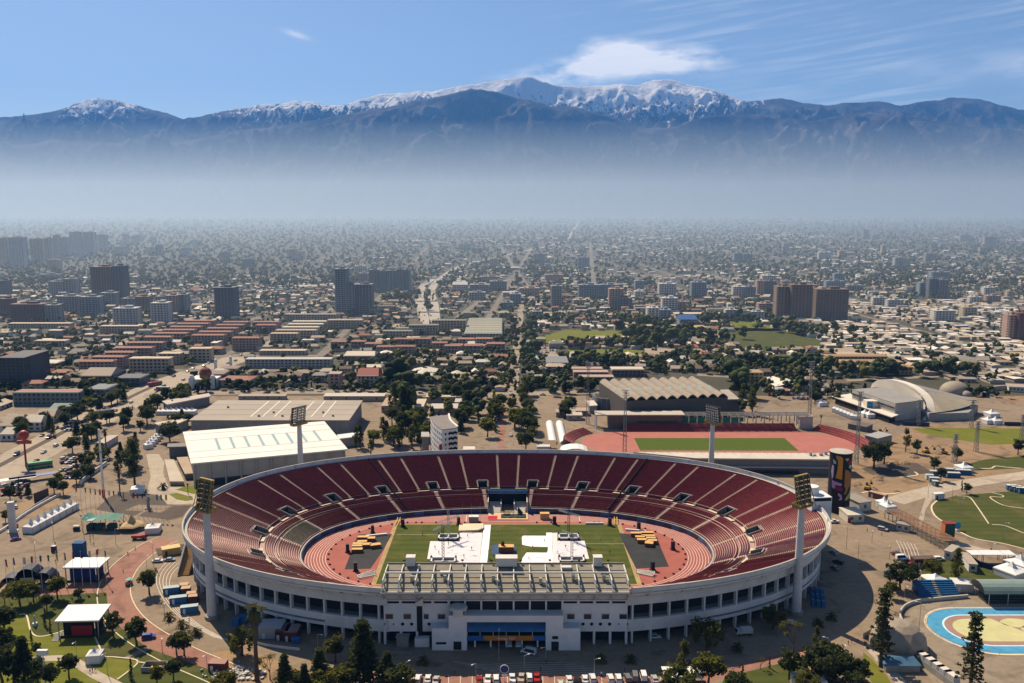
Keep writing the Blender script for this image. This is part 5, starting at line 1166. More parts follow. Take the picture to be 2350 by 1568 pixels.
 # trees of the lower left park
TG=[(1,1,1),(.8,.9,.8),(1.25,1.15,.9),(.7,.75,.75),(1.5,1.3,.7)]
for i,(kind,x,y,h,tn,lab) in enumerate((('broad',1180,870,10.5,2,'olive green tree on the ring of paving with a turquoise banner'),('broad',455,905,9.5,4,'yellowish tree in front of the blue stage'),('broad',895,1200,9.0,0,'tree beside the red walk above the diagonal path'),('round',1080,1265,9.5,1,'dense round tree next to the dark blue car'),('broad',1395,1345,8.0,0,'left one of the twin trees inside the ring road'),('broad',1455,1350,8.5,2,'right one of the twin trees inside the ring road'),('spread',160,960,9.5,4,'brownish tree below the screen stall'),('broad',265,925,8.5,4,'brownish tree in front of the dome stall'),('bare',40,960,8,4,'thin tree at the left edge below the stalls'),('round',35,1190,11,3,'dark tree at the left edge by the bright lawn'),('round',40,1330,9,3,'second dark tree at the left edge below the bright lawn'),('conifer',195,1545,15,3,'dark conifer in the lower left corner group'),('round',110,1570,10,3,'dark round tree in the lower left corner group'),('broad',20,1560,12,3,'dark tree cut by the lower left edge'),('broad',300,1590,9,1,'tree around the white lamp mast'),('broad',545,1530,8.5,3,'dark tree beside the footpath bend'),('broad',400,1610,8,3,'low dark tree at the bottom edge beside the lamp mast'),('cypress',360,1110,6.5,3,'slim young cypress on the upper lawn'),('cypress',400,1165,5,3,'short young cypress near the tilted stage'),('cypress',250,1250,5,1,'small cypress on the bright lawn'),('round',295,1350,4.5,1,'small round bush on the lawn above the footpath'),('olive',620,905,4,3,'small dark bush on the upper lawn'),('cypress',1040,1535,7,3,'cypress on the lawn beside the planter'),('broad',1370,1550,7.5,3,'dark tree below the twin trees'),('broad',1240,1590,7,4,'tree at the bottom edge below the planter'),('broad',370,1000,7,0,'tree standing on the upper lawn'))):
 tree(kind,g(z1,x,y),h,lab,'trees of the lower left park',TG[tn],i%2)
 # young palms and shrubs along the front
for i,(zf,x,y,lab) in enumerate(((z1,1335,1070,'first young palm inside the left ring road'),(z1,1435,1130,'second young palm inside the left ring road'),(z1,1552,1190,'third young palm inside the left ring road'),(z3,550,1060,'young palm at the shadow edge in front of the stair slot'),(z3,1985,1045,'young palm at the shadow edge right of the portico'),(z3,2225,1045,'young palm at the shadow edge near the right wing'),(z4,1165,1260,'young palm in the shade of the right facade'),(z4,2050,970,'young palm in the shade behind the right tower'),(z4,1925,1030,'young palm in the shade right of the parked white car'))):
 tree('youngpalm',g(zf,x,y),3.6,lab,'young palms',(1.3,1.2,.8),0)
 # front trees at the bottom of the picture
FT=[('palm',590,1562,26,2,'tall palm in front of the left facade',dd),('conifer',835,1572,22,3,'tall dark brown conifer in front of the left wing',dd),('conifer',655,1590,13,0,'green conifer at the bottom edge right of the palm',dd),('conifer',735,1590,15,0,'bushy conifer at the bottom edge left of the tall dark conifer',dd),('conifer',890,1592,14,3,'conifer at the bottom edge right of the tall dark conifer',dd),('willow',555,1505,11,4,'brownish drooping tree beside the left floodlight tower',dd),('broad',770,1520,9.5,2,'bushy olive tree in the facade shade',dd),('bare',620,1560,8,4,'thin pale tree at the foot of the tall palm',dd),('conifer',700,1600,11,0,'low conifer filling the bottom edge',dd),('broad',800,1600,9,3,'dark bush below the tall dark conifer',dd),('broad',500,1605,7,4,'bush near the rubbish heap',dd),
('willow',880,1255,13,4,'big drooping tree in the shade of the right facade',z4),('willow',1500,1060,10,4,'drooping tree next to the right floodlight tower',z4),('bare',1690,1290,11,4,'leafless reddish tree below the right tower',z4),('tall',655,1560,14,2,'bright topped tree left of the canopy roof',z4),('spread',890,1575,10,4,'spreading tree over the white canopy roof',z4),('broad',1650,1535,10,1,'tree with visible trunk on the lower right lawn',z4),('spread',1960,1590,13,3,'large dark tree at lower right beside the walk',z4),('tall',1905,1270,9,2,'slim bright tree at the shadow corner',z4),('broad',2080,1600,9,3,'dark tree at the lower right bottom edge',z4),('cypress',1465,1430,4,3,'small cypress on the red walk',z4),('bare',1380,1440,4,4,'small bare sapling on the red walk',z4),('cypress',1210,1590,7,3,'young cypress on the lower lawn',z4)]
FT+=[('spread',u,1600+(u*7)%14,8+(u*3)%6,(u // 7)%5,'bushy tree filling the bottom edge, %s from the left'%nth(i),dd) for i,u in enumerate((520,680,765,915,1555,1690,1850,1960))]
for i,(kind,x,y,h,tn,lab,zf) in enumerate(FT): tree(kind,g(zf,x,y),h,lab,'trees in front of the stadium',TG[tn],i%2)
mb=MB(); mb.box((0,0,0),(12,7,.25)); o=thing('canopy_roof','white flat canopy roof at the bottom edge under the trees','canopy',g(z4,640,1560)); part('roof',mb,CANVAS,o,loc=(0,0,3.2))
for i,j in ((-1,-1),(1,-1),(1,1),(-1,1)): mb=MB(); mb.bar((i*5.6,j*3.2,0),(i*5.6,j*3.2,3.2),.18); part('post',mb,STEEL,o)
for x,y,lab in ((1330,1568,'at the bottom edge among the lower right trees'),(1620,1580,'partly cut by the bottom edge'),): pagoda(g(z4,x+290 if x>1500 else x+430,y+20),5,'white peaked tent '+lab,'tents at the bottom edge')
# parked cars along the front
FC=[(378,1190,'suv',0),(507,1195,'suv',1),(587,1192,'sedan',0),(652,1212,'pickup',2),(1002,1200,'sedan',5),(1072,1200,'pickup',7),(1138,1195,'suv',0),(1270,1192,'pickup',1),(1343,1188,'pickup',9),(1408,1182,'suv',0),(1467,1185,'pickup',5),(1730,1200,'sedan',7),(1790,1195,'suv',4),(1857,1195,'sedan',0),(1918,1188,'suv',1),(2062,1190,'suv',7),(2127,1190,'suv',0),(2200,1185,'suv',3),(2260,1175,'van',3),(2328,1172,'van',0),(2420,1195,'sedan',2),(95,1170,'sedan',5),(190,1190,'sedan',0),(265,1200,'suv',3),(20,1200,'sedan',1)]
order=sorted(range(len(FC)),key=lambda i: FC[i][0])
for r_,i in enumerate(order):
 x,y,kind,c=FC[i]; nm,col=CARCOL[c]
 car(kind,g(z3,x,y),math.pi/2+.06*math.sin(x),col,'%s %s in the front row of parked vehicles, %s from the left'%(nm,{'sedan': 'car','suv': 'wagon','pickup': 'pickup','van': 'van'}[kind],nth(r_)),'vehicles parked along the front')
o=car('sedan',g(z3,1660,1235),math.pi/2,(.55,.56,.5),'car with green, yellow and blue stripes at the bottom edge'); mb=MB(); mb.box((0.9,0,1.0),(1.6,1.5,.05)); part('coloured_bonnet',mb,TINT,o,color=(.03,.35,.2))
o=thing('round_sign','round blue disc sign on a white trestle among the parked cars','sign',g(z3,1205,1200)); mb=MB(); mb.tube((0,-.1,4.2),(0,.1,4.2),1.25,n=18); part('disc',mb,mat('sign_blue',(.02,.05,.16),.5),o); mb=MB(); mb.tube((0,-.08,4.2),(0,.08,4.2),1.45,n=18); part('disc_rim',mb,CANVAS,o); mb=MB(); mb.bar((0,0,0),(0,.15,4),.14); mb.bar((-.9,0,2.1),(.9,0,2.1),.16); mb.bar((-.7,0,1.2),(.7,0,1.2),.16); part('trestle',mb,CANVAS,o)
# vehicles and sheds in the shade of the facade
car('van',g(z3,1400,975),2.75,(.55,.58,.60),'white van driving in the shade before the portico')
car('suv',g(z3,1245,905),math.pi/2,(.5,.55,.6),'pale car under the portico, left of two'); car('suv',g(z3,1318,905),math.pi/2,(.6,.65,.7),'pale car under the portico, right of two')
car('suv',g(z4,385,1145),.05,(.55,.6,.62),'white car beside the arcade right of the grandstand'); truck(g(z4,1225,1110),math.pi+.1,(.5,.52,.52),(.55,.58,.58),'small white truck in the shade between the drooping trees',6.0,2.6)
car('sedan',g(z4,1665,1010),-.55,(.6,.64,.66),'white car parked at the foot of the right floodlight tower')
for i,(x,y,w,d,h,c,rc,lab) in enumerate(((460,1110,8,6,4.5,(.42,.43,.45),(.42,.43,.45),'grey gabled shed in the shade of the left facade'),(580,1128,4.4,6,3.6,(.10,.03,.04),(.16,.11,.11),'maroon shed right of the grey shed'),(672,1140,4.6,6,3.6,(.12,.035,.04),(.30,.22,.19),'maroon shed with tan roof beside the blue tanks'))): container(g(z2,x,y)+Vector((0,d/2,0)),w,d,h,0,c,lab,name='shed',cat='shed',roofcol=rc)
for x,lab in ((712,'left'),(748,'right')): mb=MB(); mb.lathe((0,0,0),[(1.0,0),(1.0,2.0),(.7,2.3)],10); single('water_tank',mb,BLUE,'blue water tank, %s one of two beside the maroon shed'%lab,'tank',g(z2,x,1150),group='blue tanks')
for i,(x,y) in enumerate(((105,960),(180,930))): mb=MB(); mb.box((0,0,0),(2.4,2.4,2.4)); mb.box((0,0,2.4),(2.6,2.6,.2)); single('portable_toilet',mb,BLUE,'blue portable toilet below the left facade, %s of two'%nth(i),'toilet',g(z2,x,y),group='toilets below the left facade')
for i in range(9):
 mb=MB(); mb.box((0,0,0),(1.3,1.3,2.4)); mb.box((0,0,2.4),(1.4,1.4,.15),top=.8); single('portable_toilet',mb,BLUE,'blue portable toilet in the shade right of the oval, %s from the back'%nth(i),'toilet',g(z5,30+(i%3)*40+(i // 3)*6,860+(i // 3)*48+(i%3)*6),group='toilets in the shade')
wallrun('barrier_fence',z2,[(200,1130),(400,1180),(600,1210),(770,1228)],.08,1.0,WHITE,'low white barrier in front of the maroon sheds','barrier')
wallrun('barrier_fence',z3,[(240,975),(465,985)],.08,1.0,STEEL,'low grey barrier in front of the left wing','barrier')
for i,(zf,x,y,c,lab) in enumerate(((z3,370,1128,(.03,.03,.03),'in dark clothes behind the left parked cars'),(z3,445,1145,(.7,.7,.7),'in white beside the left parked cars'),(z3,1497,1120,(.03,.03,.04),'in dark clothes beside the red pickup'),(z3,2073,1040,(.5,.05,.25),'in pink at the shadow edge'),(z3,1545,1060,(.1,.02,.02),'in dark red on the sunlit paving'),(z3,805,1145,(.05,.05,.05),'in black alone on the front paving'),(z3,2175,1120,(.02,.02,.02),'in black behind the right parked cars'),(z3,1990,1160,(.7,.7,.68),'in white between the right parked cars'),(z1,1010,560,(.3,.03,.03),'in red crossing the open plaza'),(z1,555,1405,(.03,.15,.4),'in blue on the footpath, left of a pair'),(z1,585,1395,(.03,.12,.3),'in blue on the footpath, right of a pair'),(z1,712,1490,(.02,.02,.02),'in black below the small lawn tent'),(z1,730,1478,(.3,.03,.03),'in red below the small lawn tent'),(z1,752,1480,(.3,.1,.1),'in faded red below the small lawn tent'),(z1,712,455,(.05,.05,.06),'in dark clothes right of the blue kiosk'))):
 person(g(zf,x,y),i*1.3,c,'person '+lab,'people walking about the grounds',i%2)
 # ------------------------------------------------------------------ right side of the grounds
patch('lawn',z5,[(975,180),(1020,130),(1180,85),(1400,70),(1900,30),(2400,20),(2400,640),(1900,560),(1560,470),(1300,420),(1120,320),(1010,250)],0.010,LAWN)
kerb(z5,[(1020,130),(978,178),(1010,252),(1120,322),(1300,422),(1560,472),(1900,562)],.8)
kerb(z5,[(1180,92),(1275,102),(1330,165),(1430,312)]); kerb(z5,[(1455,318),(1560,328),(1708,385),(1900,440)]); kerb(z5,[(1450,65),(1540,88),(1530,102),(1440,102),(1545,165),(1708,190)])
patch('ring_road',z5,[(860,330),(900,200),(940,80),(985,0),(1100,-10),(1000,90),(930,200),(905,330)],0.006,PALE)
band_road('ring_road',y6,[(1050,1290),(1350,1200),(1700,1130),(2195,1060),(2700,990)],11,0.008,PALE)
band_road('ring_road',z5,[(1100,440),(1300,500),(1500,540),(1800,590),(2100,640)],5,0.008,PALE)
patch('dirt_yard',y6,[(560,1130),(700,960),(900,820),(1100,700),(1250,620),(2300,640),(2300,1030),(1700,1080),(1300,1180),(1080,1280),(820,1200)],0.007,SAND)
patch('dirt_tracks',y6,[(760,1000),(1000,940),(1250,950),(1400,1040),(1150,1060),(900,1080)],0.011,EARTH)
patch('playing_field',y6,[(1200,650),(1400,640),(2260,648),(2260,780),(1900,790),(1700,760),(1350,700)],0.012,LAWNB)
patch('rough_grass',y6,[(1600,985),(1850,920),(2300,880),(2300,990),(1760,1020)],0.012,LAWN)
patch('lawn',z5,[(900,640),(1100,580),(1320,600),(1600,650),(2000,760),(1700,770),(1200,780),(890,790)],0.012,LAWN)
patch('rink_apron',d8,[(120,560),(200,440),(330,370),(620,340),(1400,340),(1400,1100),(560,1100),(420,900),(250,740)],0.009,GREYP)
# skating rink: blue oval with red-brown and yellow infield
r0,r1=g(d8,600,397),g(d8,760,700); lx=g(d8,328,470).x; rad=(r0.y-r1.y)/2; ry=(r0.y+r1.y)/2; rhx=24.0; rcx=lx+rad+rhx
def rink(r,z,m,nm,dx=0.0): mb=MB(); mb.sheet(oval(r,rhx,24,(rcx+dx,ry)),z); return struct(nm,mb,m)
rink(rad+1.0,.014,KERB,'rink_kerb'); rink(rad,.020,paving('rink_blue',(.05,.26,.45),(.075,.31,.50),.2,.06),'skating_rink'); rink(rad*.70,.026,mat('rink_line',(.55,.68,.78),.6),'rink_marking'); rink(rad*.66,.032,mat('rink_brown',(.30,.19,.15),.8,.08,.2),'rink_infield')
YEL=mat('rink_yellow',(.50,.48,.24),.8,.1,.2)
mb=MB(); q=rad*.5; P=[(rcx-rhx+q*math.cos(a),ry+q*math.sin(a)) for a in np.linspace(math.pi/2,3*math.pi/2,20)]; mb.sheet(P+[(rcx-rhx+20,ry-q),(rcx-rhx+9,ry+q)],.038); struct('rink_marking',mb,YEL)
for i,(dx,dy,rr_) in enumerate(((16.5,q*.62,5.6),(21,0,5.6),(26,-q*.62,5.6),(33,q*.5,5.6))): mb=MB(); mb.sheet([(rcx-rhx+dx+rr_*math.cos(a),ry+dy+rr_*.62*math.sin(a)) for a in np.linspace(0,6.28,24,endpoint=False)],.038); struct('rink_marking',mb,YEL)
o=thing('rink_fence','thin rail fence round the blue skating rink','fence',(0,0,0)); mb=MB(); ov=oval(rad+.8,rhx,24,(rcx,ry))
strip(mb,ov+ov[:1],.06,1.0,h=.08); strip(mb,ov+ov[:1],.06,.5,h=.06); part('rail',mb,STEEL,o); pm_=MB(); pm_.bar((0,0,0),(0,0,1.1),.08); PM=pm_.mesh('fence_post',STEEL)
for p in ov[::2]: part('fence_post',PM,None,o,loc=(*p,0))
wallrun('low_wall',d8,[(205,500),(185,450),(215,395),(300,360),(420,345),(640,325)],.6,1.3,CONC,'curved low wall behind the left bend of the rink')
# stands by the rink
o=thing('bleacher','small blue open bleacher at the head of the rink','bleacher',(0,0,0)); a,b=g(d8,318,322),g(d8,585,318)
for i in range(8):
 mb=MB(); mb.hexa([(a.x,a.y+i*.85,0),(b.x,b.y+i*.85,0),(b.x,b.y+i*.85+.85,0),(a.x,a.y+i*.85+.85,0)],[(a.x,a.y+i*.85,.5+i*.5),(b.x,b.y+i*.85,.5+i*.5),(b.x,b.y+i*.85+.85,.5+i*.5),(a.x,a.y+i*.85+.85,.5+i*.5)]); part('seat_row',mb,mat('seat_blue',(.02,.10,.24),.5,.3,1.0),o)
m_=a.lerp(b,.5); mb=MB()
for i in range(8): mb.box((m_.x,m_.y+i*.85+.4,.45+i*.5),(1.4,.8,.12))
part('gangway',mb,CONCD,o)
o=thing('covered_stand','rink grandstand with curved green barrel roof at the right edge','grandstand',(0,0,0)); a=g(d8,770,372); L_=60
for i in range(6): mb=MB(); mb.box((a.x+L_/2,a.y+1+i*1.0,0),(L_,1.0,.6+i*.5)); part('seat_row',mb,mat('seat_dark',(.05,.06,.06),.7),o)
mb=MB(); mb.grid([[(a.x-2,a.y-1+5.0*(1-math.cos(t)),4.6+3.2*math.sin(t)),(a.x+L_,a.y-1+5.0*(1-math.cos(t)),4.6+3.2*math.sin(t))] for t in np.linspace(0,math.pi,9)]); part('roof',mb,mat('barrel_green',(.20,.27,.24),.5,.1,.3),o)
mb=MB(); mb.add([(a.x-2,a.y-1+5.0*(1-math.cos(t)),4.6+3.2*math.sin(t)) for t in np.linspace(0,math.pi,9)],[list(range(9))]); part('gable',mb,BLACK,o)
for i in range(9):
 for yy in (-.8,8.6): mb=MB(); mb.bar((a.x+i*7.2,a.y+yy,0),(a.x+i*7.2,a.y+yy,4.7),.25); part('post',mb,STEEL,o)
container(g(d8,630,300)+Vector((0,4,0)),7,6,3.4,-.1,(.45,.46,.46),'white booth between the blue bleacher and the barrel-roofed stand',name='booth',cat='booth',roofcol=(.62,.62,.6))
pagoda(g(d8,443,262)+Vector((0,3,0)),8,'white peaked tent behind the blue bleacher',None,.2,False); pagoda(g(d8,965,205)+Vector((0,4,0)),9.5,'large white peaked tent at the right edge, left one of two',None,.5,pk=3.6); pagoda(g(d8,1010,165)+Vector((2,6,0)),9,'large white peaked tent at the right edge, behind the other',None,.5,pk=3.4)
# geodesic dome, containers, fence
o=thing('geodesic_dome','tan geodesic dome tent behind the araucaria','dome',g(d8,170,650)); R0=9.5
mb=MB(); rows_=[[(R0*math.cos(e)*math.cos(6.283*(k+.5*(j%2))/10),R0*math.cos(e)*math.sin(6.283*(k+.5*(j%2))/10),R0*math.sin(e)*.85+1.2) for k in range(10)] for j,e in enumerate((0,.42,.85,1.2))]
for j in range(3):
 for k in range(10):
  A,B,C_,D_=rows_[j][k],rows_[j][(k+1)%10],rows_[j+1][k],rows_[j+1][(k+1)%10]
  mb.add([A,B,C_,D_],[[0,1,2],[1,3,2]] if j%2==0 else [[0,1,3],[0,3,2]])
mb.add(rows_[3]+[(0,0,R0*.85+1.2)],[[k,(k+1)%10,10] for k in range(10)]); part('shell',mb,mat('dome_canvas',(.30,.245,.185),.6,.15,.3),o); mb=MB(); mb.tube((0,0,0),(0,0,1.25),R0*.97,n=20); part('base_ring',mb,CONCD,o)
A0,A1=g(d8,295,720),g(d8,530,885)
for i in range(6):
 q=A0.lerp(A1,i/5.0); container(q,4.4,2.4,2.7,math.atan2(A1.y-A0.y,A1.x-A0.x),(.62,.62,.61),'white container, %s from the dome in the row along the fence'%nth(i),'row of white containers',roofcol=(.66,.60,.56),door=False)
wallrun('fence',d8,[(240,690),(330,780),(450,870),(600,980)],.15,2.2,CONCD,'grey panel fence in front of the white containers','fence')
wallrun('fence',d8,[(100,500),(40,480),(0,560),(-60,600)],.15,2.2,CONCD,'dark fence between the dome and the walk','fence')
o=thing('marquee','blue and grey low marquee below the dome','tent',g(d8,175,790)); mb=MB(); mb.hexa([(-6,-3.5,2.4),(6,-3.5,2.4),(6,3.5,2.4),(-6,3.5,2.4)],[(-5,-.2,3.6),(5,-.2,3.6),(5,.2,3.6),(-5,.2,3.6)]); part('roof',mb,mat('slate_blue',(.06,.14,.22),.5,.2,.4),o); mb=MB(); mb.box((0,0,0),(11,6.4,2.4)); part('wall',mb,CONCD,o)
band_road('footpath',d8,[(-30,640),(40,720),(110,800),(190,890),(260,960)],3.6,.015,PALE)
patch('lawn',d8,[(-60,690),(0,740),(100,850),(160,960),(40,960),(-60,800)],.013,LAWNB)
for i,(kind,x,y,h,tn,lab,zf) in enumerate((('araucaria',575,1440,27,3,'tall araucaria with sparse crown in front of the dome',z5),('araucaria',1280,1660,27,3,'tall araucaria overlapping the rink',z5),('tall',1165,790,15,4,'bright green tree behind the blue bleacher',z5),('spread',730,830,11,3,'dark bushy tree by the parked cars',z5),('broad',830,790,9,3,'dark tree right of the bushy tree by the bleacher',z5),('spread',980,740,8,4,'brownish tree left of the bright green tree',z5),('bare',640,985,8,4,'brown leafless tree by the fence',z5),('broad',655,900,7,4,'brown bush beside the walk to the rink',z5),('round',1255,75,6,0,'round tree at the edge of the big lawn',z5),('cypress',1215,50,6,1,'slim tree at the edge of the big lawn',z5),('conifer',120,1500,12,0,'dark tree in the lower right corner group, left',z5),('spread',200,1560,12,3,'big dark tree in the lower right corner group',z5),('round',400,1590,9,3,'dark round tree in the lower right corner group',z5),('spread',870,1000,16,3,'big dark tree by the training track',y6),('broad',960,960,14,3,'dark tree joined to the big dark tree by the training track',y6),('tall',1150,850,15,4,'tall olive tree in the dirt yard',y6),('broad',1250,870,9,2,'smaller olive tree in the dirt yard',y6),('broad',1600,940,9,4,'tree by the bare pole in the dirt yard',y6),('broad',1400,1030,9,1,'dark green tree by the orange barrier',y6),('broad',1460,1110,8,1,'tree among the blue cabins',y6),('broad',2140,880,10,3,'dark tree at the right edge of the dirt yard',y6),('palm',400,625,8,1,'stout palm beside the canopy of the training stadium',y6))):
 tree(kind,g(zf,x,y),h,lab,'trees on the right of the grounds',TG[tn],i%2)
 # mural silo
sp_=g(d4,850,985); o=thing('mural_silo','tall black cylinder tower painted with a colourful face','tower',sp_); RS,HS=5.3,30.0
mb=MB(); mb.lathe((0,0,0),[(RS,0),(RS,HS),(RS+.35,HS),(RS+.35,HS+.6)],32); part('drum',mb,mat('mural_black',(.012,.010,.014),.7,.3,.4),o,smooth=False)
mb=MB(); mb.lathe((0,0,HS+.6),[(RS+.3,0),(RS+.3,.1),(.2,.5)],32); part('cap',mb,CONC,o)
def mural(nm,pts,col):
# a flat colour field laid on the drum; points in drawing units of the photograph (x 620..940, y 190..990)
 mb=MB(); P=[]
 for x,y in pts:
  t=max(-1.0,min(1.0,(x-790)/163.0)); a=math.asin(t); z=HS*(1-(y-190)/800.0); P.append((a,z))
 Q=[]
 for i in range(len(P)):
  p,q=P[i],P[(i+1)%len(P)]; n=max(1,int(abs(q[0]-p[0])/.12))
  Q+=[(p[0]+(q[0]-p[0])*k/n,p[1]+(q[1]-p[1])*k/n) for k in range(n)]
  # strips between successive angles keep the field on the curved surface
 as_=sorted({round(a,3) for a,_ in Q});
 def span(a):
  zs=[]
  for i in range(len(Q)):
   (a0,z0_),(a1,z1_)=Q[i],Q[(i+1)%len(Q)]
   if (a0<=a<a1) or (a1<=a<a0): zs.append(z0_+(z1_-z0_)*(a-a0)/(a1-a0))
  return sorted(zs)
 f=lambda a,z: ((RS+.03)*math.sin(a+VA),-(RS+.03)*math.cos(a+VA),z)
 for a0,a1 in zip(as_[:-1],as_[1:]):
  s0,s1=span(a0+1e-4),span(a1-1e-4)
  for k in range(0,min(len(s0),len(s1))-1,2): mb.add([f(a0,s0[k]),f(a1,s1[k]),f(a1,s1[k+1]),f(a0,s0[k+1])],[[0,1,2,3]])
 part(nm,mb,TINT,o,color=col)
VA=math.atan2(sp_.x,sp_.y)*0.6
mural('orange_field',[(640,200),(700,210),(735,240),(735,380),(728,520),(655,505),(672,380),(668,270)],(.62,.26,.02))
mural('cheek_field',[(765,385),(815,395),(850,430),(895,450),(895,560),(880,610),(840,640),(800,720),(770,720),(790,650),(762,600)],(.36,.17,.04))
mural('red_field',[(795,320),(830,265),(920,250),(920,300),(860,305)],(.34,.015,.07)); mural('eye_field',[(805,352),(850,322),(910,350),(860,378)],(.34,.55,.55)); mural('pupil',[(845,340),(870,332),(888,350),(868,370),(846,362)],(.01,.02,.04))
mural('brow_field',[(752,235),(840,232),(790,275)],(.42,.46,.18)); mural('olive_field',[(790,810),(800,765),(880,690),(912,640),(905,720),(860,790)],(.40,.38,.12))
mural('lilac_field',[(632,545),(680,560),(730,575),(725,605),(660,600),(650,660),(634,640)],(.45,.28,.50)); mural('mouth_field',[(655,610),(745,635),(740,672),(680,672),(655,645)],(.24,.01,.06)); mural('lilac_field',[(690,700),(735,730),(745,790),(700,805),(720,760),(680,730)],(.45,.28,.45)); mural('pale_field',[(630,340),(650,350),(640,480),(632,540),(628,420)],(.55,.42,.58))
mural('red_field',[(800,860),(820,835),(850,860),(862,960),(850,985),(785,985),(780,920)],(.20,.008,.02)); mural('pale_field',[(632,265),(652,280),(655,320),(636,320)],(.45,.5,.6)); mural('red_spot',[(845,530),(856,565),(846,595),(834,570)],(.34,.03,.02))
# white stair block on the right rim
p=at(*d4(450,1085),16.5); q=at(*d4(715,1040),17.5); o=thing('rim_block','white windowless block standing on the right rim of the stadium','block',(0,0,0)); d_=Vector((q.x-p.x,q.y-p.y,0)).normalized(); n_=Vector((-d_.y,d_.x,0)); L_=9.0
mb=MB(); b4=[p,p+d_*L_,p+d_*L_+n_*9,p+n_*9]; mb.hexa([(v.x,v.y,12) for v in b4],[(v.x,v.y,25.2) for v in b4]); part('wall',mb,GWALL,o)
mb=MB(); mb.bar(p+d_*1.0-n_*.03+Vector((0,0,24.2-p.z)),p+d_*8.6-n_*.03+Vector((0,0,24.2-p.z)),.12,1.3); part('slot',mb,DARK,o)
mb=MB(); c_=p+d_*2.6+n_*6; mb.lathe((c_.x,c_.y,25.2),[(3.0,0),(3.0,3.2),(2.8,3.4)],16); part('water_tank',mb,GWALL,o)
# sheds, tents, pergola
def house(name,label,p0,p1,depth,h,wallc,roofc,cat='building',slope=.5,nwin=3,group=None,door=None,over=.3):
 """low building: front wall from p0 to p1, depth behind it"""
 d_=Vector((p1.x-p0.x,p1.y-p0.y,0)); L_=d_.length; rz=math.atan2(d_.y,d_.x); o=thing(name,label,cat,(p0+p1)/2,rz,group)
 mb=MB(); mb.box((0,depth/2,0),(L_,depth,h)); part('wall',mb,TINT,o,color=wallc)
 mb=MB(); a_=L_/2+over; mb.hexa([(-a_,-over,h),(a_,-over,h),(a_,depth+over,h+slope),(-a_,depth+over,h+slope)],[(-a_,-over,h+.25),(a_,-over,h+.25),(a_,depth+over,h+slope+.25),(-a_,depth+over,h+slope+.25)]); part('roof',mb,ROOFT,o,color=roofc)
 for i in range(nwin): mb=MB(); mb.box((-L_/2+(i+.5)*L_/nwin,-.04,h*.38),(min(1.4,L_/nwin*.5),.08,h*.36)); part('window',mb,GLASS,o)
 if door: mb=MB(); mb.box((door*L_/2,-.05,0),(1.3,.1,min(2.3,h*.7))); part('door',mb,TINT,o,color=(.35,.03,.04))
 return o
house('shed','white flat-roofed shed with dark doorway behind the mural tower',g(z5,405,218),g(z5,500,205),12,4.6,(.60,.58,.52),(.30,.27,.23),'shed',.2,1)
house('shed','pale-roofed shed with a red door below the mural tower',g(z5,315,302),g(z5,445,298),9,3.6,(.60,.57,.50),(.60,.55,.44),'shed',.6,2,door=-.8)
for x,y,lab in ((622,192,'back'),(650,222,'front')): pagoda(g(z5,x,y)+Vector((0,3,0)),6.2,'white peaked tent at the head of the pergola, %s one of two'%lab,'pair of tents at the pergola',.3,pk=3.0)
a,b=g(z5,660,262),g(z5,1130,520); o=thing('pergola','long slatted pergola with brown roof slats crossing the right plaza','pergola',(0,0,0)); d_=Vector((b.x-a.x,b.y-a.y,0)); L_=d_.length; d_.normalize(); n_=Vector((-d_.y,d_.x,0))
sl=MB(); sl.box((0,0,0),(.75,8.4,.12)); SLAT=sl.mesh('slat',mat('slat_brown',(.26,.14,.075),.8,.2,.6)); rz=math.atan2(d_.y,d_.x); ns=int(L_/1.45)
for i in range(ns): q=a+d_*(L_*(i+.5)/ns); part('slat',SLAT,None,o,loc=(q.x,q.y,4.2),rz=rz)
for s in (-3.6,0,3.6): mb=MB(); mb.bar(a+n_*s+Vector((0,0,4.05)),b+n_*s+Vector((0,0,4.05)),.25); part('beam',mb,CONCD,o)
for i in range(15):
 for s in (-3.6,3.6): q=a+d_*(L_*i/14)+n_*s; mb=MB(); mb.box((q.x,q.y,0),(.3,.3,4.0)); part('post',mb,CONCD,o)
house('kiosk_building','white painted cabin at the upper end of the pergola',g(z5,700,360),g(z5,800,380),3,3.2,(.55,.55,.52),(.32,.28,.24),'cabin',.1,2)
house('gate_house','white angled gatehouse at the lower end of the pergola',g(z5,1075,585),g(z5,1130,600),9,3.6,(.58,.57,.54),(.4,.36,.3),'gatehouse',.1,1); house('ticket_office','white long ticket office beside the green lawn at right',g(z5,1270,690),g(z5,1335,695),12,3.4,(.55,.55,.54),(.42,.34,.28),'office',.1,1)
o=thing('poster_tower','orange and dark green poster tower on the right plaza','kiosk',g(z5,1103,440)); mb=MB(); mb.box((0,0,0),(4.4,3.6,8.2)); part('body',mb,TINT,o,color=(.03,.09,.07)); mb=MB(); mb.box((-2.26,0,.4),(.12,3.4,7.4)); part('poster',mb,TINT,o,color=(.5,.14,.03)); mb=MB(); mb.box((0,0,8.2),(4.6,3.8,.3)); part('roof',mb,TINT,o,color=(.25,.03,.03))
o=thing('round_sign','round light blue disc sign at the edge of the big lawn','sign',g(z5,1178,362)); mb=MB(); mb.tube((0,-.12,2.4),(0,.12,2.4),1.7,n=18); part('disc',mb,mat('disc_blue',(.05,.28,.52),.5,.5,1.0),o); mb=MB(); mb.bar((0,0,0),(0,0,1),.3); part('foot',mb,CANVAS,o)
o=thing('shade_structure','three white square shade panels on thin posts at right','shelter',g(z5,1440,615));
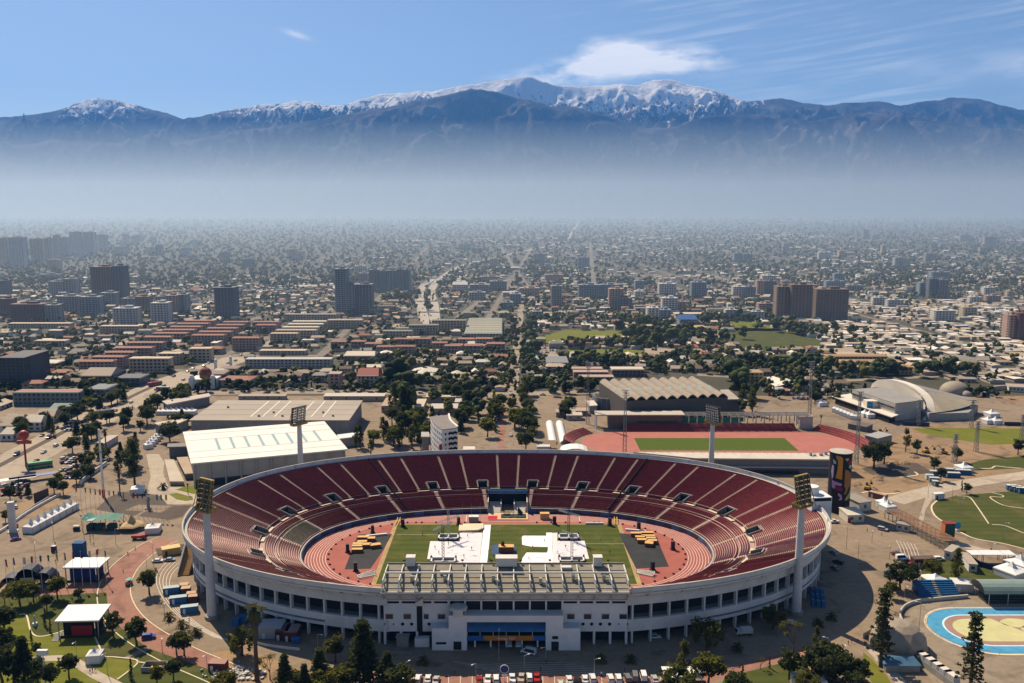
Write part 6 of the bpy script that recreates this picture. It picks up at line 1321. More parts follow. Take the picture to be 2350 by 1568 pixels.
for i,w in ((-1,4.4),(0,9),(1,4.6)):
 x=(0,-7,7)[i] if i else 0; mb=MB(); mb.box((x,0,4.2),(w,5,.25)); part('panel',mb,CANVAS,o)
 for s in (-1,1):
  for t in (-1,1): mb=MB(); mb.bar((x+s*(w/2-.2),t*2.3,0),(x+s*(w/2-.2),t*2.3,4.2),.16); part('post',mb,BLACK,o)
wallrun('fan_fence',z5,[(1270,580),(1340,640),(1440,670),(1570,690)],.2,2.4,mat('navy_fence',(.02,.03,.09),.6,.4,.8),'navy blue curved crowd fence beside the shade panels','fence')
container(g(z5,910,640),9.5,3.6,3.6,.08,(.07,.035,.03),'dark brown container beside the row of coloured cars',roofcol=(.12,.08,.07))
container(g(z5,1028,112),5.6,2.8,3.0,.2,(.6,.6,.58),'white trailer at the tip of the big lawn',name='trailer',cat='trailer',roofcol=(.66,.66,.64))
for i,(x,y,kind,c,rz,lab) in enumerate(((205,302,'pickup',0,.1,'white pickup beside the right rim of the stadium'),(592,362,'suv',2,-.7,'silver wagon near the top of the pergola'),(700,552,'sedan',8,.1,'maroon car at the head of the slanting row of cars'),(722,568,'suv',4,.1,'black car second in the slanting row'),(742,590,'van',0,.1,'white van third in the slanting row'),(775,615,'suv',6,.1,'dark blue car fourth in the slanting row'),(808,642,'sedan',5,.1,'red and white car last in the slanting row'),(1035,597,'suv',0,.1,'white car beside the brown container'),(648,720,'van',6,.5,'bright blue van by the dark bushy tree'),(705,655,'sedan',2,.2,'pale car half hidden by the bushy tree'),(205,545,'sedan',2,1.9,'pale car in the stadium shadow, uppermost of three'),(240,622,'suv',4,2.2,'black car in the stadium shadow, middle of three'),(215,668,'sedan',3,1.8,'grey car in the stadium shadow, lowest of three'),(680,830,'sedan',6,.3,'dark car under the trees beside the bleacher'))):
 nm,col=CARCOL[c]
 if 'bright blue' in lab: col=(.04,.16,.45)
 car(kind,g(z5,x,y),rz,col,lab,'cars on the right plaza')
 # people on the right
for i,(x,y,c,lab) in enumerate(((470,375,(.35,.03,.03),'in red on the open right plaza'),(585,405,(.04,.04,.05),'in dark clothes near the silver wagon'),(645,378,(.05,.03,.03),'standing behind the silver wagon'),(515,930,(.03,.04,.12),'in navy, first of the group by the fence'),(530,933,(.03,.03,.08),'in navy, second of the group by the fence'),(545,935,(.05,.05,.06),'in black, third of the group by the fence'),(575,945,(.2,.04,.03),'in red, fourth of the group by the fence'),(592,930,(.15,.05,.04),'in brown, last of the group by the fence'),(345,1250,(.3,.02,.02),'in red at the lawn corner'),(395,1250,(.05,.04,.04),'in dark clothes at the lawn corner'),(450,1270,(.2,.03,.03),'in maroon on the path to the dome'),(460,1275,(.02,.02,.02),'in black on the path to the dome'),(392,1425,(.03,.05,.12),'in blue on the lower right path'),(1682,560,(.02,.02,.02),'in black at the right edge'),(1446,530,(.1,.03,.02),'near the shade panels'),(897,250,(.05,.05,.05),'on the pale road by the lawn'),(320,1265,(.45,.05,.04),'on a red scooter by the lawn corner'))):
 person(g(z5,x,y),i*1.1,c,'person '+lab,'people on the right plaza',i%2)
for i,(x,y,yt,lab) in enumerate(((305,510,335,'in the sunny part of the right plaza, left'),(398,580,455,'at the shadow edge of the right plaza'),(507,460,360,'with a red foot on the right plaza'),(645,590,480,'beside the maroon car'),(870,1275,930,'tall, at the left bend of the rink'),(908,1310,1165,'behind the row of white containers'),(160,1320,1215,'beside the lower right path'),(275,1365,1300,'short, below the shadow corner'),(1140,130,10,'at the edge of the big lawn'),(950,100,15,'beside the pale road'),(1450,545,470,'by the lawn kerb'),(765,890,800,'double, beside the bleacher'),(1545,440,300,'standing on the big lawn'),(1200,210,110,'on the left of the big lawn'))):
 b_=z5(x,y); p=at(*b_); lamp_post(p,max(5,zat(b_[0],z5(x,yt)[1],p.y)),'lamp post '+lab,'lamp posts of the right plaza',rz=x)
 # works yard behind
YELM=mat('digger_yellow',(.50,.30,.03),.6)
def digger(p,rz,label):
 o=thing('excavator',label,'excavator',p,rz,'yellow excavators');
 for s in (-1,1): mb=MB(); mb.box((0,s*1.1,0),(3.8,.6,.9)); part('track',mb,TYRE,o)
 mb=MB(); mb.box((-.4,0,.9),(3.2,2.4,1.2)); part('body',mb,YELM,o); mb=MB(); mb.box((.5,.6,2.1),(1.4,1.1,1.4)); part('cab',mb,GLASS,o); mb=MB(); mb.bar((1,-.3,2),(3.6,-.3,5),.45); mb.bar((3.6,-.3,5),(5.6,-.3,2.6),.35); part('boom',mb,YELM,o); mb=MB(); mb.box((5.6,-.3,1.6),(1,1.1,1)); part('bucket',mb,BLACK,o)
for x,y,rz,lab in ((815,1185,.9,'beside the mural tower'),(925,700,.4,'near the arched hall'),(1330,860,.2,'in the middle of the dirt yard'),(1490,870,2.6,'right of the middle of the dirt yard')): digger(g(y6,x,y),rz,'yellow excavator '+lab)
for x,y,w,c,lab in ((1530,1040,7,(.32,.22,.2),'brown'),(1548,1075,9.5,(.03,.12,.26),'long blue'),(1650,1050,9,(.03,.12,.26),'blue, beside the tent'),(1395,1060,4,(.04,.16,.3),'small blue'),(1360,1095,4,(.45,.5,.5),'pale'),(1400,1120,5,(.1,.2,.22),'teal'),(1410,1150,3,(.05,.12,.12),'dark green')): container(g(y6,x,y),w,2.6,2.7,-.15,c,'%s cabin in the works yard above the pale road'%lab,'cabins in the works yard',name='site_cabin',cat='cabin',roofcol=(.5,.5,.48))
pagoda(g(y6,1685,1035)+Vector((0,3,0)),7.5,'white peaked tent in the works yard',None,.2,pk=3)
for i in range(3): container(g(y6,2085+i*40,1190+i*10),5,2.6,2.8,-.2,(.03,.12,.22),'dark blue cabin at the right edge of the big lawn, %s of three'%nth(i),'blue cabins by the lawn',name='site_cabin',cat='cabin',roofcol=(.6,.62,.62))
container(g(y6,905,1265),9,3,3,-.9,(.22,.09,.07),'red-brown cabin row above the pergola tents',name='site_cabin',cat='cabin',roofcol=(.42,.27,.2))
rq=random.Random(4)
for i in range(14):
 mb=MB(); r_=rq.uniform(1.5,4); mb.lathe((0,0,0),[(r_,0),(r_*.7,r_*.25),(r_*.3,r_*.42),(.1,r_*.48)],9); x,y=rq.choice([(700,1130),(940,1090),(1200,900),(1450,880),(1530,830),(1020,1190),(1100,960)]); single('earth_mound',mb,mat('mound',(.25,.17,.10),.95,.3,.5),'heap of brown earth, %s of the works yard heaps'%nth(i),'earth heap',g(y6,x+rq.uniform(-60,60),y+rq.uniform(-20,20)),group='earth heaps in the works yard')
kerb(y6,[(760,1215),(860,1205),(1000,1225),(1100,1215)],1.2); kerb(y6,[(1760,1000),(1900,1000),(1945,980),(2050,990),(2170,1000)],.9); kerb(y6,[(1090,1080),(1250,1060),(1230,1030)],.9)
# crew at work on the pitch and along the track
for i,(x,y) in enumerate(((560,470),(600,520),(830,440),(860,560),(900,350),(1170,560),(1210,300),(940,480),(430,330),(300,560),(700,430),(1130,600))):
 person(g(d6,x,y),i*.9,((.6,.25,.02),(.03,.03,.04),(.5,.5,.48),(.02,.08,.25))[i%4],'person working on the left part of the pitch, %s of the left crew'%nth(i),'left pitch crew',i%2)
for i,(x,y) in enumerate(((300,470),(420,400),(560,520),(640,460),(760,430),(900,500),(1000,380),(1100,520),(260,580),(830,560))):
 person(g(d7,x,y),i*.9,((.6,.25,.02),(.03,.03,.04),(.5,.5,.48),(.02,.08,.25))[i%4],'person working on the right part of the pitch, %s of the right crew'%nth(i),'right pitch crew',i%2)
for i in range(16):
 r_=random.Random(i+60); person(g(z1,r_.uniform(380,1180),r_.uniform(300,720)),i,((.4,.04,.03),(.03,.03,.05),(.5,.5,.5),(.03,.1,.3),(.3,.2,.05))[i%5],'person strolling across the left plaza, %s of the strollers'%nth(i),'strollers on the left plaza',i%2)
 # ------------------------------------------------------------------ halls and second stadium behind
def quadroof(name,label,cat,zf,corners,z,wallm,roofm,base=0.0,th=.8,dz=0.0,inset=1.2):
 """hall from the four roof corners seen at height z (order: back-left, back-right, front-right, front-left)"""
 P=[at(*zf(*c),z) for c in corners]; c0=sum(P,Vector())/4; o=thing(name,label,cat,(c0.x,c0.y,0)); rel=[p-c0 for p in P]
 mb=MB(); mb.hexa([(p.x,p.y,z-th) for p in rel[::-1]],[(p.x,p.y,z) for p in rel[::-1]]); rf=part('roof',mb,roofm,o)
 ins=[p-p.normalized()*inset for p in rel]; mb=MB(); mb.hexa([(p.x,p.y,base) for p in ins[::-1]],[(p.x,p.y,z-th) for p in ins[::-1]]); part('wall',mb,wallm,o)
 return o,rel,ins,rf
HW=mat('hall_white_roof',(.62,.59,.545),.6,.06,.03,col2=(.70,.665,.615),detail=8)
HG=mat('hall_grey_roof',(.28,.235,.19),.75,.14,.03,col2=(.34,.29,.235),detail=8)
o,rel,ins,rf=quadroof('white_hall','sports hall with large sloping white roof and row of skylights','hall',y4,[(155,440),(1185,362),(1355,565),(215,670)],14.0,DIRTY,HW,inset=2.0)
A,B,C_,D_=[Vector((p.x,p.y,14.06)) for p in rel]
for i in range(8):
 s=.20+i*.096; a=A.lerp(B,s); d_=D_.lerp(C_,s); p0,p1=a.lerp(d_,.33),a.lerp(d_,.66); mb=MB(); mb.bar(p0,p1,1.5,.12); part('skylight',mb,mat('skylight',(.30,.40,.40),.3),rf)
for k in (.12,.32,.68,.86): mb=MB(); mb.bar(A.lerp(D_,k),B.lerp(C_,k),.25,.08); part('roof_seam',mb,DIRTY,rf)
Di,Ci=ins[3],ins[2]
for i in range(11): q=Di.lerp(Ci,i/10.0); mb=MB(); mb.box((q.x,q.y-.5,0),(.8,.8,13.2)); part('column',mb,DIRTY,o)
mb=MB(); mb.bar(Di+Vector((0,-.12,2.2)),Ci+Vector((0,-.12,2.2)),.1,4.2); part('glass_base',mb,GLASS,o)
o,rel,ins,rf=quadroof('grey_hall','wide hall with flat grey-brown roof behind the white-roofed hall','hall',y4,[(410,210),(1465,210),(1365,355),(200,355)],13.0,CONCD,HG)
A,B,C_,D_=[Vector((p.x,p.y,13.05)) for p in rel]
for s in (.36,.435,.51,.67,.745,.82): mb=MB(); mb.bar(A.lerp(B,s).lerp(D_.lerp(C_,s),.05),A.lerp(B,s).lerp(D_.lerp(C_,s),.85),.9,.1); part('light_strip',mb,mat('pale_strip',(.62,.58,.52),.6),rf)
for s,k in ((.14,.4),(.41,.83),(.48,.66),(.56,.83),(.8,.66),(.88,.82)): q=A.lerp(B,s).lerp(D_.lerp(C_,s),k); mb=MB(); mb.box((q.x,q.y,13),(1.2,1.2,1.2)); part('vent',mb,CONCD,rf)
for k in (.25,.5,.75): mb=MB(); mb.bar(A.lerp(D_,k),B.lerp(C_,k),.2,.08); part('roof_seam',mb,CONCD,rf)
def blk(name,label,cat,zf,c,z,wc,rc,**kw):
 wm,rm=mat('w'+str(wc),wc,.85,.1,.1),mat('r'+str(rc),rc,.8,.14,.08); return quadroof(name,label,cat,zf,c,z,wm,rm,**kw)
blk('annex','low annex with white roof right of the white hall','annex',y4,[(1275,460),(1440,440),(1450,470),(1290,490)],6,(.5,.5,.5),(.6,.66,.68)); blk('angular_hall','angular grey-roofed hall left of the grey hall','hall',y4,[(0,215),(345,158),(360,180),(40,240)],7,(.2,.2,.2),(.42,.37,.32)); blk('angular_hall','pale wedge building in front of the angular hall','hall',y4,[(-60,375),(195,330),(200,345),(40,412)],6,(.25,.27,.3),(.5,.42,.34))
blk('terrace_block','dark stepped block left of the white hall','block',y4,[(45,525),(190,520),(195,545),(40,550)],7,(.16,.16,.17),(.2,.19,.18)); blk('low_terrace','sandy stepped terrace with walls at the corner of the white hall','terrace',y4,[(110,625),(190,620),(240,740),(170,745)],3.5,(.3,.25,.2),(.36,.27,.19)); blk('low_terrace','long sandy planter terrace left of the white hall','terrace',y4,[(20,640),(90,640),(165,800),(60,800)],2.5,(.38,.32,.25),(.42,.36,.29))
pagoda(g(y4,595,770)+Vector((0,2,0)),5,'pinkish-white tent peak behind the left rim of the stadium',None,.2,m=mat('pink_canvas',(.6,.45,.42),.7));
for i in range(7): pagoda(g(z6,1420+i*46,378),6,'white peaked tent, %s of the row left of the grey hall'%nth(i),'tents left of the grey hall',.1,pk=3)
for i in range(5): pagoda(g(z6,1310+i*22,680-i*22),4.5,'white peaked tent, %s of the row left of the white hall'%nth(i),'tents left of the white hall',.8)
# curved apartment block
o=thing('curved_block','tall curved apartment building with zigzag stair end behind the stadium','building',(0,0,0)); a,b,c_=at(*y4(1955,335),24),at(*y4(2040,430),24),at(*y4(2155,415),24); back=at(*y4(2090,320),24)
P=[Vector(p).to_2d() for p in (a,a.lerp(b,.5)+Vector((-1.5,0,0)),b)]; Q=[Vector(p).to_2d() for p in (back,back.lerp(c_,.5)+Vector((-1.5,0,0)),c_)]; Lp,Rp=smooth([p.to_3d() for p in P],5),smooth([p.to_3d() for p in Q],5)
loop=Lp+Rp[::-1]; mb=MB(); mb.prism([(p.x,p.y) for p in loop],0,24); part('wall',mb,GWALL,o); mb=MB(); mb.prism([(p.x,p.y) for p in loop],24.02,24.5); part('roof',mb,mat('brown_roof',(.20,.17,.16),.8),o)
mb=MB(); strip(mb,[p for p in Rp],1.0,24.5,h=.8); part('roof_rim',mb,WHITE,o); wn=MB(); wn.box((0,0,0),(.12,1.1,1.5)); WN=wn.mesh('window',GLASS)
for f in range(7):
 for i in range(len(Lp)-1): p=Lp[i].lerp(Lp[i+1],.5); part('window',WN,None,o,loc=(p.x-.03,p.y,2+f*3.1),rz=math.atan2((Lp[i+1]-Lp[i]).y,(Lp[i+1]-Lp[i]).x)-math.pi/2)
 e0,e1=Lp[-1],Rp[-1]; m1=MB(); z=2.6+f*3.1; q0,q1=e0.lerp(e1,.42),e0.lerp(e1,.95); pts=[q0.lerp(q1,k/4)+Vector((0,-.2,z+(1.0 if k%2 else 0))) for k in range(5)]
 for u_,v_ in zip(pts[:-1],pts[1:]): m1.bar(u_,v_,.3,1.3)
 part('stair_flight',m1,DARK,o); w=e0.lerp(e1,.22); m2=MB(); m2.box((w.x,w.y-.1,z-.3),(1.1,.2,1.3)); part('window',m2,GLASS,o)
mb=MB(); q=e0+Vector((-1.2,.5,0)); mb.box((q.x,q.y,0),(1.0,3,16)); part('red_panel',mb,mat('brick_red',(.32,.05,.04),.8),o)
blk('service_block','small grey block left of the curved apartment building','block',y4,[(1890,440),(1945,440),(1950,475),(1888,475)],12,(.24,.22,.21),(.35,.33,.31)); blk('garage','small flat pale roof right of the curved apartment building','garage',y4,[(2195,545),(2280,545),(2285,600),(2190,600)],4,(.4,.33,.27),(.55,.5,.45))
# wave-roofed arena
AR=thing('wave_arena','arena with ten parallel brown barrel vaults for a roof','arena',(0,0,0)); zA=17.0; bl,br_,fr_,fl=[at(*y5(*c),zA) for c in ((545,178),(1190,158),(1395,275),(720,300))]; NVT=10
VM=mat('vault_brown',(.21,.17,.13),.7,.15,.12,col2=(.28,.235,.185)); VE=mat('vault_edge',(.10,.085,.07),.8)
for i in range(NVT):
 s0,s1=i/NVT,(i+1)/NVT; b0,b1,f0,f1=bl.lerp(br_,s0),bl.lerp(br_,s1),fl.lerp(fr_,s0),fl.lerp(fr_,s1); mb=MB()
 ring=lambda p,q: [p.lerp(q,k/8)+Vector((0,0,2.6*math.sin(math.pi*k/8))) for k in range(9)]
 rows_=[ring(b0.lerp(f0,t),b1.lerp(f1,t)) for t in (0,.33,.66,1)]; mb.grid(rows_); mb.add([tuple(p) for p in rows_[0]],[list(range(9))]); v=part('vault',mb,VM,AR)
 mb=MB(); mb.grid([[p+Vector((0,-.4,0)) for p in rows_[3]],[p+Vector((0,-.4,-1.0)) for p in rows_[3]]]); part('vault_edge',mb,VE,v)
 mb=MB(); m0=[p+Vector((0,0,.06)) for p in ring(b0.lerp(f0,.55),b1.lerp(f1,.55))[3:6]]; m1_=[p+Vector((0,0,.06)) for p in ring(b0.lerp(f0,.66),b1.lerp(f1,.66))[3:6]]; mb.grid([m0,m1_]); part('skylight',mb,mat('teal_glass',(.22,.40,.36),.3),v)
mb=MB(); mb.hexa([(p.x,p.y,0) for p in (fl,fr_,br_,bl)],[(p.x,p.y,zA-.3) for p in (fl,fr_,br_,bl)]); part('hall_wall',mb,mat('arena_dark',(.09,.08,.075),.8),AR)
e0,e1=g(y5,520,372),g(y5,1470,372); mb=MB(); cv=smooth([(e0.x,e0.y+20,0),(e0.x+2,e0.y+6,0),(e0.x+14,e0.y,0),(e0.x+40,e0.y-1,0),((e0.x+e1.x)/2,e0.y-2,0),(e1.x,e1.y+2,0)],6); strip(mb,cv,1.5,0,h=9.5); part('drum_wall',mb,mat('arena_teal',(.13,.155,.16),.8,.3,.2),AR)
for i in range(4,len(cv),2): q=cv[i]; mb=MB(); mb.box((q.x,q.y-.9,0),(.6,.6,9.5)); part('buttress',mb,CONCD,AR)
blk('side_block','grey flat-roofed block right of the wave-roofed arena','block',y5,[(1345,228),(1400,226),(1475,290),(1365,292)],11,(.16,.15,.14),(.34,.30,.26)); blk('side_block','pale low block left of the wave-roofed arena','block',y5,[(455,300),(510,298),(535,330),(480,335)],6,(.4,.42,.42),(.55,.5,.45))
# training stadium
tk=[g(y5,415,575),g(y5,2200,600)]; ty0,ty1=g(y5,1200,655).y,g(y5,1200,507).y; tcx=(g(y5,430,580).x+g(y5,2230,580).x)/2; tr_=(ty1-ty0)/2; thx=(g(y5,2230,580).x-g(y5,430,580).x)/2-tr_; tcy=(ty0+ty1)/2
mb=MB(); mb.sheet(oval(tr_,thx,24,(tcx,tcy)),.012); struct('training_track',mb,mat('track_pink',(.34,.115,.088),.9,.1,.1,col2=(.40,.15,.118)))
mb=MB(); mb.sheet([tuple(g(y5,x,y))[:2] for x,y in ((775,548),(1770,548),(1865,632),(815,630))],.02); struct('training_pitch',mb,pitch_mat('training_grass',(.062,.095,.012),(.078,.112,.016),(.09,.105,.02),.15))
ts=thing('training_stand','low stand with red seats and open pergola canopy behind the training track','grandstand',(0,0,0)); a,b=g(y5,705,506),g(y5,1850,502); d_=(b-a)
SEATR=mat('seat_maroon',(.20,.035,.04),.7,.25,.3)
for i in range(7): q=Vector((0,i*.9,0)); mb=MB(); mb.hexa([a+q,b+q,b+q+Vector((0,.9,0)),a+q+Vector((0,.9,0))],[p+Vector((0,0,.7+i*.55)) for p in (a+q,b+q,b+q+Vector((0,.9,0)),a+q+Vector((0,.9,0)))]); part('seat_row',mb,SEATR,ts)
ra=Vector((g(y5,510,460).x,a.y+8,0)); rm_=Vector((at(*y5(1060,400)).x*.98,a.y+8,0)); mb=MB(); mb.box(((ra.x+rm_.x)/2,a.y+13,9.4),(rm_.x-ra.x,12,.8)); part('roof',mb,mat('stand_roof',(.45,.40,.34),.8),ts); mb=MB(); mb.box(((ra.x+rm_.x)/2+4,a.y+14,0),(rm_.x-ra.x-10,9,9.3)); part('wall',mb,mat('stand_brown',(.16,.12,.10),.8),ts); mb=MB(); mb.box(((ra.x+rm_.x)/2+12,a.y+9.2,4.2),(rm_.x-ra.x-34,.2,1.6)); part('window',mb,GLASS,ts)
for i in range(3): mb=MB(); mb.box((ra.x+.6,a.y+8+i*5,0),(.9,.9,9.4)); part('pillar',mb,WHITE,ts)
re_=g(y5,1900,460).x
for i in range(15):
 x=rm_.x+(re_-rm_.x)*(i+.5)/15
 for yy in (7.5,15): mb=MB(); mb.box((x,a.y+yy,3.5),(.7,.7,5.6)); part('pillar',mb,CONC,ts)
 mb=MB(); mb.bar((x,a.y+6.5,9.4),(x,a.y+16,9.4),.5,.5); part('rafter',mb,CONCD,ts)
for yy in (6.5,9,11.5,14,16): mb=MB(); mb.bar((rm_.x,a.y+yy,9.8),(re_,a.y+yy,9.8),.5,.3); part('purlin',mb,CONCD,ts)
mb=MB(); mb.box(((rm_.x+re_)/2-22,a.y+14,3.6),(42,.2,3.2)); part('green_netting',mb,mat('green_net',(.02,.22,.14),.7),ts)
mb=MB(); mb.box((re_-3,a.y+11,0),(9,8,9)); part('end_block',mb,CONC,ts)
for lab,pts in (('left curved bank of red seats at the training track',[(500,515),(430,535),(380,562),(372,590)]),('right curved bank of red seats at the training track',[(1950,495),(2060,520),(2180,558),(2260,600),(2300,650)])):
 o=thing('seat_bank',lab,'seating',(0,0,0)); P=smooth([tuple(g(y5,x,y))[:2]+(0,) for x,y in pts],5); cc=Vector((tcx,tcy,0))
 for i in range(7):
  R_=[(p+(p-cc).normalized()*i*1.0) for p in P]; mb=MB(); strip(mb,R_,1.0,0,h=.5+i*.5); part('seat_row',mb,mat('seat_pale_red',(.30,.07,.06),.8,.25,.3) if i%2 else SEATR,o)
tb=thing('terrace_building','long white-roofed terrace building between the two stadiums','building',(0,0,0)); zt=9.0; P=[at(*y5(*c),zt) for c in ((770,640),(2160,648),(2225,690),(1180,680))]
mb=MB(); mb.hexa([(p.x,p.y,zt-.8) for p in P[::-1]],[(p.x,p.y,zt) for p in P[::-1]]); part('roof',mb,mat('terrace_pale',(.52,.47,.40),.8,.1,.1),tb); mb=MB(); q0,q1=P[3]+Vector((0,1.5,0)),P[2]+Vector((0,1.5,0)); mb.hexa([(q0.x-60,q0.y,0),(q1.x-2,q1.y,0),(q1.x-4,q1.y+14,0),(q0.x-60,q0.y+14,0)],[(q0.x-60,q0.y,zt-.8),(q1.x-2,q1.y,zt-.8),(q1.x-4,q1.y+14,zt-.8),(q0.x-60,q0.y+14,zt-.8)]); part('wall',mb,mat('terrace_grey',(.20,.19,.19),.8),tb)
mb=MB(); mb.bar(Vector((q0.x-5,q0.y-1.2,4.2)),Vector((q1.x,q1.y-1.2,4.2)),3.0,.4); part('lower_canopy',mb,mat('terrace_pale',(.5,.5,.5)),tb); mb=MB(); mb.bar(Vector((q0.x-5,q0.y-.2,1.4)),Vector((q1.x-30,q1.y-.2,1.4)),.2,2.2); part('glazing',mb,GLASS,tb)
for i in range(26): p=P[0].lerp(P[1],(i+.3)/26); mb=MB(); mb.bar(p,p+Vector((0,-.8,2.2)),.14); mb.bar(p,p+Vector((1.2,0,1.2)),.1); part('railing',mb,STEEL,tb)
rq=random.Random(8)
for i in range(10): p=P[1].lerp(P[0],rq.uniform(.02,.3)).lerp(P[2],rq.uniform(.2,.6)); mb=MB(); mb.box((p.x,p.y,zt),(rq.uniform(1,3),1.5,rq.uniform(.8,2))); part('plant_unit',mb,STEEL,tb)
for x,lab in ((240,'left'),(312,'right')):
 o=thing('barrel_tent','long white tunnel tent beside the training track, %s of two'%lab,'tent',g(y5,x,588),0,'pair of long white tents'); mb=MB(); mb.grid([[(2.6*math.cos(t),y,2.6*math.sin(t)) for t in np.linspace(0,math.pi,8)] for y in (0,18,36,54)]); part('cover',mb,CANVAS,o); mb=MB(); mb.add([(2.6*math.cos(t),0,2.6*math.sin(t)) for t in np.linspace(0,math.pi,8)],[list(range(8))]); part('end_wall',mb,CANVAS,o)
o=thing('barrel_tent','wide white tent just behind the far rim of the stadium','tent',g(y5,385,655)); mb=MB(); mb.grid([[(9*math.cos(t),y,3.6*math.sin(t)) for t in np.linspace(0,math.pi,8)] for y in (0,6,12)]); part('cover',mb,CANVAS,o); mb=MB(); mb.add([(9*math.cos(t),0,3.6*math.sin(t)) for t in np.linspace(0,math.pi,8)],[list(range(8))]); part('end_wall',mb,CANVAS,o)
container(g(y5,175,650),8,5,5,0,(.55,.56,.56),'white booth with a logo panel behind the far rim',name='booth',cat='booth'); house('slat_shed','shed with brown slatted roof behind the far rim',g(y5,190,652),g(y5,260,652),13,3.4,(.3,.22,.15),(.24,.15,.09),'shed',1.5,0)
# lattice light masts
def lattice(label,p,h):
 o=thing('lattice_mast',label,'mast',p,0,'lattice light masts'); mb=MB(); w0,w1=1.0,.45
 for i,j in ((-1,-1),(1,-1),(1,1),(-1,1)): mb.bar((i*w0,j*w0,0),(i*w1,j*w1,h),.22)
 n=int(h/2.6)
 for k in range(n):
  a,b=w0+(w1-w0)*k/n,w0+(w1-w0)*(k+1)/n; mb.bar((-a,-a,h*k/n),(b,-b,h*(k+1)/n),.14); mb.bar((a,a,h*k/n),(-b,b,h*(k+1)/n),.14); mb.bar((a,-a,h*k/n),(b,b,h*(k+1)/n),.14)
 part('lattice',mb,mat('mast_grey',(.16,.17,.18),.6),o)
 for k in range(4): mb=MB(); mb.bar((-1.8,0,h-k*1.6),(1.8,0,h-k*1.6),.16); [mb.box((x,-.3,h-k*1.6),(.6,.4,.6)) for x in (-1.5,-.5,.5,1.5)]; part('lamp_bar',mb,STEEL,o)
for zf,x,y,yt,lab in ((y5,468,455,52,'left of the wave-roofed arena'),(y5,712,640,235,'in front of the left bend of the training track'),(y5,1930,465,45,'at the right end of the canopy'),(y5,2243,720,245,'at the right bend of the training track'),(y6,1260,625,400,'in front of the arched hall'),(y6,1728,640,400,'right of the arched hall'),(y6,1770,850,590,'in the dirt yard'),(y6,1578,950,700,'thin and bare, by a tree in the dirt yard'),(y6,2170,770,530,'at the right edge of the playing field')):
 b_=zf(x,y); p=at(*b_); lattice('tall lattice mast '+lab,p,zat(b_[0],zf(x,yt)[1],p.y))
 # arched hall
o=thing('arched_hall','modern sports hall with a big white arch over its roof','hall',(0,0,0)); CW=mat('arch_white',(.66,.60,.51),.6,.08,.1); RG=mat('arch_roof_grey',(.27,.255,.235),.7,.12,.08)
f0,f1=g(y6,1300,575),g(y6,870,330); top=zat(y6(1150,228)[0],y6(1150,228)[1],(f0.y+f1.y)/2+10)
def arch(t,off=0.0,sc=1.0): q=f0.lerp(f1,(1-math.cos(t))/2); return Vector((q.x+off*1.2+5*math.sin(t)+5*math.sin(2*t),q.y+6*math.sin(t),top*sc*math.sin(t)))
mb=MB(); n=28
mb.grid([[arch(t,0,1.0) for t in np.linspace(0,math.pi,n)],[arch(t,4.5,1.0) for t in np.linspace(0,math.pi,n)],[arch(t,4.5,.90) for t in np.linspace(0,math.pi,n)],[arch(t,0,.90) for t in np.linspace(0,math.pi,n)],[arch(t,0,1.0) for t in np.linspace(0,math.pi,n)]]); part('arch',mb,CW,o)
mb=MB(); mb.grid([[arch(t,-1.0,.92) for t in np.linspace(0,math.pi,n)],[arch(t,-1.0,.55) for t in np.linspace(0,math.pi,n)]]); part('arch_web',mb,CW,o)
r1_,r2_,r3_=at(*y6(1795,400),9),at(*y6(1705,500),6),at(*y6(1355,510),6)
mb=MB(); mb.grid([[arch(t,4.4,.97) for t in np.linspace(.25,math.pi*.62,8)],[r3_.lerp(r2_,k).lerp(r1_,k*k) for k in np.linspace(0,1,8)]]); part('side_roof',mb,mat('roof_olive',(.30,.26,.19),.8,.12,.1),o)
mb=MB(); mb.grid([[arch(t,4.4,.98) for t in np.linspace(math.pi*.36,math.pi*.62,5)],[at(*y6(1500+74*k,390+k*2),9.5) for k in range(5)]]); part('ridge_roof',mb,RG,o)
mb=MB(); mb.hexa([(v.x,v.y,0) for v in (r3_,r2_,r1_,r1_+Vector((-30,40,0)),r3_+Vector((0,40,0)))],[(v.x,v.y,5.5) for v in (r3_,r2_,r1_,r1_+Vector((-30,40,0)),r3_+Vector((0,40,0)))]); part('side_wall',mb,mat('arch_grey',(.28,.28,.28),.8),o)
P=[at(*y6(*c),13) for c in ((680,300),(960,280),(1310,395),(1060,425))]; mb=MB(); mb.hexa([(p.x,p.y,12.4) for p in P[::-1]],[(p.x,p.y,13) for p in P[::-1]]); part('hall_roof',mb,RG,o); mb=MB(); mb.hexa([(p.x,p.y,0) for p in P[::-1]],[(p.x,p.y,12.4) for p in P[::-1]]); part('hall_wall',mb,mat('arch_pale',(.42,.40,.37),.8),o)
mb=MB(); mb.hexa([(p.x-0.6,p.y-.8,9) for p in (P[0],P[3],P[3]+Vector((0,1,0)),P[0]+Vector((0,1,0)))],[(p.x-.6,p.y-.8,10.2) for p in (P[0],P[3],P[3]+Vector((0,1,0)),P[0]+Vector((0,1,0)))]); part('window_band',mb,GLASS,o)
Q=[at(*y6(*c),5.5) for c in ((500,362),(680,335),(1130,510),(1030,545))]; mb=MB(); mb.hexa([(p.x,p.y,4.9) for p in Q[::-1]],[(p.x,p.y,5.5) for p in Q[::-1]]); part('terrace_roof',mb,CW,o); Q2=[q.lerp(sum(Q,Vector())/4,.1) for q in Q]; mb=MB(); mb.hexa([(p.x,p.y,0) for p in Q2[::-1]],[(p.x,p.y,4.9) for p in Q2[::-1]]); part('terrace_wall',mb,DARK,o)
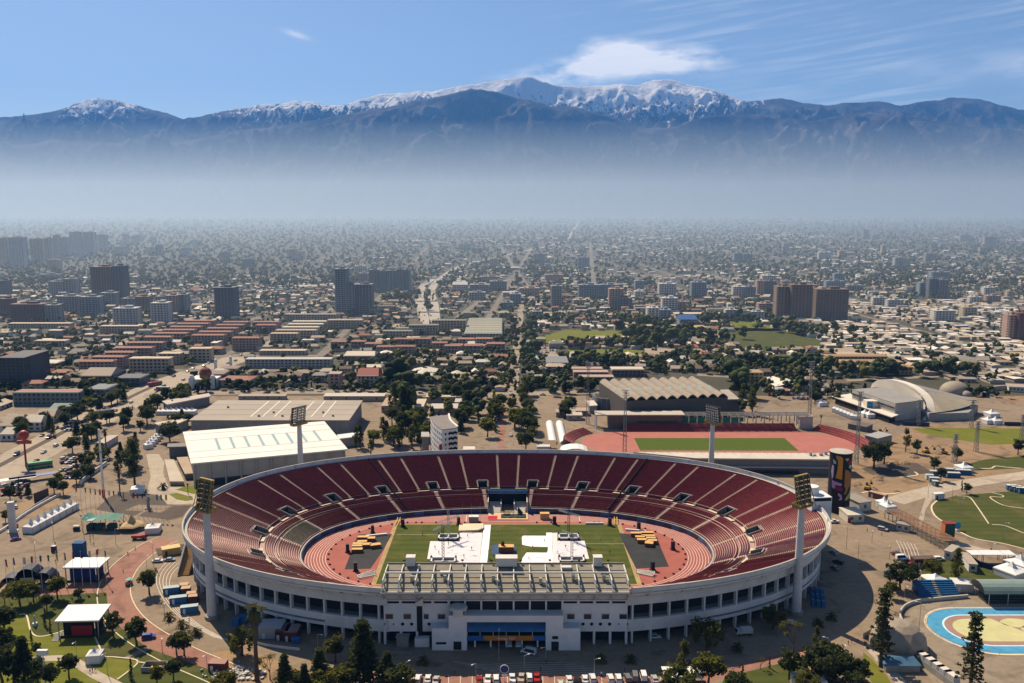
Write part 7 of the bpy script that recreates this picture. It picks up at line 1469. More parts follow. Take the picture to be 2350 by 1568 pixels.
p=at(*y6(855,455),5.5); mb=MB(); mb.box((p.x,p.y,5.5),(11,7,5)); part('roof_cabin',mb,CW,o); mb=MB(); mb.box((p.x-3.2,p.y-3.56,5.8),(4.2,.12,4.4)); part('blue_poster',mb,mat('poster_blue',(.03,.22,.45),.5,.5,.6),o)
for x,y,s,lab in ((1905,540,8,'blue-walled back'),(1875,600,6.5,'front left'),(1940,605,6.5,'front right')): pagoda(g(y6,x,y),s,'white peaked tent right of the arched hall, '+lab,'tents right of the arched hall',.2,pk=3)
for i in range(6): pagoda(g(y6,535+i*32,500+i*13),5.0,'white peaked tent, %s of the diagonal row before the arched hall'%nth(i),'diagonal row of tents',-.5,pk=3)
for x,y,lab in ((405,445,'alone beside the red walk'),(790,540,'left of a pair at the terrace'),(830,550,'right of a pair at the terrace')): pagoda(g(y6,x,y),6.5,'white peaked tent '+lab,'tents before the arched hall',.2,pk=3)
house('long_shelter','long dark shelter roof right of the training track',g(y6,640,650),g(y6,800,680),10,3.5,(.15,.14,.13),(.14,.12,.11),'shelter',.3,0); house('long_shelter','grey ribbed shelter roof behind the right seat bank',g(y6,790,760),g(y6,900,790),14,4,(.3,.3,.29),(.36,.36,.34),'shelter',.6,0)
for x,y,r_,lab in ((1585,330,12,'large pale dome behind the arched hall'),(1690,355,5,'small pale dome behind the arched hall')): mb=MB(); mb.lathe((0,0,0),[(r_*math.cos(t),r_*.8*math.sin(t)) for t in np.linspace(0,1.5,8)],18); single('dome',mb,mat('dome_pale',(.30,.25,.195),.7),lab,'dome',g(y6,x,y),smooth=True)
wallrun('arena_wall',y6,[(1840,370),(1850,330),(1960,305),(2120,300),(2300,305)],2.5,3.5,mat('w(0.3)',(.3,.27,.24)),'curved grey wall of the small open arena at right','wall'); patch('sand_arena',y6,[(1950,380),(2050,360),(2400,365),(2400,430),(2050,420)],.01,SAND)
house('stable_block','long white wall building at the right edge',g(y6,2060,320),g(y6,2330,335),12,4,(.55,.53,.5),(.4,.33,.26),'building',.4,8); wallrun('blue_fence',y6,[(1120,618),(1360,628)],.3,2.6,mat('navy_fence2',(.02,.04,.10),.6),'dark blue fence along the playing field','fence'); wallrun('dark_fence',y6,[(2020,620),(2300,625)],.3,2.6,BLACK,'dark fence at the right end of the playing field','fence')
# ------------------------------------------------------------------ the city
def proj(p):
 x,y,z=p[0],p[1],p[2]-H; zc=y*math.cos(PT)-z*math.sin(PT); return UC+FD*x/zc,VC-FD*(y*math.sin(PT)+z*math.cos(PT))/zc
ROADS=[]  # (list of points, half width)
def road(name,pts,w,m=ASPH,z=.03,n=6):
 P=smooth([tuple(at(u,v))[:2]+(0,) for u,v in pts],n); P=[Vector((p.x,p.y)) for p in P]; Lf,Rt=[],[]
 for i,p in enumerate(P):
  d=(P[min(i+1,len(P)-1)]-P[max(i-1,0)]).normalized(); q=Vector((-d.y,d.x))*w/2; Lf.append(p+q); Rt.append(p-q)
 mb=MB(); mb.grid([[(p.x,p.y,gz(p.y)+z) for p in Rt],[(p.x,p.y,gz(p.y)+z) for p in Lf]]); ROADS.append((P,w/2)); struct(name,mb,m); return P
CROAD=paving('city_road',(.24,.195,.145),(.31,.255,.19),.3)
AV=road('avenue',[(-120,1140),(0,1078),(90,1030),(215,963),(300,918),(370,885),(430,862),(500,838),(570,815)],34,paving('avenue_pale',(.31,.255,.19),(.38,.315,.235),.25))
AVM=road('avenue_median',[(-120,1128),(0,1068),(90,1021),(215,955),(300,911),(360,883)],5,EARTH,.05)
CS=road('cross_street',[(330,908),(500,902),(700,899),(900,901),(1140,905),(1330,900),(1500,890)],17,CROAD,.04)
AX=road('axis_avenue',[(1165,1050),(1165,990),(1168,930),(1170,906)],26,PAVE,.05); AX2=road('axis_street',[(1176,900),(1183,830),(1188,780),(1193,735),(1197,690)],9,CROAD,.05)
road('footpath',[(1150,1050),(1152,990),(1158,930)],4,REDP,.07)
B1=road('boulevard',[(978,745),(967,710),(963,680),(972,655),(995,640)],15,mat('pale_road',(.36,.32,.27),.9,.1,.05),.06); B2=road('boulevard',[(998,745),(996,700),(990,668),(1010,640),(1060,610),(1150,588),(1290,555),(1315,530),(1330,508)],15,MAT['pale_road'],.06)
for pts in ([(560,1040),(470,1010),(440,960),(520,905)],): pass
for k,(u0,v0,u1,v1) in enumerate(((0,905,330,880),(0,960,180,935),(560,815,780,700),(1600,860,1900,875),(1900,875,2350,850),(1000,720,1640,690),(640,610,2000,640))): road('side_street',[(u0,v0),((u0+u1)/2,(v0+v1)/2+2),(u1,v1)],10,CROAD,.035)
FIELDS=[]
r3=random.Random(77)
for k in range(34):  # streets of the city running towards the mountains and across
 x0=-1500+k*92+r3.uniform(-25,25); y0=735+abs(x0)*.25+r3.uniform(0,200); y0=max(y0,1500) if 40<x0<470 else y0; y1_=y0+r3.uniform(900,2600); tl=r3.uniform(-.06,.10)
 P=[Vector((x0+tl*(y-y0),y)) for y in np.linspace(y0,y1_,8)]; mb=MB(); mb.grid([[(q.x-5,q.y,gz(q.y)+.05) for q in P],[(q.x+5,q.y,gz(q.y)+.05) for q in P]]); ROADS.append((P,5.5)); struct('city_street',mb,ASPH)
for k in range(12):
 y0=790+k*85+k*k*9; P=[Vector((x,y0+x*.02*(1 if k%2 else -1))) for x in np.linspace(-.6*y0,.6*y0 if y0>1500 else 30,12)]; mb=MB(); mb.grid([[(q.x,q.y-6,gz(q.y)+.06) for q in P],[(q.x,q.y+6,gz(q.y)+.06) for q in P]]); ROADS.append((P,6.5)); struct('city_street',mb,ASPH)
def cpatch(name,pts,m,z=.03):
 P=[at(u,v) for u,v in pts]; mb=MB(); mb.add([(p.x,p.y,gz(p.y)+z) for p in P],[list(range(len(P)))]); FIELDS.append([(p.x,p.y) for p in P]); struct(name,mb,m)
cpatch('park_grass',[(1236,772),(1300,757),(1470,760),(1474,782),(1230,788)],LAWNB); cpatch('park_grass',[(1304,803),(1400,800),(1520,808),(1480,820),(1306,818)],LAWNB); cpatch('park_grass',[(1222,800),(1230,790),(1300,812),(1300,828),(1222,828)],LAWN)
cpatch('park_grass',[(1685,752),(1800,755),(1905,790),(1880,808),(1740,806),(1650,795)],LAWN); cpatch('park_grass',[(1660,730),(1720,735),(1800,760),(1690,760)],LAWNB)
cpatch('car_park',[(1226,790),(1275,788),(1276,812),(1226,814)],CROAD,.05); cpatch('car_park',[(170,1095),(240,1010),(330,985),(310,1050),(160,1130),(0,1140),(0,1110)],PAVE,.03); cpatch('sand_strip',[(0,1180),(150,1100),(200,1085),(130,1160),(30,1200)],SAND,.035)
cpatch('plaza_pavement',[(1130,925),(1260,925),(1300,1040),(1120,1045)],PAVE,.02)
LAND=[]  # landmarks for telling houses and trees apart
FOOT=[]  # (x, y, radius) kept free
for nm,zf,x,y in (('grey hall',y4,850,280),('white hall',y4,700,500),('curved apartment building',y4,2050,500),('wave-roofed arena',y5,950,260),('arched hall',y6,1200,450),('training track',y5,1300,590)):
 p=g(zf,x,y); LAND.append((nm,p.x,p.y));
for zf,x,y,r in ((y4,850,300,95),(y4,2060,520,22),(y5,950,270,90),(y5,1300,580,120),(y6,1150,440,70),(y4,160,190,40),(y6,1580,330,25),(y6,2100,380,50)): p=g(zf,x,y); FOOT.append((p.x,p.y,r))
GRIDM={}
def gridmat(c): return mat('facade'+str(c),c,.8,.1,.1)
def block(label,u0,u1,vt,vb,depth,wc,rc,style='tower',cat='tower block',name=None,fl=3.0,rz=0.0,group=None,gable=0.0):
 um=(u0+u1)/2; p=at(um,vb); zc=p.y*math.cos(PT)+(H-p.z)*math.sin(PT); w=(u1-u0)/FD*zc; h=max(4.0,zat(um,vt,p.y)-p.z); p=Vector((p.x,p.y+depth/2,p.z-.1))
 o=thing(name or ('apartment_tower' if style=='tower' else 'apartment_block'),label,cat,p,rz,group)
 mb=MB(); mb.box((0,0,0),(w-.8,depth-.8,h-.2)); part('core',mb,mat('window_dark',(.05,.055,.065),.35,.4,.3),o)
 mb=MB(); nf=max(1,int(round(h/fl))); nb=max(2,int(w/(3.6 if style != 'tower' else 4.2)))
 for i in range(nf+1):
  z=h*i/nf; t=h/nf*(.42 if i<nf else .3); mb.box((0,0,max(0,z-t*.5)),(w,depth,t if i else t*.8))
 for i in range(nb+1):
  x=-w/2+w*i/nb; bw=w/nb*(.30 if i%2 else .42); mb.box((max(-w/2+bw/2,min(w/2-bw/2,x)),-depth/2+.25,0),(bw,.56,h)); mb.box((max(-w/2+bw/2,min(w/2-bw/2,x)),depth/2-.25,0),(bw,.5,h))
 mb.box((-w/2+.22,0,0),(.5,depth*.55,h)); mb.box((w/2-.22,0,0),(.5,depth*.55,h))
 part('facade_frame',mb,gridmat(wc),o)
 mb=MB()
 if gable: mb.hexa([(-w/2-.4,-depth/2-.5,h),(w/2+.4,-depth/2-.5,h),(w/2+.4,depth/2+.5,h),(-w/2-.4,depth/2+.5,h)],[(-w/2+1,-.3,h+gable),(w/2-1,-.3,h+gable),(w/2-1,.3,h+gable),(-w/2+1,.3,h+gable)])
 else: mb.box((0,0,h),(w+.3,depth+.3,.35))
 part('roof',mb,ROOFT,o,color=rc)
 if style=='tower': mb=MB(); mb.box((w*.1,0,h+.35),(w*.3,depth*.4,3.0)); mb.box((-w*.22,depth*.1,h+.35),(w*.14,depth*.3,1.8)); part('lift_house',mb,gridmat(wc),o)
 FOOT.append((p.x,p.y,max(w,depth)*.55)); LAND.append((label.split(',')[0],p.x,p.y)) if style=='tower' and vb>640 else None
 return o
GREYW,BRN,PINK,WHT,MAR,BLU=(.27,.265,.26),(.20,.15,.125),(.38,.27,.22),(.52,.50,.46),(.16,.085,.08),(.22,.26,.30); RR,TAN,GRN,CRM=(.30,.11,.075),(.46,.37,.27),(.20,.24,.20),(.62,.55,.44)
def D1(x,y): return c1(x,y)
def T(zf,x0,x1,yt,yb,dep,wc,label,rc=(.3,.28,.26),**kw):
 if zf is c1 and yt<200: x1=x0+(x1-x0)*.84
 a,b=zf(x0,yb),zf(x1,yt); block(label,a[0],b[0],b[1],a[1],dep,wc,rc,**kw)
for a in ((c1,0,85,105,365,26,(.48,.40,.36),'hazy tower at the far left edge'),(c1,90,228,100,372,30,(.44,.44,.44),'wide hazy tower second from the left edge'),(c1,275,395,112,352,28,(.48,.40,.36),'hazy tower third from the left edge'),(c1,395,470,105,330,24,(.48,.40,.36),'slim hazy tower beside the third one'),(c1,480,520,82,300,22,(.42,.36,.33),'thin hazy tower in the left skyline'),(c1,535,605,100,285,24,(.42,.36,.33),'hazy tower left of the twin hazy towers'),(c1,625,740,52,262,30,(.44,.44,.44),'tallest hazy tower of the left skyline'),(c1,745,840,55,262,30,(.44,.44,.44),'hazy tower joined right of the tallest'),(c1,870,945,76,232,26,(.44,.44,.44),'hazy tower right of the tallest pair'),(c1,1000,1110,180,262,24,(.44,.44,.44),'short hazy block right of the left skyline'),(c1,1085,1135,72,170,22,(.44,.44,.44),'far pale tower above the short hazy block'),(c1,1165,1230,82,168,22,(.44,.44,.44),'far pale tower in the left distance'),(c1,1298,1382,186,262,24,(.44,.44,.44),'square hazy block in the left middle distance'),(c1,1325,1372,92,150,20,(.44,.44,.44),'faint far tower in the left middle distance'),(c1,1600,1676,190,276,24,(.36,.39,.43),'dark hazy block standing alone left of centre'),(c1,1690,1750,122,182,22,(.44,.44,.44),'faint far block left of centre'),  # wall colours of this left skyline group are lightened to imitate thicker haze
(c1,0,58,482,632,20,(.10,.11,.13),'dark tower cut by the left edge'),(c1,432,560,490,615,22,GREYW,'grey striped tower left of the big brown tower'),(c1,560,660,468,612,22,GREYW,'taller half of the grey striped tower'),(c1,815,1000,362,690,28,BRN,'big brown balcony tower on the left'),(c1,1005,1092,355,690,26,(.12,.13,.16),'dark side tower joined to the big brown tower'),(c1,0,92,645,800,20,MAR,'maroon block at the left edge'),(c1,95,385,692,852,22,MAR,'wide maroon block at left'),(c1,400,510,700,850,18,GREYW,'grey block right of the wide maroon block'),(c1,510,690,622,770,20,GREYW,'grey striped block in the left cluster'),(c1,700,875,628,800,20,BLU,'blue-grey block in the left cluster'),(c1,885,1015,592,720,20,GREYW,'grey block behind the white-edged block'),(c1,1000,1205,728,880,20,(.42,.42,.43),'white-edged dark block in the left cluster'),(c1,1075,1190,640,740,18,GREYW,'balcony block with stepped top in the left cluster'),(c1,1195,1310,625,745,18,BRN,'brown balcony block in the left cluster'),(c1,1335,1478,682,880,22,(.45,.45,.44),'white and dark tower right of the left cluster'),(c1,1462,1560,615,790,20,PINK,'pinkish tower right of the left cluster'),(c1,1565,1640,608,780,20,BLU,'dark side of the pinkish tower'),(c1,1900,2075,545,830,22,(.13,.15,.18),'lone dark tower above the red-roofed blocks'),
(c2,995,1100,158,560,22,BLU,'tall slim dark tower near the centre'),(c2,1088,1180,300,562,20,BLU,'lower dark tower right of the slim one'),(c2,1185,1330,298,560,20,(.2,.2,.22),'wide lower dark tower near the centre'),(c2,1300,1390,165,362,22,(.16,.18,.21),'first of the dark tower group left of the boulevard'),(c2,1395,1460,175,365,22,(.15,.17,.2),'second of the dark tower group left of the boulevard'),(c2,1465,1545,172,368,22,(.17,.19,.22),'third of the dark tower group left of the boulevard'),(c2,1550,1610,160,368,22,(.15,.17,.2),'fourth of the dark tower group left of the boulevard'),(c2,1612,1672,165,365,22,(.17,.19,.21),'last of the dark tower group left of the boulevard'),(c2,1205,1290,195,300,20,GREYW,'hazy block behind the dark towers'),
(c3,900,998,312,505,18,GREYW,'slim grey tower right of the boulevard'),(c3,1148,1335,302,425,18,BLU,'wide blue-grey slab right of centre, left half'),(c3,1340,1510,300,422,18,BLU,'wide blue-grey slab right of centre, right half'),(c3,1425,1555,338,525,18,PINK,'pinkish tower with balconies right of centre'),(c3,1495,1635,422,532,18,(.16,.17,.19),'dark block in front of the pinkish tower'),(c3,1880,2035,292,418,20,WHT,'white striped tower right of centre'),(c3,1910,2050,422,552,18,WHT,'white block below the striped tower'),(c3,2055,2125,455,552,18,PINK,'pinkish end of the white block'),(c3,2175,2310,278,432,20,BLU,'dark striped tower right of the white tower'),(c3,1775,1880,512,622,20,WHT,'white balcony block above the park'),(c3,1882,1990,530,622,20,BLU,'blue glass half of the white balcony block'),(c3,725,815,545,612,20,GREYW,'small wedge-roofed block near the axis street'),(c3,340,495,268,352,20,GREYW,'grey block beside the boulevard'),(c3,1100,1215,438,490,18,TAN,'tan low block right of centre'),(c3,160,330,300,380,25,GREYW,'grey hall block beside the boulevard'),
(c4,372,445,238,320,18,WHT,'pale balcony tower, left half'),(c4,448,525,240,322,18,(.2,.21,.23),'pale balcony tower, dark half'),(c4,535,580,198,305,20,PINK,'pinkish end of the dark red slab tower'),(c4,582,665,200,305,20,(.15,.13,.14),'dark red slab tower'),(c4,665,760,238,462,20,(.24,.175,.145),'big brown slab tower on the right, pale end'),(c4,762,905,225,468,20,BRN,'big brown slab tower on the right, main face'),(c4,908,935,256,420,20,(.45,.38,.32),'pale strip tower between the two brown slabs'),(c4,937,1150,256,465,20,(.19,.14,.12),'second big brown slab tower on the right'),(c4,1005,1132,200,270,18,BLU,'dark tower behind the second brown slab'),(c4,705,770,200,240,18,PINK,'pinkish tower top behind the brown slab'),(c4,840,905,205,245,18,WHT,'white tower top behind the brown slab'),(c4,1640,1700,212,302,18,BLU,'first of three dark towers at right'),(c4,1703,1762,185,310,18,(.13,.15,.18),'tallest of three dark towers at right'),(c4,1767,1830,192,312,18,(.2,.2,.22),'last of three dark towers at right'),(c4,2238,2300,432,605,18,PINK,'brown balcony tower at the right edge, near half'),(c4,2302,2400,418,610,18,MAR,'brown tower cut by the right edge'),(c4,320,395,395,465,14,WHT,'white stepped block above the park trees, left'),(c4,398,490,402,466,14,WHT,'white stepped block above the park trees, middle'),(c4,492,585,408,462,14,(.42,.46,.46),'white stepped block above the park trees, right'),(c4,545,660,352,415,16,PINK,'pinkish block beside the big brown slab'),(c4,1325,1425,312,360,14,WHT,'pale stepped block at right, left one'),(c4,1425,1530,328,372,14,WHT,'pale stepped block at right, right one'),(c4,1995,2090,290,340,14,TAN,'tan block at far right, left one'),(c4,2095,2190,300,352,14,PINK,'tan block at far right, right one'),(c4,2240,2275,270,318,14,TAN,'small tan tower at far right'),(c4,380,440,10,70,25,BLU,'hazy tower in the right distance, left one'),(c4,442,500,15,72,25,BLU,'hazy tower in the right distance, right one')):
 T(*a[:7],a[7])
for k in range(70):
 u=r3.uniform(20,2330); v=r3.uniform(545,640) if k<36 else r3.uniform(640,760); hp=r3.uniform(9,26) if k<36 else r3.uniform(12,26); w=r3.uniform(10,30)*(1 if k<36 else 1.6); wc=r3.choice([GREYW,WHT,PINK,BLU,TAN,(.36,.35,.33)])
 if abs(u-985)<60 or 1200<u<1950 and v>690 or 380<u<860 and v>690: continue
 block('%s distant apartment tower, %s of those scattered through the middle distance'%({GREYW: 'grey',WHT: 'white',PINK: 'pinkish',BLU: 'blue-grey',TAN: 'tan'}.get(wc,'pale'),nth(k)),u,u+w,v-hp,v,r3.uniform(14,24),wc,(.4,.37,.33),group='distant apartment towers')
 # slab blocks in rows
def S(zf,x0,x1,yt,hpx,rc,label,wc=TAN,dep=11,gable=1.2,grp='rows of apartment slabs'): T(zf,x0,x1,yt,yt+hpx,dep,wc,label,rc=rc,style='slab',cat='apartment block',fl=2.9,gable=gable,group=grp)
for i,(x0,x1,yt,hp) in enumerate(((700,1000,1198,105),(815,1095,1158,95),(930,1180,1118,90),(1020,1340,1078,80),(1120,1440,1032,72),(1268,1510,982,80),(1350,1650,950,74),(1435,1715,920,70),(1500,1770,892,66),(1560,1840,864,64),(1630,1890,838,60),(1690,1980,966,85),(1750,2040,936,78),(1825,2090,905,72),(1905,2150,876,68),(1965,2190,850,62),(2050,2290,990,110))): S(c1,x0,x1,yt,hp,RR,'long red-roofed apartment slab, %s of the left rows counted from the front left'%nth(i),PINK)
for i,(x0,x1,yt,hp,rc) in enumerate(((1140,1500,1172,120,CRM),(1670,1860,1085,110,CRM),(1400,1592,1128,90,TAN),(880,1220,885,60,CRM),(300,580,1015,50,CRM),(70,620,862,40,TAN))): S(c1,x0,x1,yt,hp,rc,'pale-roofed slab beside the red-roofed rows, %s from the front'%nth(i),TAN,gable=.3)
for i,(x0,x1,yt,hp,rc) in enumerate(((240,480,640,55,RR),(270,450,668,75,RR),(60,310,785,100,RR),(0,200,640,50,RR),(400,650,745,80,TAN),(450,820,715,85,TAN),(510,840,688,60,CRM),(560,880,660,60,CRM),(600,910,635,60,CRM),(920,1240,622,75,TAN),(530,1000,570,60,GREYW),(1520,1690,795,70,RR),(1690,1860,793,70,RR),(1365,1525,865,65,RR),(1530,1720,862,68,RR),(1870,2010,830,70,RR),(1985,2140,858,60,RR),(2170,2320,856,60,RR),(2110,2240,798,60,RR),(2255,2360,796,60,RR),(950,1090,820,55,RR),(1135,1265,818,55,RR),(1260,1412,838,60,RR),(1425,1690,722,70,GRN),(1540,1810,696,60,GRN),(1660,1930,668,85,GRN),(1870,2180,625,90,GRN))): S(c2,x0,x1,yt,hp,rc,'%s-roofed apartment slab of the middle rows, %s counted from the left field'%({RR: 'red',TAN: 'tan',CRM: 'cream',GRN: 'green',GREYW: 'grey'}[rc],nth(i)),PINK if rc==RR else TAN)
for i in range(9): S(c3,110+i*5,452,744-i*16,36 if i else 60,GRN,'green ribbed roof slab in the stack beside the axis street, %s from the front'%nth(i),TAN,dep=16,gable=1.0,grp='stack of green roofs')
for i,(x0,x1,yt,hp) in enumerate(((0,95,852,60),(55,200,795,70),(215,365,792,72),(315,480,838,62),(110,275,852,60))): S(c3,x0,x1,yt,hp,(.36,.12,.07),'orange-red roofed slab left of the axis street, %s of five'%nth(i),PINK,gable=1.0)
for i,(x0,x1,yt,hp,wc,rc) in enumerate(((1015,1420,712,55,(.45,.30,.12),(.34,.22,.16)),(1115,1525,750,52,(.42,.29,.13),(.38,.24,.18)),(1190,1590,786,50,(.40,.28,.13),(.34,.22,.16)))): S(c4,x0,x1,yt,hp,rc,'long ochre school block with brown roof, %s of three from the back'%nth(i),wc,dep=14,grp='ochre school blocks')
S(c4,430,575,822,65,(.40,.30,.24),'small ochre school block behind the arena',(.5,.36,.13),dep=14); S(c4,85,190,207,112,(.3,.3,.3),'dark tower block with grey top above the yellow roof',BLU,gable=0)
S(c2,175,955,978,75,TAN,'very long pale slab behind the grey hall',(.42,.40,.37),gable=.4); S(c2,300,720,900,40,TAN,'long pale slab behind the very long slab',TAN,gable=.4); S(c2,930,1040,1112,125,CRM,'narrow pale tower block in the middle housing',PINK,gable=0); S(c2,1190,1385,1130,95,(.32,.10,.08),'school with steep red roof in the middle',(.5,.47,.42),dep=24,gable=5); S(c2,1385,1580,1158,60,(.38,.17,.13),'low red-roofed wing of the school',(.5,.47,.42),dep=14,gable=1.5); S(c2,1070,1350,948,75,CRM,'big cream-roofed hall in the middle',BRN,dep=26,gable=3); S(c2,1185,1410,1058,35,CRM,'cream-roofed shed in front of the big hall',TAN,dep=16,gable=2)
S(c3,1160,1470,1140,55,(.36,.25,.19),'brown flat block left of the arena, front',PINK,gable=.3); S(c3,1105,1420,1095,50,(.36,.25,.19),'brown flat block left of the arena, middle',PINK,gable=.3); S(c3,1055,1370,1068,40,(.36,.25,.19),'brown flat block left of the arena, back',PINK,gable=.3); S(c3,1455,1750,1075,60,CRM,'cream-roofed dark hall behind the arena',BRN,dep=18,gable=1.0); S(c3,860,1055,1010,60,(.27,.28,.29),'grey gabled shed near the park',GREYW,dep=30,gable=4); S(c3,1070,1200,958,60,CRM,'cream hipped building in the park trees',TAN,dep=18,gable=4); S(c3,2165,2315,690,50,(.55,.36,.08),'yellow-roofed pavilion above the park',BLU,dep=22,gable=1); S(c3,2070,2230,615,75,(.03,.12,.33),'blue-roofed building above the park',BLU,dep=26,gable=5); S(c3,1730,2050,676,30,CRM,'long cream low roof above the park',TAN,dep=14,gable=.5); S(c3,2030,2290,565,30,(.7,.67,.62),'white low roof beside the blue building',TAN,dep=20,gable=.5); S(c3,460,600,370,45,CRM,'cream hall beside the boulevard',TAN,dep=20,gable=1); S(c3,0,140,300,75,WHT,'white pavilion with curved top beside the boulevard',WHT,dep=30,gable=5); S(c3,400,610,145,25,CRM,'long cream shed far up the boulevard',TAN,dep=30,gable=2)
S(z6,120,700,190,110,(.36,.15,.11),'long low terrace with red-brown roof beside the avenue',(.16,.20,.20),dep=13,gable=.8); S(z6,765,935,160,100,(.6,.5,.42),'pale-roofed end of the low terrace beside the avenue',(.16,.19,.19),dep=22,gable=.4); S(c1,0,230,1165,260,(.25,.25,.26),'dark flat-topped building at the left edge',(.09,.095,.10),dep=40,gable=0); S(c1,235,490,1215,40,CRM,'saw-tooth roofed shed at left',BRN,dep=24,gable=1.0); S(c1,720,980,1325,90,(.36,.29,.23),'brown hipped hall beside the crossroads',BRN,dep=30,gable=5); S(c1,1020,1240,1345,70,(.42,.40,.34),'petrol station canopy at the crossroads',(.10,.11,.13),dep=20,gable=.3); S(c1,1830,1975,1310,90,TAN,'brown block behind the church',BRN,dep=18,gable=.3); S(c1,1930,2090,1262,60,CRM,'cream-roofed block behind the church',BRN,dep=16,gable=.3)
for i,(x0,x1,yt,hp,rc) in enumerate(((15,190,440,62,TAN),(195,365,450,75,CRM),(300,480,395,60,TAN),(430,620,340,65,(.3,.38,.34)),(0,120,560,55,CRM),(0,130,480,60,TAN))): S(z6,x0,x1,yt,hp,rc,'two-storey house with hipped roof by the avenue, %s of six'%nth(i),WHT,dep=14,gable=3.5,grp='houses by the avenue')
for k,(x0,x1,yt,hp) in enumerate(((700,860,1305,20),(2010,2300,20,30))): pass
# church, columns and sign
o=thing('church','small white church with a red dome at the crossroads','church',g(z6,1790,150)); mb=MB(); mb.box((0,8,0),(22,18,8)); part('nave',mb,WHITE,o); mb=MB(); mb.tube((0,-1.1,0),(0,-.9,0),.1); mb.lathe((0,8,8),[(5,0),(5,3),(5.3,3.2),(5,5),(3.6,7.4),(.2,9.4)],14); part('dome',mb,mat('dome_red',(.20,.06,.05),.8),o)
for x in (-9,9): mb=MB(); mb.box((x,0,0),(4,4,9.5)); mb.lathe((x,0,9.5),[(2,0),(1.6,1.5),(.1,2.6)],10); part('turret',mb,WHITE,o)
for x in (-5.5,0,5.5): mb=MB(); mb.tube((x,-1.06,2.6),(x,-.96,2.6),1.2,n=12); mb.box((x,-1.01,0),(2.4,.1,2.6)); part('arch_door',mb,DARK,o)
FOOT.append((o.location.x,o.location.y+8,16)); LAND.append(('white church',o.location.x,o.location.y))
for x,y,yt,lab in ((1905,1235,1175,'left'),(2040,1235,1150,'right')): b_=c1(x,y+45); p=at(*b_); mb=MB(); mb.tube((0,0,0),(0,0,zat(b_[0],c1(x,yt)[1],p.y)),1.4,1.2,10); single('white_column',mb,WHITE,'tall white column behind the church, %s of two'%lab,'column',p,group='columns behind the church')
o=thing('roadside_sign','red ball-topped sign on a tall dark pole by the avenue','sign',g(z6,232,840)); mb=MB(); mb.tube((0,0,0),(0,0,14),.6,.5,8); part('pole',mb,MAT['crimson'],o); mb=MB(); mb.ball((0,0,19),2.9,10); part('ball',mb,mat('sign_red',(.35,.05,.025),.5),o,smooth=True); mb=MB(); mb.box((0,0,13.8),(8,1.2,2)); part('panel',mb,MAT['sign_red'],o)
bus(g(z6,355,850),.55,(.10,.34,.16),'green and white coach in the car park by the avenue',13,3.6,roofcol=(.14,.5,.18)); bus(g(z6,1440,170),3.1,(.10,.16,.18),'dark bus at the crossroads',11,3.2,roofcol=(.5,.52,.5)); bus(g(z6,1370,125),.9,(.35,.04,.04),'red bus at the crossroads',12,3.2); bus(g(z6,930,380),.62,(.10,.10,.16),'dark bus on the avenue',12,3.2)
for x,y,w,lab in ((120,990,22,'white awning among the cars at left'),(300,960,24,'blue awning strip among the cars at left')): mb=MB(); mb.box((0,0,2.6),(w,5,.2)); o=single('awning',mb,CANVAS if 'white' in lab else mat('awn_blue',(.10,.13,.30),.6),lab,'awning',g(z6,x,y),.55)
wallrun('screen_wall',z6,[(305,1160),(430,1110)],.4,5,EARTH,'dark hoarding wall behind the row of tents'); wallrun('screen_wall',z6,[(150,1310),(290,1215),(430,1130)],.5,1.6,CONCD,'low dark kerb wall behind the row of tents')
house('gate_lodge','pale lodge beside the tall mast',g(z6,850,690),g(z6,930,690),18,4,(.45,.44,.42),(.46,.40,.33),'lodge',.3,2)
for i,(x0,x1,y0,d_,h,rc,lab) in enumerate(((1925,2255,228,16,4.5,(.5,.43,.34),'long cream-roofed hall right of the grey hall'),(2135,2285,262,10,4,(.5,.46,.4),'pale-roofed shed below the long cream hall'),(1600,1700,300,26,5,(.42,.31,.23),'brown-roofed depot beside the grey hall'),(1840,1905,300,24,4.5,(.55,.47,.37),'cream-roofed workshop near the conifers'),(1955,2150,310,14,4,(.5,.46,.4),'low pale shed behind the curved apartment building'),(1180,1620,218,9,4,(.52,.48,.42),'long white market stall row behind the grey hall'),(560,900,208,6,3,(.36,.3,.24),'low wall shelter behind the grey hall'),(1850,1960,400,12,4,(.46,.34,.25),'tan shed left of the curved apartment building'),(1320,1440,360,10,4,(.2,.25,.34),'blue-grey shed at the corner of the grey hall'))):
 a,b=g(y4,x0,y0),g(y4,x1,y0); house('low_shed',lab,a,b,d_,h,(.36,.32,.27),rc,'shed',.5,4); FOOT.append(((a.x+b.x)/2,a.y,(b.x-a.x)/2))
for i,(x,y,w,c) in enumerate(((1700,255,9,(.3,.3,.3)),(1750,265,7,(.2,.12,.1)),(330,430,11,(.4,.35,.3)),(390,400,9,(.34,.26,.2)),(260,410,14,(.28,.25,.22)))): a=g(y5,x,y); house('hut','small hut beside the arena, %s of five'%nth(i),a,a+Vector((w,0,0)),8,3.5,c,tuple(q*1.3 for q in c),'hut',.4,2,'huts beside the arena')
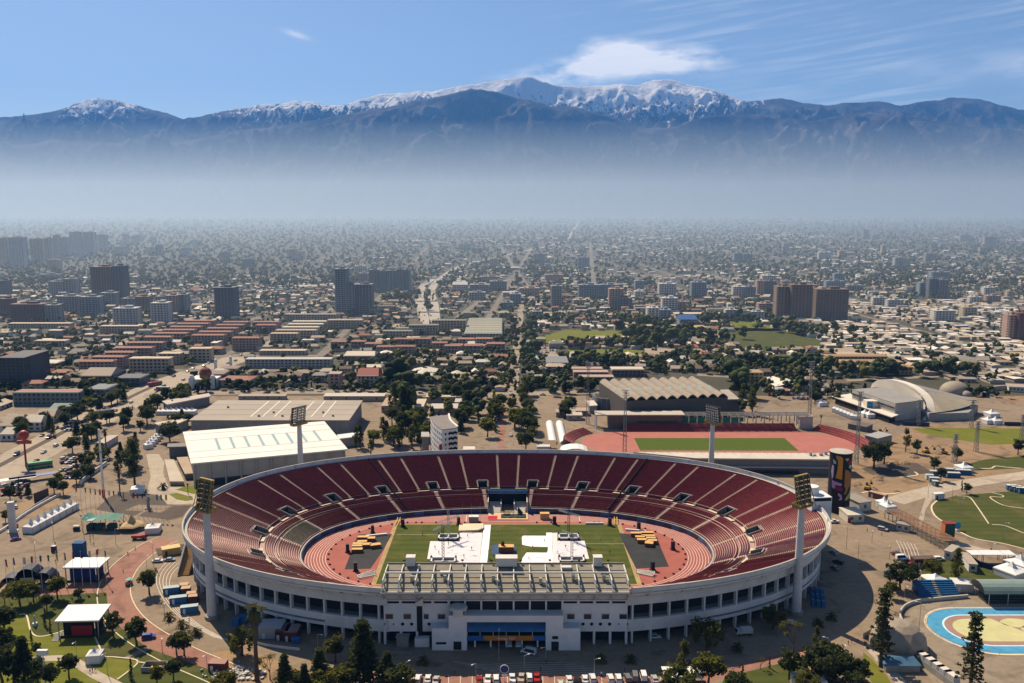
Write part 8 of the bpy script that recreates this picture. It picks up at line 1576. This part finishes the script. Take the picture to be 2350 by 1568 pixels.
# ---- scatter: houses, trees, cars
rq=random.Random(21)
BOUND=[(-400,1150),(0,1042),(90,995),(215,935),(300,897),(345,895),(480,895),(900,893),(1140,896),(1230,900),(1340,892),(1380,866),(1700,868),(1780,895),(1900,897),(1990,866),(2150,864),(2250,884),(2800,892)]
BU=np.array([b[0] for b in BOUND],float); BV=np.array([b[1] for b in BOUND],float)
RP=[]
for P,hw in ROADS:
 for a,b in zip(P[:-1],P[1:]):
  n=max(1,int((b-a).length/12))
  for i in range(n): q=a.lerp(b,i/n); RP.append((q.x,q.y,hw))
RPA=np.array(RP); FTA=np.array(FOOT)
def inpoly(x,y,P):
 c=False; j=len(P)-1
 for i in range(len(P)):
  if (P[i][1]>y) != (P[j][1]>y) and x<(P[j][0]-P[i][0])*(y-P[i][1])/(P[j][1]-P[i][1])+P[i][0]: c= not c
  j=i
 return c
def free(x,y,r,fields=True):
 u,v=proj((x,y,gz(y)))
 if u<-160 or u>2510 or v>np.interp(u,BU,BV): return None
 if (np.hypot(RPA[:,0]-x,RPA[:,1]-y)<RPA[:,2]+r).any(): return None
 if (np.hypot(FTA[:,0]-x,FTA[:,1]-y)<FTA[:,2]+r*.8).any(): return None
 if fields and any(inpoly(x,y,P) for P in FIELDS): return None
 return u,v
_gx,_gy=np.meshgrid(np.arange(-6000,6001,40.0),np.arange(600,9001,40.0)); _GR=fbm(_gx/310,_gy/260,4,3); _DI=fbm(_gx/1100,_gy/800,3,31)
def green(x,y): return float(_GR[min(210,max(0,int((y-600)/40))),min(300,max(0,int((x+6000)/40)))])
def district(x,y): return float(_DI[min(210,max(0,int((y-600)/40))),min(300,max(0,int((x+6000)/40)))])
def shanty(u,v): return 1880<u<2420 and 690<v<880
houses,trees_=[],[]
# houses in short rows along X, rows 22 m apart, streets every few rows
y=640.0
while y<9800:
 far=y>2000; step=17 if y<1100 else 24 if not far else 44+(y-2000)*.018
 hw_=y*.62+60; x=-hw_
 while x<hw_:
  L_=rq.uniform(9,17)*(1 if not far else 1.3+(y-2000)/3500)*(2.6 if rq.random()<(.10 if far else .05) else 1); gap=rq.uniform(3,9)*(1 if not far else 2)
  xx,yy=x+L_/2,y+(rq.uniform(-4,4) if not far else rq.uniform(-.6,.6)*step); x+=L_+gap
  s=free(xx,yy,L_*.5)
  if s is None: continue
  gr=green(xx,yy); sh=shanty(*s); di=district(xx,yy); dense=.93 if sh else (.72 if s[0]>1000 and s[1]<640 else .84 if not far else .36)-(max(0,gr-.5)*2.2 if y>1400 else 0)-(max(0,di-.44)*5 if far else 0)-max(0,yy-4200)/9000
  if gr>.64 and not sh and y>1400: continue
  if rq.random()>dense: continue
  houses.append((xx,yy,L_,rq.uniform(7,11)*(1 if not far else 1.4),rq.uniform(2.8,4.2) if sh or rq.random()<.6 else rq.uniform(5,7.5),sh,s))
  if sh and rq.random()<.8: houses.append((xx+rq.uniform(-5,5),yy+11,rq.uniform(8,14),9,rq.uniform(2.6,3.6),True,s))
 y+=step
y=640.0
while y<11200:
 far=y>1700; step=8.0 if y<1000 else 12 if y<1700 else 16.5+(y-1700)*.016; hw_=y*.62+60; x=-hw_
 while x<hw_:
  x+=step*rq.uniform(.45,1.45); yy=y+rq.uniform(-.5,.5)*step; s=free(x,yy,2.0,fields=True)
  if s is None: continue
  gr=green(x,yy); p_=.16 if shanty(*s) else min(1,((.42 if y<1000 else .70) if not far else .8+max(0,district(x,yy)-.4)*2)+(gr-.42)*(2.6 if far else .9))
  if s[0]<1000 and far: p_+=.12
  if rq.random()>p_: continue
  trees_.append((x,yy,rq.uniform(4.5,10.5)*(1.0 if not far else 1.7+(y-1700)/4200),s,gr))
 y+=step
 # tree belts: along the axis, the park, behind the arena and the halls
def belt(pts,n,hmin,hmax,wid):
 P=smooth([tuple(at(u,v))[:2]+(0,) for u,v in pts],4)
 for _ in range(n):
  i=rq.randrange(len(P)-1); q=P[i].lerp(P[i+1],rq.random()); trees_.append((q.x+rq.gauss(0,wid),q.y+rq.gauss(0,wid),rq.uniform(hmin,hmax),proj((q.x,q.y,0)),.7))
belt([(1125,1035),(1130,985),(1140,930)],12,9,15,3); belt([(1212,1035),(1208,985),(1200,930),(1205,900)],20,9,16,4); belt([(860,1020),(930,1025),(975,985),(900,975)],34,9,16,9); belt([(1050,985),(1080,960),(1070,930),(1100,905)],16,9,15,6); belt([(925,960),(920,920),(930,885),(925,850)],14,14,24,6); belt([(1260,915),(1300,895),(1350,905)],16,8,14,8); belt([(1220,830),(1215,780),(1225,745)],24,9,16,6); belt([(1235,742),(1400,738),(1500,752)],50,10,18,14); belt([(1310,798),(1400,795),(1500,800)],40,9,15,8); belt([(1300,835),(1450,842),(1620,835)],46,9,16,12); belt([(1480,770),(1540,790),(1640,780)],46,12,20,20); belt([(1600,745),(1700,735),(1800,762),(1900,770)],60,11,19,16); belt([(1690,870),(1720,920),(1710,950)],14,14,22,6); belt([(1820,880),(1950,862),(2100,858),(2200,862)],50,9,16,10); belt([(1740,845),(1800,860),(1880,845)],24,10,18,12); belt([(300,970),(350,945),(400,920),(445,905)],24,8,13,9); belt([(170,1035),(200,1010),(250,985)],12,7,12,8); belt([(300,1095),(305,1060)],5,11,17,3); belt([(405,985),(425,970)],7,8,12,5); belt([(20,1025),(150,965),(260,915)],22,8,13,10); belt([(520,898),(700,895),(900,897)],26,5,9,3); belt([(960,705),(955,680),(900,690),(880,700)],26,12,18,18); belt([(985,715),(981,690),(985,665)],14,9,12,2); belt([(1770,895),(1900,905)],10,7,11,6)
belt([(1110,925),(1000,915),(900,912)],26,7,13,9); belt([(1735,905),(1850,915),(1960,905)],20,7,12,10); belt([(1300,935),(1290,960),(1320,925)],10,7,11,5); belt([(2230,905),(2330,915)],12,6,10,8); belt([(560,1020),(600,905),(850,905)],14,5,9,5); belt([(1165,885),(1172,830),(1180,780),(1186,740)],30,7,12,4); belt([(140,1115),(180,1090),(240,1045)],12,6,9,6); belt([(25,1150),(60,1130)],5,6,9,4)
houses.sort(key=lambda h_: h_[1]); trees_.sort(key=lambda t_: t_[1])
# keep tree tops off the roofs they would stand in
hx=np.array([(h_[0],h_[1]) for h_ in houses if h_[1]<2000])
LA=[(n_,x_,y_) for n_,x_,y_ in LAND]
CNT={}
def where(x,y):
 n_,lx_,ly_=min(LA,key=lambda l_: math.hypot(l_[1]-x,l_[2]-y)); return n_
ROOFC=[('tan',(.36,.27,.18)),('cream',(.58,.49,.37)),('brown',(.22,.155,.11)),('red-brown',(.28,.12,.08)),('grey',(.27,.25,.22)),('pale',(.68,.62,.54)),('tan',(.42,.33,.235))]
WALLC=[(.45,.41,.35),(.38,.31,.25),(.5,.48,.44),(.33,.26,.2)]
HM={}
def house_proto(v):
 w,d,h,rh,hip=[(11,8,3.2,2.2,0),(13,9,3.4,2.4,2.5),(10,8,5.8,2.0,2.5),(14,9,3.2,.6,0),(12,8,5.6,1.9,0),(10,9,3.0,.4,0)][v]
 wl=MB(); wl.box((0,0,0),(w,d,h));
 if not hip: wl.add([(-w/2,-d/2,h),(-w/2,d/2,h),(-w/2,0,h+rh)],[[0,1,2]]); wl.add([(w/2,-d/2,h),(w/2,d/2,h),(w/2,0,h+rh)],[[0,2,1]])
 rf=MB(); e=.5; a,b=w/2+e,d/2+e; r_=a-hip
 for s in (-1,1): rf.hexa([(-a,s*b,h-.1),(a,s*b,h-.1),(r_,0,h+rh),(-r_,0,h+rh)],[(-a,s*b,h+.12),(a,s*b,h+.12),(r_,0,h+rh+.2),(-r_,0,h+rh+.2)])
 if hip:
  for s in (-1,1): rf.add([(s*a,-b,h+.12),(s*a,b,h+.12),(s*r_,0,h+rh+.2)],[[0,1,2]])
 dr=MB(); dr.box((w*.08,-d/2-.04,0),(1.1,.1,2.1)); wn_=MB(); wn_.box((0,0,0),(1.5,.1,1.2))
 return dict(w=w,d=d,h=h,wall=wl.mesh('wall',TINT),roof=rf.mesh('roof',ROOFT),door=dr.mesh('door',BLACK),win=wn_.mesh('window',GLASS))
n_ind=0; stuffH=[];
for (x,y,L_,d_,h_,sh,s) in houses:
 if n_ind<300 and -40<s[0]<2390:
  v=rq.choice([3,5,5,0]) if sh else rq.choice([0,1,2,3,4,0]);
  if v not in HM: HM[v]=house_proto(v)
  m_=HM[v]; rn,rc=rq.choice(ROOFC[:2]+ROOFC[4:] if sh else ROOFC); wl=where(x,y); key=(rn,wl); CNT[key]=CNT.get(key,0)+1
  o=thing('house','small %s house with %s roof, %s such from the front near the %s'%(('one-storey','two-storey')[m_['h']>5],rn,nth(CNT[key]-1),wl),'house',(x,y,gz(y)),rq.uniform(-.12,.12)+(math.pi/2 if rq.random()<.25 else 0),'small houses of the city')
  o['label']=' '.join(o['label'].split()[:16]); sc=L_/m_['w']; o.scale=(sc,sc*rq.uniform(.85,1.05),1)
  jit=rq.uniform(.8,1.2); link('wall',m_['wall'],o,color=rq.choice(WALLC)); link('roof',m_['roof'],o,color=tuple(min(1,c*jit) for c in rc)); link('door',m_['door'],o)
  for wx in (-.3,.32): link('window',m_['win'],o,(m_['w']*wx,-m_['d']/2-.03,1.2))
  if m_['h']>5: [link('window',m_['win'],o,(m_['w']*wx,-m_['d']/2-.03,3.9)) for wx in (-.3,.05,.32)]
  n_ind+=1
 else: stuffH.append((x,y,L_,d_,h_,sh))
def make_far_houses():
 V,F,M=[],[],[]; RM=[mat('far_roof_'+str(i),c,.8,.15,.3) for i,(n_,c) in enumerate(ROOFC)]; WM=[mat('far_wall_'+str(i),c,.85,.1,.3) for i,c in enumerate(WALLC)]
 for (x,y,L_,d,h_,sh) in stuffH:
  a,b=L_/2,d/2
  if rq.random()<.3 and y<3000: a,b=b,a
  rz=rq.uniform(-.1,.1); c,s=math.cos(rz),math.sin(rz); z=gz(y)-.3; rh=.4 if sh or rq.random()<.35 else rq.uniform(1.2,2.6); hip=0 if rq.random()<.6 else min(a,2.5); o=len(V)
  if y>2400: h_*=1.2
  q=lambda i,j,k: (x+i*c-j*s,y+i*s+j*c,z+k)
  V+=[q(-a,-b,0),q(a,-b,0),q(a,b,0),q(-a,b,0),q(-a,-b,h_),q(a,-b,h_),q(a,b,h_),q(-a,b,h_),q(-a+hip,0,h_+rh),q(a-hip,0,h_+rh)]
  F+=[[o,o+1,o+5,o+4],[o+1,o+2,o+6,o+5],[o+2,o+3,o+7,o+6],[o+3,o,o+4,o+7],[o+4,o+5,o+9,o+8],[o+6,o+7,o+8,o+9],[o+5,o+6,o+9],[o+7,o+4,o+8]]
  pale=sh or (x>-150 and y>1900); r_=len(WM)+(rq.choice([0,1,5,1,5,6,4]) if pale else rq.randrange(len(RM))); w_=rq.randrange(len(WM)); M+=[w_]*4+[r_]*2+[r_ if hip else w_]*2
 me=bpy.data.meshes.new('far_houses'); me.from_pydata(V,[],F); [me.materials.append(m) for m in WM+RM]; me.polygons.foreach_set('material_index',M); o=link('far_houses',me); tag(o,'countless small houses of the city reaching back to the smog','houses',kind='stuff')
make_far_houses()
# trees: the nearest ones each its own thing, the rest one mass
KINDS=['broad','round','spread','broad','tall','cypress','olive','conifer']
TT=[(1,1,1),(.8,.88,.8),(1.2,1.15,.85),(.65,.72,.7),(1.45,1.3,.7),(1.9,1.7,.8)]
n_ind=0; stuffT=[]; cntT={}
for (x,y,h_,s,gr) in trees_:
 if n_ind<215 and -30<s[0]<2380 and h_>6.5 and (n_ind<120 or rq.random()<.6):
  k='conifer' if h_>17 and rq.random()<.5 else 'tall' if h_>14 else rq.choice(KINDS); i=rq.choice([0,0,1,1,2,3,3,4,5]); wl=where(x,y); an={'broad': 'leafy','round': 'round','spread': 'spreading','tall': 'tall','cypress': 'slim','olive': 'low','conifer': 'conical'}[k]; cn=['green','deep green','olive','very dark','yellowish','bright green'][i]; key=(an,cn,wl); cntT[key]=cntT.get(key,0)+1
  tree(k,(x,y,gz(y)),h_,' '.join(('%s %s tree, %s such from the front near the %s'%(an,cn,nth(cntT[key]-1),wl)).split()[:16]),'trees of the city',TT[i],rq.randrange(2),sq=1.15 if k in ('cypress',) else 1.0); n_ind+=1
 else: stuffT.append((x,y,h_))
def make_far_trees():
 import itertools
 t_=(1+5 ** .5)/2; iv=np.array([(-1,t_,0),(1,t_,0),(-1,-t_,0),(1,-t_,0),(0,-1,t_),(0,1,t_),(0,-1,-t_),(0,1,-t_),(t_,0,-1),(t_,0,1),(-t_,0,-1),(-t_,0,1)],float); iv /= np.linalg.norm(iv[0])
 fi=np.array([(0,11,5),(0,5,1),(0,1,7),(0,7,10),(0,10,11),(1,5,9),(5,11,4),(11,10,2),(10,7,6),(7,1,8),(3,9,4),(3,4,2),(3,2,6),(3,6,8),(3,8,9),(4,9,5),(2,4,11),(6,2,10),(8,6,7),(9,8,1)])
 rg=np.random.default_rng(5); groups={k: ([],[]) for k in range(4)}; cnt=[0]*4
 for (x,y,h_) in stuffT:
  k=int(rg.choice([0,0,1,1,2,2,3,3])); nb=7 if y<1100 else 4 if y<1900 else 3; slim=rg.random()<.12; z=gz(y); R_=h_*(.19 if slim else .34)*rg.uniform(.85,1.25)
  for b in range(nb):
   if nb>1: a=rg.uniform(0,6.28); r_=R_*rg.uniform(.25,.8); c=(x+r_*math.cos(a),y+r_*math.sin(a),z+h_*(rg.uniform(.35,.8) if not slim else .15+.7*b/nb)); q=R_*rg.uniform(.42,.68)
   else: c=(x,y,z+h_*.55); q=R_
   v=iv*(1+rg.uniform(-.32,.32,(12,1))); v=v*np.array([q,q,q*(1.5 if slim else .95)])+np.array(c); V,F=groups[k]; V.append(v); F.append(fi+cnt[k]*12); cnt[k]+=1
 V=np.concatenate([np.concatenate(groups[k][0]) for k in range(4)]); off=0; Fs,Ms=[],[]
 for k in range(4): f=np.concatenate(groups[k][1])+off; Fs.append(f); Ms+=[k]*len(f); off+=cnt[k]*12
 F=np.concatenate(Fs); me=bpy.data.meshes.new('far_trees'); me.vertices.add(len(V)); me.vertices.foreach_set('co',V.ravel()); me.loops.add(F.size); me.loops.foreach_set('vertex_index',F.ravel().astype(np.int32)); me.polygons.add(len(F)); me.polygons.foreach_set('loop_start',np.arange(0,F.size,3,dtype=np.int32)); me.polygons.foreach_set('material_index',np.array(Ms,dtype=np.int32)); me.update(calc_edges=True)
 for i,(c,c2_) in enumerate((((.022,.036,.013),(.06,.078,.024)),((.034,.052,.015),(.085,.105,.030)),((.05,.055,.018),(.12,.115,.035)),((.016,.026,.013),(.040,.052,.02)))): me.materials.append(mat('far_leaf_%d'%i,c,.9,0,.5,col2=c2_,spec=.1))
 o=link('far_trees',me); tag(o,'green mass of countless city trees beyond the stadium grounds','trees',kind='stuff'); print('FAR',len(stuffT),len(F),len(stuffH))
make_far_trees()
# traffic and parked cars of the city
def along(P,n,off,jit,label,seed,grp,par=False):
 r2=random.Random(seed); S_=[0.0]
 for a,b in zip(P[:-1],P[1:]): S_.append(S_[-1]+(b-a).length)
 for i in range(n):
  s=S_[-1]*(i+r2.uniform(.15,.85))/n; k=max(j for j in range(len(S_)) if S_[j]<=s); k=min(k,len(P)-2); d=(P[k+1]-P[k]).normalized(); q=P[k]+d*(s-S_[k]); o_=r2.choice(off)+r2.uniform(-jit,jit); c=r2.randrange(10); kind=r2.choice(['sedan','sedan','suv','suv','pickup','van'])
  x,y=q.x-d.y*o_,q.y+d.x*o_; car(kind,(x,y,gz(y)+.06),math.atan2(d.y,d.x)+(math.pi if o_>0 else 0),CARCOL[c][1],'%s %s %s, %s along it'%(CARCOL[c][0],{'sedan': 'car','suv': 'wagon','pickup': 'pickup','van': 'van'}[kind],label,nth(i)),grp,lod=1)
along(AV,34,(-12,-8,-5,6,9,13),.6,'on the wide avenue',1,'cars on the avenue'); along(CS,40,(-6.5,-2.5,3,6.5),.4,'on the cross street behind the halls',2,'cars on the cross street'); along(AX,9,(-8,-3,3,8),.8,'on the axis avenue behind the stadium',3,'cars on the axis avenue'); along(AX2,12,(-4,4),.5,'on the street continuing the axis',4,'cars on the axis street'); along(B1,14,(-5,-2,2,5),.5,'on the left lane of the boulevard',5,'cars on the boulevard'); along(B2[:24],14,(-5,-2,2,5),.5,'on the right lane of the boulevard',6,'cars on the boulevard')
def lot(zf,x0,y0,x1,y1,nx,ny,label,seed,grp,rz=0.0,lod=1,fill=.8):
 r2=random.Random(seed); n=0
 for j in range(ny):
  for i in range(nx):
   if r2.random()>fill: continue
   p=g(zf,x0+(x1-x0)*(i+.5)/nx+r2.uniform(-4,4),y0+(y1-y0)*(j+.5)/ny); c=r2.randrange(10); kind=r2.choice(['sedan','suv','suv','pickup']); car(kind,p,rz+r2.uniform(-.1,.1)+(math.pi if r2.random()<.5 else 0),CARCOL[c][1],'%s %s in the %s, %s from the back left'%(CARCOL[c][0],{'sedan': 'car','suv': 'wagon','pickup': 'pickup'}[kind],label,nth(n)),grp,lod); n+=1
lot(z6,540,760,760,960,5,6,'car park by the avenue',1,'cars in the car park by the avenue',.9); lot(z6,20,960,250,1110,4,4,'left corner car park',2,'cars in the left corner car park',.9,fill=.6); lot(z6,580,450,720,540,4,3,'lot across the avenue',3,'cars across the avenue',.6); lot(c3,755,825,945,935,9,5,'park car park',4,'cars in the park car park',1.5,2); lot(y6,120,270,640,330,16,2,'lot behind the arched hall',5,'cars behind the arched hall',1.4,2); lot(y5,1620,225,2200,300,18,3,'lot right of the arena',7,'cars right of the arena',1.4,2,.7); lot(z6,80,1130,140,1460,1,2,'corner beside the white pylon',6,'cars beside the pylon',.3)
car('sedan',g(z1,125,440),.6,(.25,.04,.30),'purple and red car beside the white pylon'); car('sedan',g(z6,1135,712),.1,(.03,.12,.40),'bright blue car beside the dark garden tree')
for i,(kind,x,y,h,tn,lab) in enumerate((('tall',1190,1000,25,3,'tall dark conifer in the garden behind the flagpoles'),('palm',1060,1090,13,3,'palm beside the tall conifer in the dark garden'),('tall',1200,730,14,1,'dark tree above the bright blue car'),('palm',940,730,16,3,'tall palm beside the tall white mast'),('youngpalm',1440,1040,4.5,0,'young palm on the pale walk'),('palm',1660,1085,6,0,'small palm on the lawn by the rim'),('spread',640,720,10,1,'dense tree on the car park edge'),('spread',1500,620,13,3,'dark tree beside the corner of the white hall'),('broad',480,1080,9,1,'tree behind the hoarding wall'),('broad',560,1090,8,0,'tree at the end of the row of tents'),('broad',50,1330,6,4,'small tree left of the white pylon'),('broad',790,860,8,2,'olive tree in the car park'),('round',1130,470,13,1,'dense dark tree beside the avenue, upper'),('spread',1300,470,14,3,'broad dark tree beside the avenue, right'),('round',1240,530,8,1,'lower dark tree beside the avenue'))):
 tree(kind,g(z6,x,y),h,lab,'trees by the car park',TG[tn],i%2)
